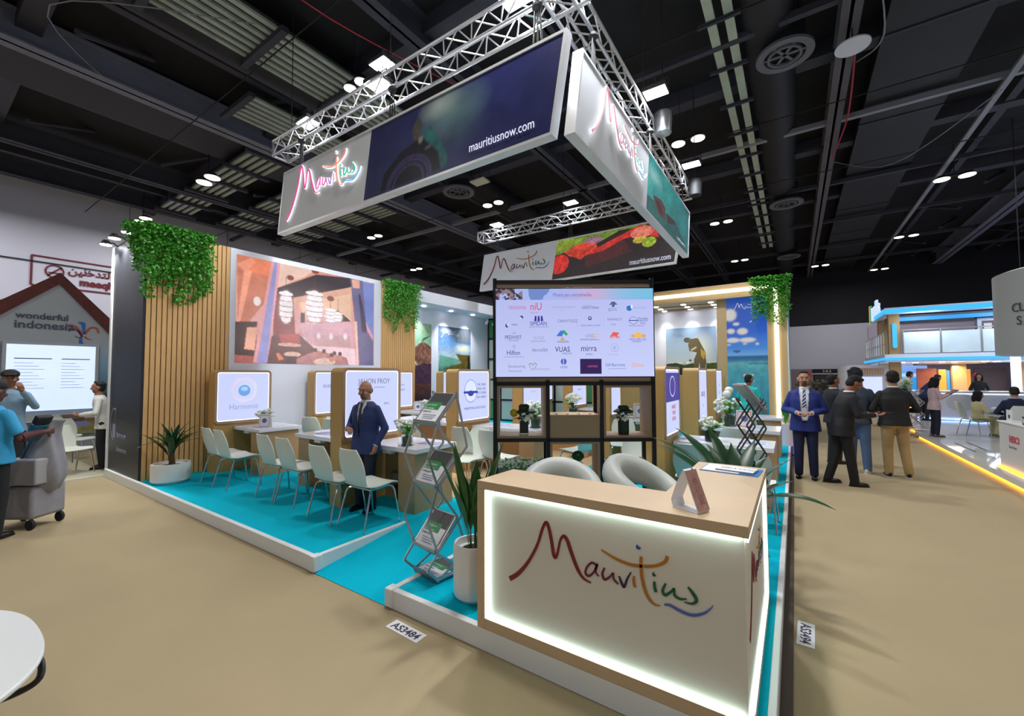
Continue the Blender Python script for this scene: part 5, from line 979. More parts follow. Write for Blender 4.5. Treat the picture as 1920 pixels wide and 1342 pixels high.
cv = Canvas(110, 110, CT(1200, 500, 5.16, T)); cv.grad([(0, '#7f9cc0'), (.5, '#a9c0d4'), (.8, '#cdd8d4'), (1, '#8a9468')]); cv.ell(600, 800, 130, 200, '#e8e8d0', .8, 1)
cv.poly([(250, 940), (350, 930), (430, 950), (520, 930), (520, 1010), (250, 1000)], '#3f4a30'); cv.poly([(640, 935), (745, 925), (745, 1030), (640, 1010)], '#4a5a26'); cv.poly([(250, 985), (745, 1000), (745, 1060), (250, 1040)], '#2a301c'); cv.noise(3, .6, 2, cv.pmask([(250, 920), (745, 920), (745, 1100), (250, 1100)]))
cv.ell(455, 710, 32, 26, '#5a5448'); cv.poly([(470, 700), (560, 690), (600, 760), (635, 830), (640, 930), (632, 1000), (590, 1000), (575, 930), (565, 1000), (520, 1000), (522, 900), (550, 830), (480, 815), (468, 770)], '#6a5e44'); cv.poly([(590, 790), (635, 830), (620, 900), (590, 860)], '#c8a83c', .8); cv.ell(488, 905, 14, 8, '#5a5040'); cv.poly([(490, 800), (545, 770), (550, 785), (500, 815)], '#c0b8a8')
gp = poster_thing('golfer_picture', 'square picture of a golfer against a pale sky on the back wall', cv, (-3.52, 14.44, 1.66), (1, 0, 0), 1.52, 1.62, PRINT, 'picture'); logo(gp, (.12, -.008, 1.32), (1, 0, 0), (0, 0, 1), .42, lambda c: GREYTXT)
cv = Canvas(40, 60); cv.grad([(0, '#2a5cc0'), (.45, '#4a80cc'), (.55, '#c89a80'), (.62, '#b8a09a'), (.7, '#3a6ab0'), (1, '#2a4a9c')]); poster_thing('blue_picture', 'narrow blue picture just right of the television', cv, (-4.9, 14.44, 1.4), (1, 0, 0), 1.0, 1.9, PRINT, 'picture')
# floor number labels
for (x, y, rz, s_, lab) in ((-2.29, 2.07, -2, 'AS3484', 'white floor label reading AS3484 in front of the platform corner'), (.02, 3.56, -92, 'AS3494', 'white floor label reading AS3494 on the aisle right of the platform')):
    t = thing('floor_label', lab, 'floor label', (x, y, .001), R(rz)); bx('sticker', (-.16, .16, -.05, .05, 0, .002), NOTEW, t); text(s_, .085, (0, -.03, .0025), (1, 0, 0), (0, 1, 0), INK, t, ext=.0003, align='CENTER', bold=.002)
# foreground table
t = thing('cafe_table', 'rounded white table top with black bent tube frame at bottom left', 'table', (-2.62, -.12, 0))
loop = [(-.0+.57*(abs(math.cos(a))**.8)*(1 if math.cos(a) > 0 else -1), .505*(abs(math.sin(a))**.8)*(1 if math.sin(a) > 0 else -1)) for a in [2*math.pi*i/120 for i in range(120)]]
MB().prism(loop, lambda u, v, d: (u, v, d), .72, .74).obj('tabletop', mat('matt_white_top', '#dcdfe0', .35), t, bevel=.006)
for a in (.4, 2.0, 3.6, 5.2):
    c, s = math.cos(a), math.sin(a); MB().tube([tuple(Vector(p[:3])) for p in catmull([(c*.15, s*.15, .70), (c*.42, s*.36, .69), (c*.46, s*.4, .62), (c*.36, s*.3, .3), (c*.44, s*.4, 0.01)], 5)], .012, 8).obj('leg', mat('black_tube', '#111216', .35), t)
o = MB().tube([Vector(p[:3]) for p in catmull([PG(62, 1228, .71), PG(77, 1240, .70), PG(73, 1272, .66), PG(34, 1298, .64), PG(-60, 1335, .64)], 6)], .011, 8).obj('under_frame', mat('black_tube', '#111216', .35), t); o.location = (2.62, .12, 0)
# ================================================================ people
def ellip(mb, c, r, rot=None, n=18, m=12):
    t = MB().sph((0, 0, 0), r, n, m); M_ = (rot or Matrix.Identity(3)); return mb.add([tuple(M_ @ Vector(v)+Vector(c)) for v in t.v], t.f)
def limb(mb, pts, rs, n=12):
    for i in range(len(pts)-1):
        a, b = Vector(pts[i]), Vector(pts[i+1]); mb.cyl(a, b, rs[i], rs[i+1], n=n); mb.sph(tuple(a), rs[i], n, 8); mb.sph(tuple(b), rs[i+1], n, 8)
def loft(mb, secs, n=24):
    vs = []
    for z, cx, cy, rx, ry in secs:
        for k in range(n):
            a = 2*math.pi*k/n; c, s = math.cos(a), math.sin(a); vs.append((cx+rx*math.copysign(abs(c)**.85, c), cy+ry*math.copysign(abs(s)**.85, s), z))
    m = len(secs); fs = [(i*n+k, i*n+(k+1) % n, (i+1)*n+(k+1) % n, (i+1)*n+k) for i in range(m-1) for k in range(n)]+[tuple(range(n-1, -1, -1)), tuple(range((m-1)*n, m*n))]
    mb.add(vs, fs)
def fuse(mb, vox, smooth=3, keep=None, sc_=1.0, mats=()):
    me = mb.mesh('tmp', (), 0); bm = bmesh.new(); bm.from_mesh(me); bmesh.ops.recalc_face_normals(bm, faces=bm.faces); bm.to_mesh(me); bm.free()
    o = D.objects.new('tmp', me); C.objects.link(o); r_ = o.modifiers.new('r', 'REMESH'); r_.mode = 'VOXEL'; r_.voxel_size = vox
    s_ = o.modifiers.new('s', 'SMOOTH'); s_.factor = .6; s_.iterations = smooth
    bpy.context.view_layer.update(); out = D.meshes.new_from_object(o.evaluated_get(bpy.context.evaluated_depsgraph_get())); D.objects.remove(o); D.meshes.remove(me)
    if keep:
        bm = bmesh.new(); bm.from_mesh(out); bmesh.ops.delete(bm, geom=[f for f in bm.faces if not keep(f.calc_center_median())], context='FACES'); bm.to_mesh(out); bm.free()
    out.transform(Matrix.Scale(sc_, 4)); out.materials.clear()
    for m in (mats if isinstance(mats, (list, tuple)) else [mats]): out.materials.append(m)
    out.polygons.foreach_set('use_smooth', [True]*len(out.polygons)); return out
def hand(mb, w, d, nrm, curl, side):
    """w wrist, d direction, nrm palm normal, curl 0..1, side +1/-1 where the thumb leaves"""
    w, d, nrm = Vector(w), Vector(d).normalized(), Vector(nrm); nrm = (nrm-d*nrm.dot(d)).normalized(); s = d.cross(nrm)*side
    M_ = Matrix((s, d, nrm)).transposed(); ellip(mb, w+d*.05, (.042, .055, .018), M_, 14, 10); mb.cyl(w-d*.02, w+d*.03, .026, .03, n=10)
    for k, (off, L) in enumerate(((.031, .070), (.011, .080), (-.010, .074), (-.030, .058))):
        p = w+d*.085+s*off; dd = d.copy(); q = [w+d*.05+s*off*.8, p]
        for j in range(3): dd = (dd*math.cos(curl*1.2)+nrm*math.sin(curl*1.2)).normalized(); p = p+dd*L*(.42, .33, .25)[j]; q.append(p)
        limb(mb, q, [.010, .0098, .0092, .0085, .0075], 8)
    a = w+d*.03+s*.03; td = (d*.6+s*.75+nrm*.35).normalized(); b = a+td*.045; td = (d*.9+s*.15+nrm*.5*(.4+curl)).normalized(); limb(mb, [a-s*.02, a, b, b+td*.035], [.012, .012, .011, .009], 8)
def person(label, x, y, z, H, rz, skin='#b98a6c', hairc='#15120f', hair='short', top=('jacket', '#1d2a4e'), trousers='#15161c', shoes='#101012', arms=None, look=(0, 0), lean=0.0, fat=1.0, sit=False, legs=None, vox=.0085,
           opening=None, tie=None, shirtc='#e6e8f0', beard=None, sleeves='long', hem=.8, group=None, hands=(0.5, 0.5), cap=None, female=False, face=True, holding=None, solec=None, scarf=None):
    s = H/1.75; t = thing('person', label, 'person', (x, y, z), R(rz), group=group)
    dz = -.42 if sit else 0; sk = mat('skin_'+skin.strip('#'), skin, .55, bump=.05); cl = lambda nm, c, r_=.75: mat(nm+'_'+c.strip('#'), c, r_, noise=.12, nscale=30, bump=.25, bscale=60)
    sw = .148 if female else .172
    def L_(p): return (p[0], p[1]+lean*max(0, p[2]-.95), p[2]+dz-.12*lean*max(0, p[2]-.95))      # upper body lean
    def secs(g, top_, lo=.90):
        f2 = 1+(fat-1)*.6; b = [(.86, .160*fat, .112*fat), (.95, .156*fat, .112*fat), (1.08, .138*fat, .1*fat), (1.2, .150*fat, .108*fat), (1.3, .163*f2, .113*f2), (1.37, .166, .1), (1.415, .15, .088), (1.45, .11, .072), (1.485, .068, .058)]
        if female: b = [(.86, .165, .115), (.95, .160, .115), (1.08, .118, .088), (1.2, .135, .105), (1.32, .148, .105), (1.40, .15, .088), (1.445, .11, .07), (1.475, .06, .055)]
        return [(L_((0, -.01, zz))[2], 0, L_((0, -.01, zz))[1], rx+g, ry+g) for zz, rx, ry in b if lo <= zz <= top_]
    hipx = .088; legs = legs or [((.095, .02, .49), (.105, -.02, .075), (.1, .99)), ((-.095, .02, .49), (-.105, -.02, .075), (-.1, .99))]
    hz = .91
    if sit: legs = [((.1, .42, .52), (.11, .40, .075), (.1, .99)), ((-.1, .42, .52), (-.11, .40, .075), (-.1, .99))]
    arms = arms or [((.245, -.03, 1.14), (.235, .10, .92), (0, .3, -1), (-1, 0, 0)), ((-.245, -.03, 1.14), (-.235, .10, .92), (0, .3, -1), (1, 0, 0))]
    hc = Vector(L_((0, .0, 1.54))); HS = 1.1; HR = Matrix.Translation(hc) @ Matrix.Rotation(R(look[0]), 4, 'Z') @ Matrix.Rotation(R(-look[1]), 4, 'X') @ Matrix.Scale(HS, 4)
    hp = lambda p: tuple(HR @ (Vector(p)-Vector((0, 0, 1.54))))
    R3 = HR.to_3x3()
    # --- body
    b = MB(); loft(b, secs(0, 2)); limb(b, [L_((0, -.012, 1.42)), hp((0, -.005, 1.58))], [.066, .058])
    ellip(b, hp((0, -.005, 1.655)), (.073, .094, .094), R3); ellip(b, hp((0, .018, 1.60)), (.060, .068, .078), R3); ellip(b, hp((0, .05, 1.553)), (.032, .03, .026), R3)
    limb(b, [hp((0, .082, 1.648)), hp((0, .106, 1.606))], [.010, .015], 8); ellip(b, hp((0, .078, 1.667)), (.05, .018, .012), R3)
    for e in (-1, 1): ellip(b, hp((e*.076, -.008, 1.625)), (.010, .02, .032), R3); ellip(b, hp((e*.035, .07, 1.605)), (.024, .02, .022), R3)
    for i, ((e, w_, d, n_), sd) in enumerate(zip(arms, (1, -1))):
        sh = L_((sd*sw, -.01, 1.385)); E, W_ = L_(e), L_(w_); limb(b, [sh, E, W_], [.048, .038, .026]); hand(b, W_, d, n_, hands[i], -sd if True else 1)
    for i, (kn, an, _) in enumerate(legs):
        sd = 1 if i == 0 else -1; limb(b, [(sd*hipx, 0, hz+dz), kn, an], [.078, .052, .036])
    link('body', fuse(b, vox, 2, None, s, sk), t)
    # --- face
    if face:
        m = MB(); 
        for e in (-1, 1): ellip(m, hp((e*.032, .083, 1.637)), (.010, .006, .005), R3, 10, 6)
        m.obj('eyes', mat('eye_white', '#b9b0a6', .4), t).scale = (s, s, s); m = MB()
        for e in (-1, 1): ellip(m, hp((e*.032, .0905, 1.637)), (.0055, .003, .0055), R3, 8, 6)
        m.obj('irises', mat('iris', '#1a120c', .2), t).scale = (s, s, s); m = MB()
        for e in (-1, 1): ellip(m, hp((e*.034, .089, 1.662)), (.020, .007, .0045), R3, 10, 5)
        m.obj('eyebrows', mat('hair_'+hairc.strip('#'), hairc, .8), t).scale = (s, s, s); m = MB(); ellip(m, hp((0, .087, 1.577)), (.024, .008, .007), R3, 12, 6); m.obj('lips', mat('lips_'+skin.strip('#'), '#8a4f44', .5), t).scale = (s, s, s)
        if beard: m = MB(); ellip(m, hp((0, .0925, 1.5905)), (.028, .008, .007), R3, 12, 6); ellip(m, hp((0, .05, 1.553)), (.040, .036, .030), R3, 14, 8); m.obj('beard', mat('beard_'+beard.strip('#'), beard, .9), t).scale = (s, s, s)
    # --- hair
    hm = mat('hair_'+hairc.strip('#'), hairc, .55, noise=.5, nscale=40, bump=.5, bscale=90); h = MB()
    if hair == 'short': ellip(h, hp((0, -.02, 1.676)), (.0775, .0885, .0825), R3, 22, 14); ellip(h, hp((0, -.04, 1.625)), (.0755, .062, .075), R3); ellip(h, hp((0, .035, 1.735)), (.05, .035, .018), R3)
    elif hair == 'messy':
        ellip(h, hp((0, -.02, 1.68)), (.095, .105, .098), R3, 22, 14); ellip(h, hp((0, -.05, 1.60)), (.085, .07, .09), R3)
        r3 = random.Random(3)
        for k in range(26): a, q = r3.uniform(0, 6.28), r3.uniform(0, 1.3); ellip(h, hp((.085*math.cos(a)*math.sin(q), -.02+.09*math.sin(a)*math.sin(q)-.01, 1.68+.09*math.cos(q))), (.026, .026, .02), R3, 8, 6)
    elif hair == 'bald': ellip(h, hp((0, -.035, 1.625)), (.0785, .068, .055), R3)
    elif hair == 'long': ellip(h, hp((0, -.018, 1.675)), (.09, .1, .092), R3, 22, 14); ellip(h, hp((0, -.05, 1.56)), (.1, .07, .14), R3); [ellip(h, hp((e*.08, .01, 1.56)), (.03, .05, .13), R3) for e in (-1, 1)]
    if h.v: link('hair', fuse(h, .0085, 2, None, s, hm), t)
    if cap: m = MB(); ellip(m, hp((0, -.012, 1.70)), (.093, .108, .07), R3, 22, 14); m.obox(hp((0, .1, 1.695)), R3 @ Vector((.06, 0, 0)), R3 @ Vector((0, .04, -.008)), R3 @ Vector((0, 0, .006))) if cap[1] else None; link('cap', fuse(m, .0085, 2, None, s, mat('cap_'+cap[0].strip('#'), cap[0], .8)), t)
    if scarf: m = MB(); ellip(m, hp((.06, -.04, 1.66)), (.09, .09, .1), R3); link('headscarf', fuse(m, .01, 2, None, s, mat('scarf_red', scarf, .7)), t)
    # --- trousers and shoes
    q = MB(); tr = 1.0 if not female else .92
    zz0 = hz+dz; q.sph((0, -.01, zz0+.0), (.16*tr*fat**.6, .118*fat**.6, .10), 22, 12); loft(q, [(L_((0, 0, zz))[2], 0, L_((0, -.01, zz))[1], .153*fat*tr, .112*fat*tr) for zz in (.92, .98, 1.02)])
    for i, (kn, an, _) in enumerate(legs): sd = 1 if i == 0 else -1; an2 = Vector(an)+(Vector(kn)-Vector(an)).normalized()*.0; limb(q, [(sd*hipx, -.005, zz0), kn, (an[0], an[1], an[2]-.0)], [.1*tr, .074*tr, .062*tr])
    link('trousers', fuse(q, .012, 3, lambda c: c.z > .045, s, cl('cloth', trousers)), t)
    for i, (kn, an, (fx, fy)) in enumerate(legs):
        d = Vector((fx*.35, fy, 0)).normalized(); pp = Vector((d.y, -d.x, 0)); a = Vector((an[0], an[1], 0)); M_ = Matrix((pp, d, Vector((0, 0, 1)))).transposed()
        m = MB(); ellip(m, a+d*.055+Vector((0, 0, .032)), (.043, .135, .036), M_, 16, 10); ellip(m, a-d*.01+Vector((0, 0, .055)), (.040, .06, .05), M_, 14, 8); so = fuse(m, .009, 2, lambda c: c.z > .012, s, mat('shoe_'+shoes.strip('#'), shoes, .25))
        so_ = link('shoe', so, t); m = MB(); m.prism([(a.x+(pp*u*1.0+d*(v+.055)).x, a.y+(pp*u+d*(v+.055)).y) for u, v in [(.044*math.cos(w_), .138*math.sin(w_)) for w_ in [2*math.pi*k/20 for k in range(20)]]], lambda u, v, dd: (u*s, v*s, dd*s), .0, .018); m.obj('sole', mat('sole_'+(solec or '#0c0c0c').strip('#'), solec or '#0c0c0c', .6), so_)
    # --- top
    kind, tc = top; g = .028 if kind == 'jacket' else .014
    if kind == 'jacket':
        m = MB(); loft(m, secs(.008, 1.49, .9)); link('shirt', fuse(m, .011, 2, None, s, cl('shirt', shirtc, .6)), t)
        nk = MB(); p0 = Vector(L_((0, -.004, 1.49))); ellip(nk, p0, (.074, .072, .03), None, 18, 8); nk.obj('shirt_collar', cl('shirt', shirtc, .6), t).scale = (s, s, s)
    m = MB(); S_ = secs(g, 1.49, .9)
    if hem < .9: S_ = [(hem+dz+(.0 if not sit else .1), 0, L_((0, -.01, .9))[1]-.005, .164*fat+g+.008, .122*fat+g+.006)]+S_
    loft(m, S_)
    for (e, w_, d, n_), sd in zip(arms, (1, -1)):
        sh = L_((sd*sw, -.01, 1.382)); E, W_ = Vector(L_(e)), Vector(L_(w_)); gg = .016 if kind == 'jacket' else .009
        if sleeves == 'long': limb(m, [sh, E, W_.lerp(E, .06)], [.054+gg*.5, .046+gg*.5, .035+gg*.4])
        else: limb(m, [sh, Vector(sh).lerp(E, .72)], [.066, .06])
    op = opening if kind == 'jacket' else None
    if op:
        zs_ = [a for a, _ in op]; ws_ = [w_ for _, w_ in op]
        keep = lambda c: not (c.y > L_((0, 0, c.z-dz))[1]+.03 and abs(c.x-0) < np.interp(c.z-dz, zs_, ws_, left=-1, right=.07))
    else: keep = None
    link('suit_jacket' if kind == 'jacket' else kind, fuse(m, .0115, 3, keep, s, cl('cloth', tc)), t)
    if kind == 'jacket':
        for (e, w_, d, n_), sd in zip(arms, (1, -1)):
            E, W_ = Vector(L_(e)), Vector(L_(w_)); MB().cyl(W_.lerp(E, .07)*s, (W_+(W_-E).normalized()*.008)*s, .036*s, .035*s, n=14).obj('shirt_cuff', cl('shirt', shirtc, .6), t)
        if op:
            fy = lambda x_, zz: L_((0, -.01, zz))[1]+np.interp(zz, [.86, .95, 1.08, 1.2, 1.32, 1.4, 1.445], [.108, .112, .098*fat, .108*fat, .112, .098, .078])*math.sqrt(max(.05, 1-(x_/.2)**2))
            for sd in (-1, 1):
                mm = MB(); pts = [(sd*(np.interp(zz, zs_, ws_)+.018), zz) for zz in np.linspace(max(zs_[0], 1.12), 1.43, 7)]; vs = []
                for k, (xx, zz) in enumerate(pts):
                    w2 = .008+.035*math.sin(math.pi*(k+.6)/7.6)
                    for xo, yo in ((-sd*.012, .024), (sd*w2, .03), (sd*w2, .022), (-sd*.012, .016)): vs.append(tuple(Vector((xx+xo, fy(xx+xo, zz)+yo, L_((0, 0, zz))[2]))*s))
                fs = [(i*4+j, i*4+(j+1) % 4, (i+1)*4+(j+1) % 4, (i+1)*4+j) for i in range(6) for j in range(4)]; mm.add(vs, fs).obj('lapel', cl('cloth', tc), t)
            if tie:
                mm = MB(); vs = []
                zl = np.linspace(1.475, tie[1], 12)
                for k, zz in enumerate(zl):
                    w2 = .014+.02*min(1, k/9) if k < 11 else .004
                    if k == 0: w2 = .02
                    for xx, yo in ((-w2, .012), (w2, .012), (w2, .018), (-w2, .018)): vs.append(tuple(Vector((xx, fy(0, zz)+yo, L_((0, 0, zz))[2]))*s))
                fs = [(i*4+j, i*4+(j+1) % 4, (i+1)*4+(j+1) % 4, (i+1)*4+j) for i in range(11) for j in range(4)]; mm.add(vs, fs).obj('tie', tie[0], t)
    if holding: holding(t, s, L_)
    return t
def stripes(name, a, b, sc_=60, rot=.8):
    m = mat(name, a, .6); nt = m.node_tree; w_ = nt.nodes.new('ShaderNodeTexWave'); w_.inputs['Scale'].default_value = sc_; w_.bands_direction = 'DIAGONAL' if rot else 'Z'; tc = nt.nodes.new('ShaderNodeTexCoord'); nt.links.new(tc.outputs['Object'], w_.inputs[0])
    cr = nt.nodes.new('ShaderNodeValToRGB'); cr.color_ramp.interpolation = 'CONSTANT'; cr.color_ramp.elements[0].color = (*lin(a), 1); cr.color_ramp.elements[1].position = .6; cr.color_ramp.elements[1].color = (*lin(b), 1)
    nt.links.new(w_.outputs[1], cr.inputs[0]); nt.links.new(cr.outputs[0], nt.nodes['Principled BSDF'].inputs['Base Color']); return m
STR = stripes('striped_tie', '#1a2a5c', '#c9d0e4', 12); DST = stripes('dark_striped_tie', '#12151f', '#3a4560', 14)
person('bald bearded man in a navy suit standing in front of the central lightbox', -4.44, 3.34, P, 1.56, 192, skin='#b57f66', hairc='#6a5448', hair='bald', top=('jacket', '#26376a'), trousers='#1a1f33', beard='#7a6154', fat=1.12, hem=.78,
    opening=[(1.0, .0), (1.05, .012), (1.12, .018), (1.25, .035), (1.42, .06)], tie=(DST, 1.0), arms=[((.29, -.02, 1.14), (.13, .20, 1.12), (-.8, .5, .15), (0, -.2, -1)), ((-.285, -.06, 1.12), (-.225, .06, .90), (.1, .25, -1), (1, 0, 0))], hands=(.95, .5), look=(8, 8), vox=.007)
def phone(p, rx=0):
    def h_(t, s, L_): 
        q = Vector(L_(p))*s; MB().obox(q, (.036, 0, 0), (0, .012, .07), (0, .004, 0)).obj('held_phone', mat('phone_white', '#d8d8e0', .2), t)
    return h_
person('man in a bright navy suit and striped tie facing us, hands joined', .13, 8.8, 0, 1.80, 178, skin='#b48468', hairc='#1c1512', top=('jacket', '#22337c'), trousers='#161f45', beard='#5a4034', fat=1.15, hem=.78,
    opening=[(.93, .03), (1.0, .045), (1.2, .055), (1.42, .07)], tie=(STR, 1.02), arms=[((.28, -.04, 1.12), (.10, .22, 1.09), (-.9, .5, .05), (0, -.3, -1)), ((-.28, -.04, 1.12), (-.10, .22, 1.09), (.9, .5, .05), (0, -.3, -1))], hands=(.6, .6), look=(8, 0), vox=.0075, holding=phone((0, .28, 1.11)))
def tablet(t, s, L_): q = Vector(L_((0, .50, 1.13)))*s; MB().obox(q, (.11, 0, 0), (0, .13, .03), (0, -.002, .006)).obj('held_tablet', mat('tablet_dark', '#2a1f28', .2), t)
person('man in a black suit looking down at a tablet, standing behind the navy suited man', .62, 8.62, 0, 1.76, -72, skin='#8f5c44', hairc='#0c0a0c', top=('jacket', '#14151a'), trousers='#111216', lean=.2, hem=.78, look=(0, 38), opening=[(1.1, 0), (1.42, .06)],
    legs=[((.095, .05, .49), (.10, .10, .075), (.1, .99)), ((-.095, -.05, .49), (-.10, -.18, .075), (-.1, .99))], arms=[((.25, .08, 1.12), (.10, .36, 1.12), (-.2, 1, .1), (0, .1, 1)), ((-.25, .08, 1.12), (-.10, .36, 1.12), (.2, 1, .1), (0, .1, 1))], hands=(.2, .2), fat=1.1, vox=.0075, holding=tablet)
person('man with bushy dark hair, jeans and white trainers seen from behind', .92, 9.8, 0, 1.83, -15, skin='#8a5a42', hairc='#17161c', hair='messy', top=('shirt', '#33404f'), trousers='#54729c', shoes='#dcdcd8', solec='#e8e8e4', hem=.84, fat=1.12, look=(-20, 5),
    legs=[((.10, .02, .49), (.12, -.0, .075), (.5, .85)), ((-.085, .02, .49), (-.1, .03, .075), (-.1, .99))], arms=[((.28, -.0, 1.12), (.2, .22, 1.02), (-.3, 1, 0), (-1, 0, 0)), ((-.27, -.03, 1.12), (-.2, .2, 1.02), (.3, 1, 0), (1, 0, 0))],
    holding=lambda t, s, L_: MB().tube([tuple(Vector(L_(p))*s) for p in ((-.14, .1, 1.42), (-.13, -.11, 1.40), (.05, -.15, 1.15), (.17, -.1, .95))], .018, 6).obj('bag_strap', DKRIG, t))
person('man in a black jumper and khaki trousers seen from behind', 1.41, 9.72, 0, 1.80, 8, skin='#a87a60', hairc='#0f0e12', top=('jumper', '#191a1c'), trousers='#b09a6c', shoes='#15161a', solec='#dcdcdc', hem=.86, fat=1.22, look=(0, 8),
    legs=[((.12, .02, .49), (.16, -.02, .075), (.5, .85)), ((-.095, .02, .49), (-.105, -.04, .075), (-.3, .95))], arms=[((.30, -.02, 1.12), (.16, .2, 1.1), (-1, .3, .1), (0, -.2, -1)), ((-.30, -.02, 1.12), (-.16, .2, 1.1), (1, .3, .1), (0, -.2, -1))],
    holding=lambda t, s, L_: MB().sph(tuple(Vector(L_((0, -.008, 1.5)))*s), (.076*s, .076*s, .022*s), 16, 6).obj('white_collar', NOTEW, t))
person('person glimpsed behind the black suited man, only dark hair and a shoulder showing', .64, 10.6, 0, 1.74, -60, skin='#8f5c44', hairc='#0c0a0c', top=('jacket', '#1a1b22'), trousers='#1a1b20', vox=.012)
person('cleaner seen from behind in a bright blue T-shirt and black cap at the left edge', -7.37, .66, 0, 1.72, 35, skin='#5a3a2c', hairc='#15120f', top=('t_shirt', '#2fa0d4'), trousers='#16181f', shoes='#1a1a1c', sleeves='short', hem=.84, fat=1.25, cap=('#22202a', False), look=(0, 5), face=False,
    arms=[((.30, .02, 1.12), (.30, .28, 1.16), (0, 1, 0), (-1, 0, 0)), ((-.30, .02, 1.12), (-.26, .25, 1.12), (0, 1, 0), (1, 0, 0))], vox=.009, holding=lambda t, s, L_: [MB().cyl(Vector(a)*s, Vector(b)*s, .052*s, .04*s, n=14).obj('undersleeve', mat('maroon_sleeve', '#4a2028', .7), t) for a, b in (((.26, .01, 1.22), (.30, .03, 1.1)), ((.30, .02, 1.12), (.30, .24, 1.155)))])
person('man in a dark cap and light blue shirt standing behind the cleaner', -10.6, 1.12, .02, 1.84, -95, skin='#8a6048', top=('shirt', '#7fa0bc'), trousers='#23252e', cap=('#1c1d26', True), fat=1.1, arms=[((.27, .02, 1.13), (.12, .24, 1.1), (-.8, .5, 0), (0, 0, -1)), ((-.27, .02, 1.2), (-.12, .2, 1.45), (.3, .2, 1), (0, -1, 0))], vox=.01)
person('man in a white shirt and black trousers half hidden by the black end panel', -11.1, 2.36, .02, 1.66, 160, skin='#a07058', top=('shirt', '#d4d6d4'), trousers='#15161c', shoes='#15151a', fat=1.05, lean=.15, arms=[((.27, .05, 1.13), (.12, .30, 1.1), (-.6, .8, 0), (0, 0, 1)), ((-.27, .05, 1.13), (-.12, .30, 1.1), (.6, .8, 0), (0, 0, 1))], vox=.01)
person('man in a turquoise polo shirt with his back turned in front of the sea picture', -.92, 11.3, P, 1.62, -15, skin='#8a5a42', hairc='#1c1512', top=('polo_shirt', '#1fc0bc'), trousers='#2a2c34', sleeves='short', lean=.12, look=(-20, 5), fat=1.1, arms=[((.26, .05, 1.12), (.25, .25, .98), (0, 1, -.3), (0, 0, -1)), ((-.26, .05, 1.12), (-.25, .25, .98), (0, 1, -.3), (0, 0, -1))], vox=.01, face=False)
# ================================================================ cleaning cart
cc_ = thing('cleaning_cart', 'grey cleaning trolley with a draped bag pushed by the cleaner', 'trolley', (-7.66, 1.0, 0), R(34)); cc_.scale = (.8, .8, 1); GC = mat('grey_bag_cloth', '#8d8b92', .8, noise=.2, nscale=6, bump=.6, bscale=8)
bx('base_box', (-.36, .3, -.24, .24, .12, .5), GC, cc_, .04); bx('upper_tray', (-.12, .36, -.26, .1, .52, .82), mat('grey_tray', '#9a989c', .6), cc_, .02)
m = MB(); n = 44
prof = [(.42, .17), (.55, .24), (.7, .25), (.9, .2), (1.08, .17), (1.2, .19), (1.24, .22)]
vs = [((.18+r_*(1+.13*math.sin(6*a+z*5))*math.cos(a)), .02+.9*r_*(1+.08*math.sin(4*a-z*7))*math.sin(a), z) for z, r_ in [(.38, .08)]+prof for a in [2*math.pi*k/n for k in range(n)]]
m.add(vs, [(i*n+k, i*n+(k+1) % n, (i+1)*n+(k+1) % n, (i+1)*n+k) for i in range(len(prof)) for k in range(n)]).obj('draped_bag', GC, cc_, smooth=60)
MB().tube([(-.3, -.2, .4), (-.34, -.2, 1.1), (-.34, .2, 1.1), (-.3, .2, .4)], .018, 8).obj('push_handle', DKRIG, cc_)
for a in (-.3, .25):
    for b in (-.2, .2): MB().cyl((a, b-.02, .06), (a, b+.02, .06), .06, n=14).obj('castor', DKRIG, cc_)
t = thing('dustpan', 'teal long handled dustpan with black top leaning in the cleaning trolley', 'dustpan', (-7.5, .95, .5), R(30)); t.scale = (.8, .8, .9); TP = mat('teal_plastic', '#0f5a6c', .5)
MB().tube([(-.3, 0, 0), (.12, 0, .72)], .02, 8).obj('handle', TP, t); MB().obox((.13, 0, .70), (.05, 0, .1), (0, .09, 0), (-.035, 0, .02)).obj('pan', TP, t, bevel=.01); MB().obox((.22, 0, .86), (.03, 0, .05), (0, .1, 0), (-.03, 0, .02)).obj('brush_head', DKRIG, t, bevel=.015)
# ================================================================ left neighbouring stand
ns = thing('neighbour_stand', 'pale neighbouring stand with brown patterned gable at far left', 'exhibition stand', (-15, 2.3, 0))
def NS(name, mb, m): o = mb.obj(name, m, ns); o.location = (15, -2.3, 0); return o
f = lambda u, v, d: (-15+d, u, v); PW = mat('pale_wall_print', '#a9b1b8', .7, noise=.15, nscale=1.2)
NS('gable_wall', MB().prism([(-.6, 0), (6, 0), (6, 2.6), (3.6, 2.6), (2.31, 4.15), (.4, 2.9), (-.6, 2.4)], f, -.1, 0), PW)
BAT = mat('brown_patterned_band', '#5e2a26', .7, noise=.6, nscale=9)
NS('gable_band', MB().prism([(2.31, 4.34), (2.31, 4.06), (1.38, 3.17), (-.2, 2.3), (-.2, 2.62), (1.38, 3.52)], f, 0, .06), BAT); NS('gable_band', MB().prism([(2.31, 4.34), (3.28, 3.25), (3.9, 2.4), (3.7, 2.25), (3.2, 2.95), (2.31, 4.06)], f, 0, .06), BAT)
NS('stand_floor', MB().box(-15, -10.3, -2, 2.3, .0, .02), mat('cream_stand_floor', '#b5ae92', .5)); NS('edge_strip', MB().box(-10.32, -10.28, -2, 2.3, 0, .025), WTRIM)
NS('lit_screen', MB().box(-14.97, -14.93, 1.5, 2.98, .9, 2.54), mat('screen_blue_white', '#dfe6ff', .5, emit='#c4d8ff', es=.95)); 
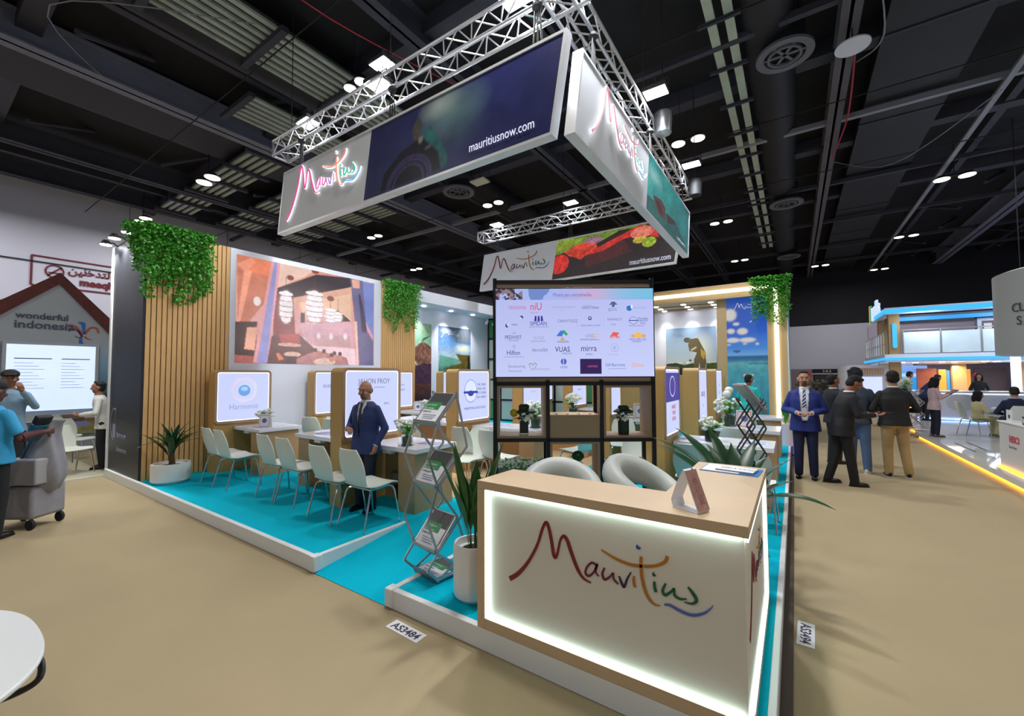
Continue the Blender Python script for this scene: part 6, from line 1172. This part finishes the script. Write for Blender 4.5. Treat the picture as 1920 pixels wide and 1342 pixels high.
f2 = lambda u, v, d: (-14.97+d, u, v); NS('screen_frame', (lambda m: (frame_poly(m, [(1.44, .85), (3.04, .85), (3.04, 2.6), (1.44, 2.6)], [(1.5, .9), (2.98, .9), (2.98, 2.54), (1.5, 2.54)], f2, 0, .06), m)[1])(MB()), mat('grey_frame', '#b4b8c0', .4))
for y, w_ in ((1.62, .6), (2.38, .5)):
    NS('table_header', MB().box(-14.93, -14.925, y, y+w_, 2.2, 2.22), INK)
    for k in range(9): NS('text_line', MB().box(-14.93, -14.926, y, y+w_*(.5+.3*((k*7) % 3)/2), 2.1-k*.075, 2.108-k*.075), GREYTXT)
cv = Canvas(70, 30); cv.grad([(0, '#a9c4ec'), (.35, '#d8d0c8'), (.4, '#8a6a50'), (.7, '#b49a60'), (1, '#8a9a6a')]); cv.noise(6, .4, 3, (cv.Vv > .35).astype(float)); cv.ell(.65, .4, .2, .2, '#6a5040', .8); cv.ell(.8, .6, .12, .1, '#8fa0e0', .9)
o = print_obj('landscape_print', cv, (-14.9, 1.55, .35), (0, 1, 0), (0, 0, 1), 1.5, .62, PRINT, ns); o.location = (15, -2.3, 0)
for y0_, y1_, sd in ((.2, 1.4, 1), (3.06, 5.2, 2)):
    cv = Canvas(50, 60); cv.grad([(0, '#4a7cc0'), (.3, '#7fa8d8'), (.5, '#4a84b0'), (.6, '#2f6a94'), (.7, '#3a4048'), (1, '#2a3038')] if sd == 1 else [(0, '#a9b4c4'), (.2, '#8fb0cc'), (.55, '#5a88a8'), (.62, '#3a4048'), (1, '#2a2c34')]); cv.noise(7, .3, sd, (cv.Vv > .5).astype(float))
    o = print_obj('sea_print', cv, (-14.96, y0_, .5), (0, 1, 0), (0, 0, 1), y1_-y0_, 2.06, PRINT, ns); o.location = (15, -2.3, 0)
for s_, y, z, h in (('wonderful', 1.62, 3.16, .21), ('indonesia', 1.6, 2.93, .26)):
    o = text(s_, h, (-14.985, y, z), (0, 1, 0), (-0, 0, 1), mat('blue_grey_letter', '#3f4f66', .6), ns, bold=.004); o.location = (15, -2.3, 0)
brd = {'a': '#b0584c', 'b': '#2f6cc0', 'c': '#7a4a8a', 'd': '#4a8a4c'}
for c, pts in (('a', [(2.42, 2.98, .02), (2.5, 3.06, .05), (2.62, 3.02, .05), (2.72, 2.86, .05), (2.74, 2.78, .03)]), ('a', [(3.04, 2.9, .03), (3.0, 3.02, .05), (2.88, 3.02, .05), (2.78, 2.86, .05)]), ('b', [(2.66, 3.14, .03), (2.74, 3.12, .08), (2.76, 3.0, .06), (2.76, 2.86, .05)]), ('c', [(2.5, 2.9, .02), (2.56, 2.98, .04), (2.66, 2.92, .04), (2.72, 2.8, .02)]), ('b', [(2.72, 2.78, .04), (2.72, 2.62, .07), (2.82, 2.5, .05), (2.88, 2.48, .01)]), ('d', [(2.6, 2.8, .02), (2.68, 2.76, .03), (2.74, 2.82, .02)]), ('a', [(2.78, 2.8, .04), (2.84, 2.74, .03), (2.92, 2.72, .01)])):
    m = MB(); stroke(m, pts, f, .0, .012); NS('bird_stroke', m, mat('bird_'+c, brd[c], .6))
# ================================================================ right hand stand
st = thing('aisle_stand', 'white glossy floored stand with amber edge light along the right aisle', 'exhibition stand', (3, 12, 0))
def ST(name, mb, m, bevel=0): o = mb.obj(name, m, st, bevel=bevel); o.location = (-3, -12, 0); return o
GLOSS = mat('glossy_white_floor', '#d5d9e2', .08, noise=.04); AMB = mat('amber_led', '#ffffff', .5, emit='#ffa41e', es=9)
ST('stand_floor', MB().box(2.78, 13, 6.0, 16.2, .05, .15), GLOSS); ST('stand_floor', MB().box(2.95, 13, 16.2, 30, .05, .15), GLOSS)
ST('plinth', MB().box(2.86, 13, 6.05, 16.1, 0, .05), DKRIG)
ST('amber_strip', MB().box(2.79, 2.83, 6.0, 15.8, .015, .045), AMB); ST('amber_strip', MB().box(2.96, 3.0, 17.2, 25, .015, .1), AMB)
for y in (9.5, 12.9, 14.7): ST('floor_joint', MB().box(2.8, 13, y, y+.012, .149, .1505), GREYTXT)
for x, y in ((3.05, 12.6), (3.3, 12.9)): ST('floor_slot', MB().box(x, x+.03, y, y+1.3, .15, .152), DKRIG)
sc_ = thing('white_counter', 'white counter with small coloured emblem at the right edge of the picture', 'counter', (2.95, 10.3, .15))
bx('counter_body', (0, 2.2, -1.6, .6, .02, .78), mat('satin_white', '#cfd2d6', .3), sc_, .01); bx('counter_top', (-.02, 2.22, -1.62, .62, .78, .80), WTRIM, sc_); bx('light_strip', (-.03, -.005, -1.6, .62, .0, .02), AMB, sc_); bx('light_strip', (0, 1, .61, .63, .0, .02), AMB, sc_)
text('HESC3', .15, (-.004, .18, .48), (0, -1, 0), (0, 0, 1), mat('red_emblem', '#c84a5a', .5), sc_, bold=.004, sx=.9, ext=.002); text('Travel Tech', .06, (-.004, .2, .38), (0, -1, 0), (0, 0, 1), GREYTXT, sc_)
MB().prism(el(.07, .09), lambda u, v, d: (-.004-d, -.62+u, .47+v), 0, .004).obj('round_emblem', mat('teal_emblem', '#2f7a8c', .4), sc_)
t = thing('standing_card', 'dark card with a white letter W standing on the white counter', 'card', (3.0, 10.0, .95), R(0)); bx('card_face', (-.005, .005, -.35, .12, 0, .13), BLACK, t); text('Welcome', .12, (-.008, .1, .02), (0, -1, 0), (0, 0, 1), NOTEW, t, bold=.003)
t = thing('standing_card', 'white card holder beside the dark card on the white counter', 'card', (3.0, 10.6, .95)); bx('card_face', (-.005, .005, -.1, .12, 0, .2), NOTEW, t); bx('plate', (-.01, -.005, -.03, .03, .06, .12), INK, t)
# two storey stand further back
ds = thing('two_storey_stand', 'two storey stand with bright blue light bands, glass balustrade and wooden columns', 'exhibition stand', (3.4, 24, 0))
def DS(name, mb, m): o = mb.obj(name, m, ds); o.location = (-3.4, -24, 0); return o
CY = mat('cyan_led', '#ffffff', .5, emit='#35a8f0', es=1.3); CY2 = mat('cyan_led_soft', '#ffffff', .5, emit='#2f9ae8', es=1.0); COLW = mat('column_wood', '#a5865a', .5)
DS('upper_deck', MB().box(3.25, 12, 23.9, 30, 2.25, 2.58), WHITE); DS('deck_light', MB().box(3.2, 12, 23.86, 23.9, 2.33, 2.43), CY); DS('deck_light', MB().box(3.2, 3.25, 23.86, 30, 2.33, 2.43), CY)
DS('roof_ring', MB().box(3.3, 12, 23.9, 24.2, 4.3, 4.58), WHITE); DS('roof_ring', MB().box(3.3, 3.6, 24.2, 28, 4.3, 4.58), WHITE); DS('roof_light', MB().box(3.28, 12, 23.87, 23.9, 4.34, 4.52), CY); DS('roof_light', MB().box(3.27, 3.3, 23.87, 28, 4.34, 4.52), CY)
DS('inner_band', MB().box(3.7, 12, 24.6, 24.7, 4.05, 4.2), CY2); DS('roof_panel', MB().box(3.7, 12, 24.7, 28, 4.2, 4.3), mat('roof_grey', '#5a5f70', .6))
for x, y in ((3.42, 24.0), (3.42, 26.6), (8.0, 27.5)): DS('column', MB().box(x, x+.36, y, y+.36, .15, 4.3), COLW)
for z0_, z1_ in ((2.85, 3.9), (.8, 1.6)): DS('column_light', MB().prism(rrect(.14, z1_-z0_, .06, 4, 3.6, (z0_+z1_)/2), lambda u, v, d: (u, 24.0-d, v), 0, .04), CY)
FROST = mat('frosted_glass', '#cfdde6', .25, noise=.25, nscale=1.2, spec=.8)
for k in range(5):
    x = 3.85+k*1.15; DS('glass_panel', MB().box(x+.03, x+1.12, 23.95, 23.97, 2.62, 3.5), FROST); DS('rail_post', MB().cyl((x, 23.95, 2.58), (x, 23.95, 3.6), .025, n=8), ALUM)
DS('hand_rail', MB().box(3.85, 9.6, 23.93, 23.97, 3.58, 3.62), ALUM)
for k in range(9): DS('rail_post', MB().box(3.26, 3.3, 24.3+k*.65, 24.34+k*.65, 2.58, 3.5), WTRIM)
DS('side_rail', MB().box(3.26, 3.3, 24.3, 29.6, 3.48, 3.53), WTRIM); DS('side_rail', MB().box(3.26, 3.3, 24.3, 29.6, 3.0, 3.03), WTRIM)
DS('back_wall', MB().box(3.4, 12, 29.8, 30, .15, 4.3), mat('pinkish_wall', '#a9a0b4', .7))
DS('lower_wall', MB().box(3.3, 4.9, 28.4, 28.5, .15, 2.25), WHITE)
cv = Canvas(70, 60); cv.grad([(0, '#8fb0ec'), (.25, '#5a9cf0'), (.35, '#cfe0fa'), (.45, '#1fa0f0'), (1, '#0f8ae0')]); cv.noise(12, .12, 2); o = print_obj('blue_screen', cv, (3.5, 28.38, .8), (1, 0, 0), (0, 0, 1), 1.9, 1.35, mat('blue_screen_light', '#000000', .4, attr='emit', es=.95), ds); o.location = (-3.4, -24, 0)
AMW = mat('amber_wall_light', '#ffffff', .5, emit='#f0a030', es=.9)
DS('amber_panel', MB().box(5.7, 5.95, 27.9, 28, .9, 1.95), AMW); DS('amber_panel', MB().box(6.6, 6.75, 27.9, 28, .9, 1.95), AMW); DS('brown_panel', MB().box(4.95, 5.65, 28, 28.1, .6, 2.0), mat('brown_print', '#7a3a28', .5, noise=.5, nscale=3)); DS('tan_column', MB().box(6.1, 6.55, 27.6, 27.9, .15, 2.25), COLW); DS('blue_panel', MB().box(5.98, 6.08, 27.95, 28, .6, 1.9), CY2)
DS('dark_doorway', MB().box(6.9, 7.9, 28, 28.1, .15, 2.0), mat('dark_door', '#2c1d22', .6)); DS('dark_doorway', MB().box(8.4, 9.2, 28, 28.1, .15, 2.0), mat('dark_door', '#2c1d22', .6)); DS('grey_wall', MB().box(9.2, 12, 28, 28.1, .15, 2.25), HWALL); DS('amber_ceiling', MB().box(4.95, 6.9, 26.5, 28, 2.2, 2.25), mat('warm_ceiling', '#d8b070', .5))
for k in range(8):
    t = thing('recessed_spotlight', 'recessed spotlight under the upper deck, %s from its left end' % ['first', 'second', 'third', 'fourth', 'fifth', 'sixth', 'seventh', 'eighth'][k], 'spotlight', (3.9+k*.62, 24.6+(k % 2)*1.1, 2.245), group='spotlights under the upper deck'); MB().lathe([(.1, 0), (.1, -.015)], n=12).obj('lens', LAMP, t)
for x in (4.5, 7, 9): area((x, 25.5, 2.1), (x, 25.5, 0), 1.0, 60, (.8, .9, 1)); area((x, 23.4, 4.2), (x, 24, 2.6), .8, 40, (.7, .85, 1))  # upper lights have no fixture, added to brighten the glass balustrade
area((6, 27.3, 2.1), (6, 27.3, 0), .6, 60, (1, .7, .35))
lg = thing('rooftop_letters', 'glowing white rooftop letters with yellow and green strokes at the stand corner', 'sign', (3.3, 23.8, 4.58)); text('palls', .85, (-.08, 3.0, -.05), (0, -1, 0), (0, 0, 1), mat('letter_light', '#ffffff', .5, emit='#c4d4ff', es=1.1), lg, ext=.04, bold=.02, sx=1.5)
for k, (c, x) in enumerate((('#f0b040', -.12), ('#3a9a5c', .02))): MB().prism([(x-.05, -.35), (x+.05, -.35), (x+.07, .5), (x-.03, .55)], lambda u, v, d: (-.1+d, 3.4-u*2.2, v), 0, .06).obj('coloured_stroke', mat('stroke_'+c.strip('#'), c, .5, emit=c, es=.6), lg)
t = thing('picture_screen', 'framed screen hanging in the upper storey beside the round white sign', 'screen', (6.6, 25, 3.35)); bx('bezel', (-.35, .35, 0, .04, 0, .75), BLACK, t); bx('display', (-.29, .29, -.01, 0, .06, .69), mat('pinkish_display', '#c9bcc8', .4), t); bx('emblem', (-.17, .17, -.015, -.01, .14, .56), mat('brown_emblem', '#5a3a38', .5), t); bx('emblem_field', (-.11, .11, -.02, -.015, .24, .46), mat('cream_field', '#d8ccc0', .5), t)
wc = thing('wide_white_counter', 'long white lit counter under the upper deck behind the seated group', 'counter', (5.0, 20.5, .15)); bx('counter_body', (-1.4, 6, 0, .9, .08, .95), WHITE, wc, .02); bx('counter_top', (-1.45, 6, -.05, .95, .95, 1.0), WTRIM, wc); bx('blue_glow', (-1.4, 6, -.03, 0, .02, .07), mat('blue_white_led', '#ffffff', .5, emit='#8fb8ff', es=3), wc); bx('top_light', (-1.4, 6, -.02, 0, .9, .93), mat('white_led', '#ffffff', .5, emit='#dfe8ff', es=1.6), wc)
MB().prism(el(.35, .3), lambda u, v, d: (u-.3, -.001-d, .62+v), 0, .015).obj('round_relief', mat('satin_white', '#cfd2d6'), wc)
bx('service_screen', (2.0, 3.0, .2, .25, 1.0, 1.35), mat('dark_display', '#3a4250', .3), wc)
lp = thing('light_pillar', 'tall glowing white pillar below the round white sign', 'lamp', (6.3, 21.5, .15)); MB().prism(rrect(.22, 2.25, .08, 4, 0, 1.13), lambda u, v, d: (u, d, v), 0, .1).obj('glowing_body', mat('pillar_glow', '#ffffff', .5, emit='#f4f6ff', es=1.5), lp); bx('foot', (-.2, .2, -.02, .32, 0, .03), WTRIM, lp)
rs = thing('round_hanging_sign', 'large round white hanging sign cut by the right edge', 'hanging sign', (7.2, 17.8, 2.27)); MB().lathe([(2.2, 0), (2.3, .02), (2.3, 2.3), (2.2, 2.34)], n=72).obj('drum', mat('drum_white', '#c4c8ca', .6), rs); 
for a in (.5, 2.6, 4.7): MB().cyl((1.8*math.cos(a), 1.8*math.sin(a), 2.3), (1.8*math.cos(a), 1.8*math.sin(a), 7.2), .012, n=5).obj('wire', DKRIG, rs)
for s_, px, py, h in (('CULTI', 1894, 583, .34), ('SILK', 1903, 606, .34)):
    d = ray(px, py); dx, dy = d.x, d.y; A = dx*dx+dy*dy; B = -2*(dx*7.2+dy*17.8); Cc = 7.2**2+17.8**2-2.32**2; tt = (-B-math.sqrt(max(0, B*B-4*A*Cc)))/(2*A); p = Vector((dx*tt-7.2, dy*tt-17.8, 0)); N = p.normalized(); U = Vector((-N.y, N.x, 0))
    for k, ch in enumerate(s_):
        ang = (h*.62*k+.05)/2.32; Nk = Matrix.Rotation(ang, 3, 'Z') @ N; Uk = Vector((-Nk.y, Nk.x, 0)); text(ch, h, tuple(Nk*2.325+Vector((0, 0, d.z*tt+HC-2.27-.05))), Uk, (0, 0, 1), mat('grey_letter', '#4a4f58', .6), rs, ext=.004)
# people on the right hand stand
person('woman in a pale pink jacket with long black hair reading a folder', 2.98, 15.1, .15, 1.50, -75, skin='#c09078', hairc='#0c0a10', hair='long', top=('cardigan', '#cdb0b4'), trousers='#15172a', shoes='#8a6a60', female=True, hem=.8, look=(0, 18), vox=.011, arms=[((.2, .06, 1.16), (.08, .28, 1.24), (-.2, .8, .4), (0, .3, 1)), ((-.2, .06, 1.16), (-.08, .28, 1.24), (.2, .8, .4), (0, .3, 1))],
    holding=lambda t, s, L_: MB().obox(Vector((0, .42, 1.33))*s, (.12, 0, 0), (0, .09, .06), (0, -.003, .005)).obj('held_folder', mat('maroon_folder', '#4a1f34', .4), t))
sch = lambda x, y, a, lab: copy_tree(ch0, (x, y, .15), R(a), lab, group='white shell chairs')
sch(3.85, 15.9, -80, 'white chair of the woman in cream on the glossy stand'); sch(4.3, 14.75, 0, 'white chair behind the seated man in a navy suit')
person('seated woman in a cream suit with long dark hair at the round table', 3.95, 15.9, .15, 1.50, -70, skin='#c09078', hairc='#120d10', hair='long', top=('cardigan', '#d4cc9c'), trousers='#cfc89c', shoes='#b09a6a', female=True, sit=True, hem=.9, look=(-20, 12), vox=.012, arms=[((.22, .08, 1.14), (.1, .30, 1.1), (-.3, 1, 0), (0, 0, -1)), ((-.22, .08, 1.14), (-.1, .30, 1.1), (.3, 1, 0), (0, 0, -1))])
person('seated man in a navy suit with his back to us on a white chair', 4.3, 14.85, .15, 1.68, 0, skin='#b08068', hairc='#0f0d10', top=('jacket', '#1a2140'), trousers='#14172a', sit=True, hem=.86, look=(0, 15), vox=.012, fat=1.15, arms=[((.30, .08, 1.12), (.14, .32, 1.08), (-.4, 1, 0), (0, 0, -1)), ((-.30, .08, 1.12), (-.14, .32, 1.08), (.4, 1, 0), (0, 0, -1))], face=False)
person('man in a dark suit seated at the right edge of the picture', 5.0, 15.6, .15, 1.68, 80, skin='#a8745a', hairc='#0f0d10', top=('jacket', '#171c36'), trousers='#14172a', sit=True, hem=.86, lean=.2, look=(0, 10), vox=.012, opening=[(1.05, 0), (1.42, .06)], arms=[((.28, .08, 1.14), (.12, .34, 1.1), (-.4, 1, 0), (0, 0, -1)), ((-.28, .08, 1.14), (-.12, .34, 1.1), (.4, 1, 0), (0, 0, -1))])
sch(5.05, 15.6, 85, 'white chair of the man at the right edge')
t = thing('round_table', 'round white table of the seated group on the glossy stand', 'table', (4.5, 15.75, .15)); MB().lathe([(.02, .70), (.34, .70), (.35, .72), (.34, .735), (.02, .735)], n=30).obj('tabletop', TOPM, t); MB().cyl((0, 0, .02), (0, 0, .7), .03, n=10).obj('pedestal', CHROME, t); MB().lathe([(.22, 0), (.2, .02), (.03, .03)], n=24).obj('foot', CHROME, t)
person('person in dark clothes and a red head wrap standing behind the seated woman', 5.5, 21.9, .15, 1.6, 170, skin='#b08068', hairc='#15101a', hair='long', top=('coat', '#1a1a26'), trousers='#15161c', female=True, hem=.6, vox=.013, scarf='#b01f34')
person('man in a navy jacket bending over at the back of the glossy stand', 3.7, 20.0, .15, 1.62, -60, skin='#a8745a', hairc='#0f0d10', top=('jacket', '#1a2452'), trousers='#1a1c28', lean=.75, hem=.82, vox=.013, look=(0, 30))
person('man in a pale grey shirt leaning forward left of the bending navy man', 3.25, 20.6, .15, 1.70, -60, skin='#a8745a', hairc='#15101a', top=('shirt', '#a9a8a4'), trousers='#1a1c28', lean=.4, vox=.013, look=(0, 20))
# small glass display rack with plant near them
t = thing('glass_rack', 'silver zigzag literature rack with leaflets behind the man in khaki trousers', 'brochure rack', (2.75, 16.6, .15))
for i in range(3):
    for y in (-.13, .13):
        for sgn in (1, -1): MB().obox((.15, y, .25+i*.36), (.15, 0, .18*sgn), (0, .006, 0), Vector((.15, 0, .18*sgn)).cross(Vector((0, 1, 0))).normalized()*.01).obj('scissor_bar', ALUM, t)
    MB().obox((.1, 0, .36+i*.36), (.13, 0, .08), (0, .13, 0), (-.003, 0, .006)).obj('tray', ALUM, t)
bx('base_plate', (-.1, .4, -.15, .15, 0, .015), ALUM, t)
# low white desk with amber strip, behind the khaki trousers
t = thing('white_plinth', 'white plinth with amber light line behind the man in khaki trousers', 'plinth', (2.3, 18.5, .0)); bx('plinth_body', (0, .9, 0, .6, .1, 1.1), WHITE, t, .01); bx('amber_line', (-.01, 1.0, -.02, 0, .6, .68), AMB, t); bx('foot', (.02, .88, .02, .58, 0, .1), DKRIG, t)
bouquet(3.0, 18.7, 'green leafy plant on the white plinth right of the khaki man', 2.2, z=1.1)
# structures at the far end of the aisle
t = thing('curved_kiosk', 'white curved kiosk with wooden slats and bright screen at the aisle end', 'kiosk', (1.7, 24.5, 0)); WS = mat('kiosk_white', '#c9ccd8', .5)
MB().lathe([(.32, 0), (.32, 2.1)], (.3, .3, 0), 24).obj('rounded_end', WS, t); bx('header', (.3, 1.8, 0, .4, 2.0, 2.15), WS, t, .02); bx('back_panel', (.5, 1.8, .35, .4, 0, 2.0), WS, t); bx('screen', (.62, 1.55, .3, .34, .9, 1.62), mat('kiosk_screen', '#ffffff', .4, emit='#d0dcff', es=1.0), t)
for k in range(12): bx('slat', (.62+k*.085, .66+k*.085, .05, .12, 1.72, 2.0), SLAT, t)
t = thing('graphic_wall', 'dull pink wall panel with a face drawing and red round emblem far back', 'wall panel', (.2, 37.7, 0)); bx('panel', (-.9, 1.0, 0, .1, 0, 2.1), mat('pink_grey', '#8a7884', .7), t)
MB().prism(el(.28, .28), lambda u, v, d: (u+.55, -d, v+1.72), 0, .01).obj('red_emblem', mat('red_emblem', '#c84a5a'), t); MB().prism(el(.36, .4), lambda u, v, d: (u+.55, -d, v+.75), 0, .008).obj('face_drawing', mat('dark_print', '#3a3238', .6), t); MB().prism(el(.3, .34), lambda u, v, d: (u+.55, -.008-d, v+.72), 0, .008).obj('face_fill', mat('pink_light', '#b4a4a8', .6), t); bx('mask', (.32, .78, -.03, -.018, .45, .72), mat('dark_print', '#3a3238'), t)
t = thing('gate_entrance', 'dark wide hall entrance with a black overhead gate sign', 'entrance', (1.75, 37.7, 0)); bx('opening', (-.6, 1.1, 0, .1, 0, 1.75), mat('dark_opening', '#33303a', .7), t); bx('overhead_sign', (-.65, 1.15, -.08, .0, 1.8, 2.1), BLACK, t); text('S.A.2', .24, (-.05, -.09, 1.87), (1, 0, 0), (0, 0, 1), NOTEW, t); bx('lintel', (-.7, 1.25, -.05, .0, 1.72, 1.78), WTRIM, t)
t = thing('shrub_row', 'row of grey green shrubs before the dark hall entrance', 'shrub', (1.6, 33, 0)); mb = MB(); r4 = random.Random(8)
for k in range(160): mb.sph((r4.uniform(-1.6, 1.3), r4.uniform(-.3, .3), r4.uniform(.2, 1.35)), (.11, .11, .08), 5, 4)
tag(mb.obj('foliage', mat('grey_green_leaf', '#6a6c5c', .8, noise=.5, nscale=12), t), kind='stuff'); bx('planter_trough', (-1.8, 1.5, -.35, .35, 0, .25), DKRIG, t)
t = thing('purple_light', 'small glowing purple lamp at the far right edge of the stand', 'lamp', (-.02, 11.0, 0)); bx('lamp_body', (-.04, .04, -.04, .04, .04, .6), mat('purple_glow', '#ffffff', .5, emit='#6a28f0', es=1.6), t); bx('lamp_base', (-.06, .06, -.06, .06, 0, .04), DKRIG, t)
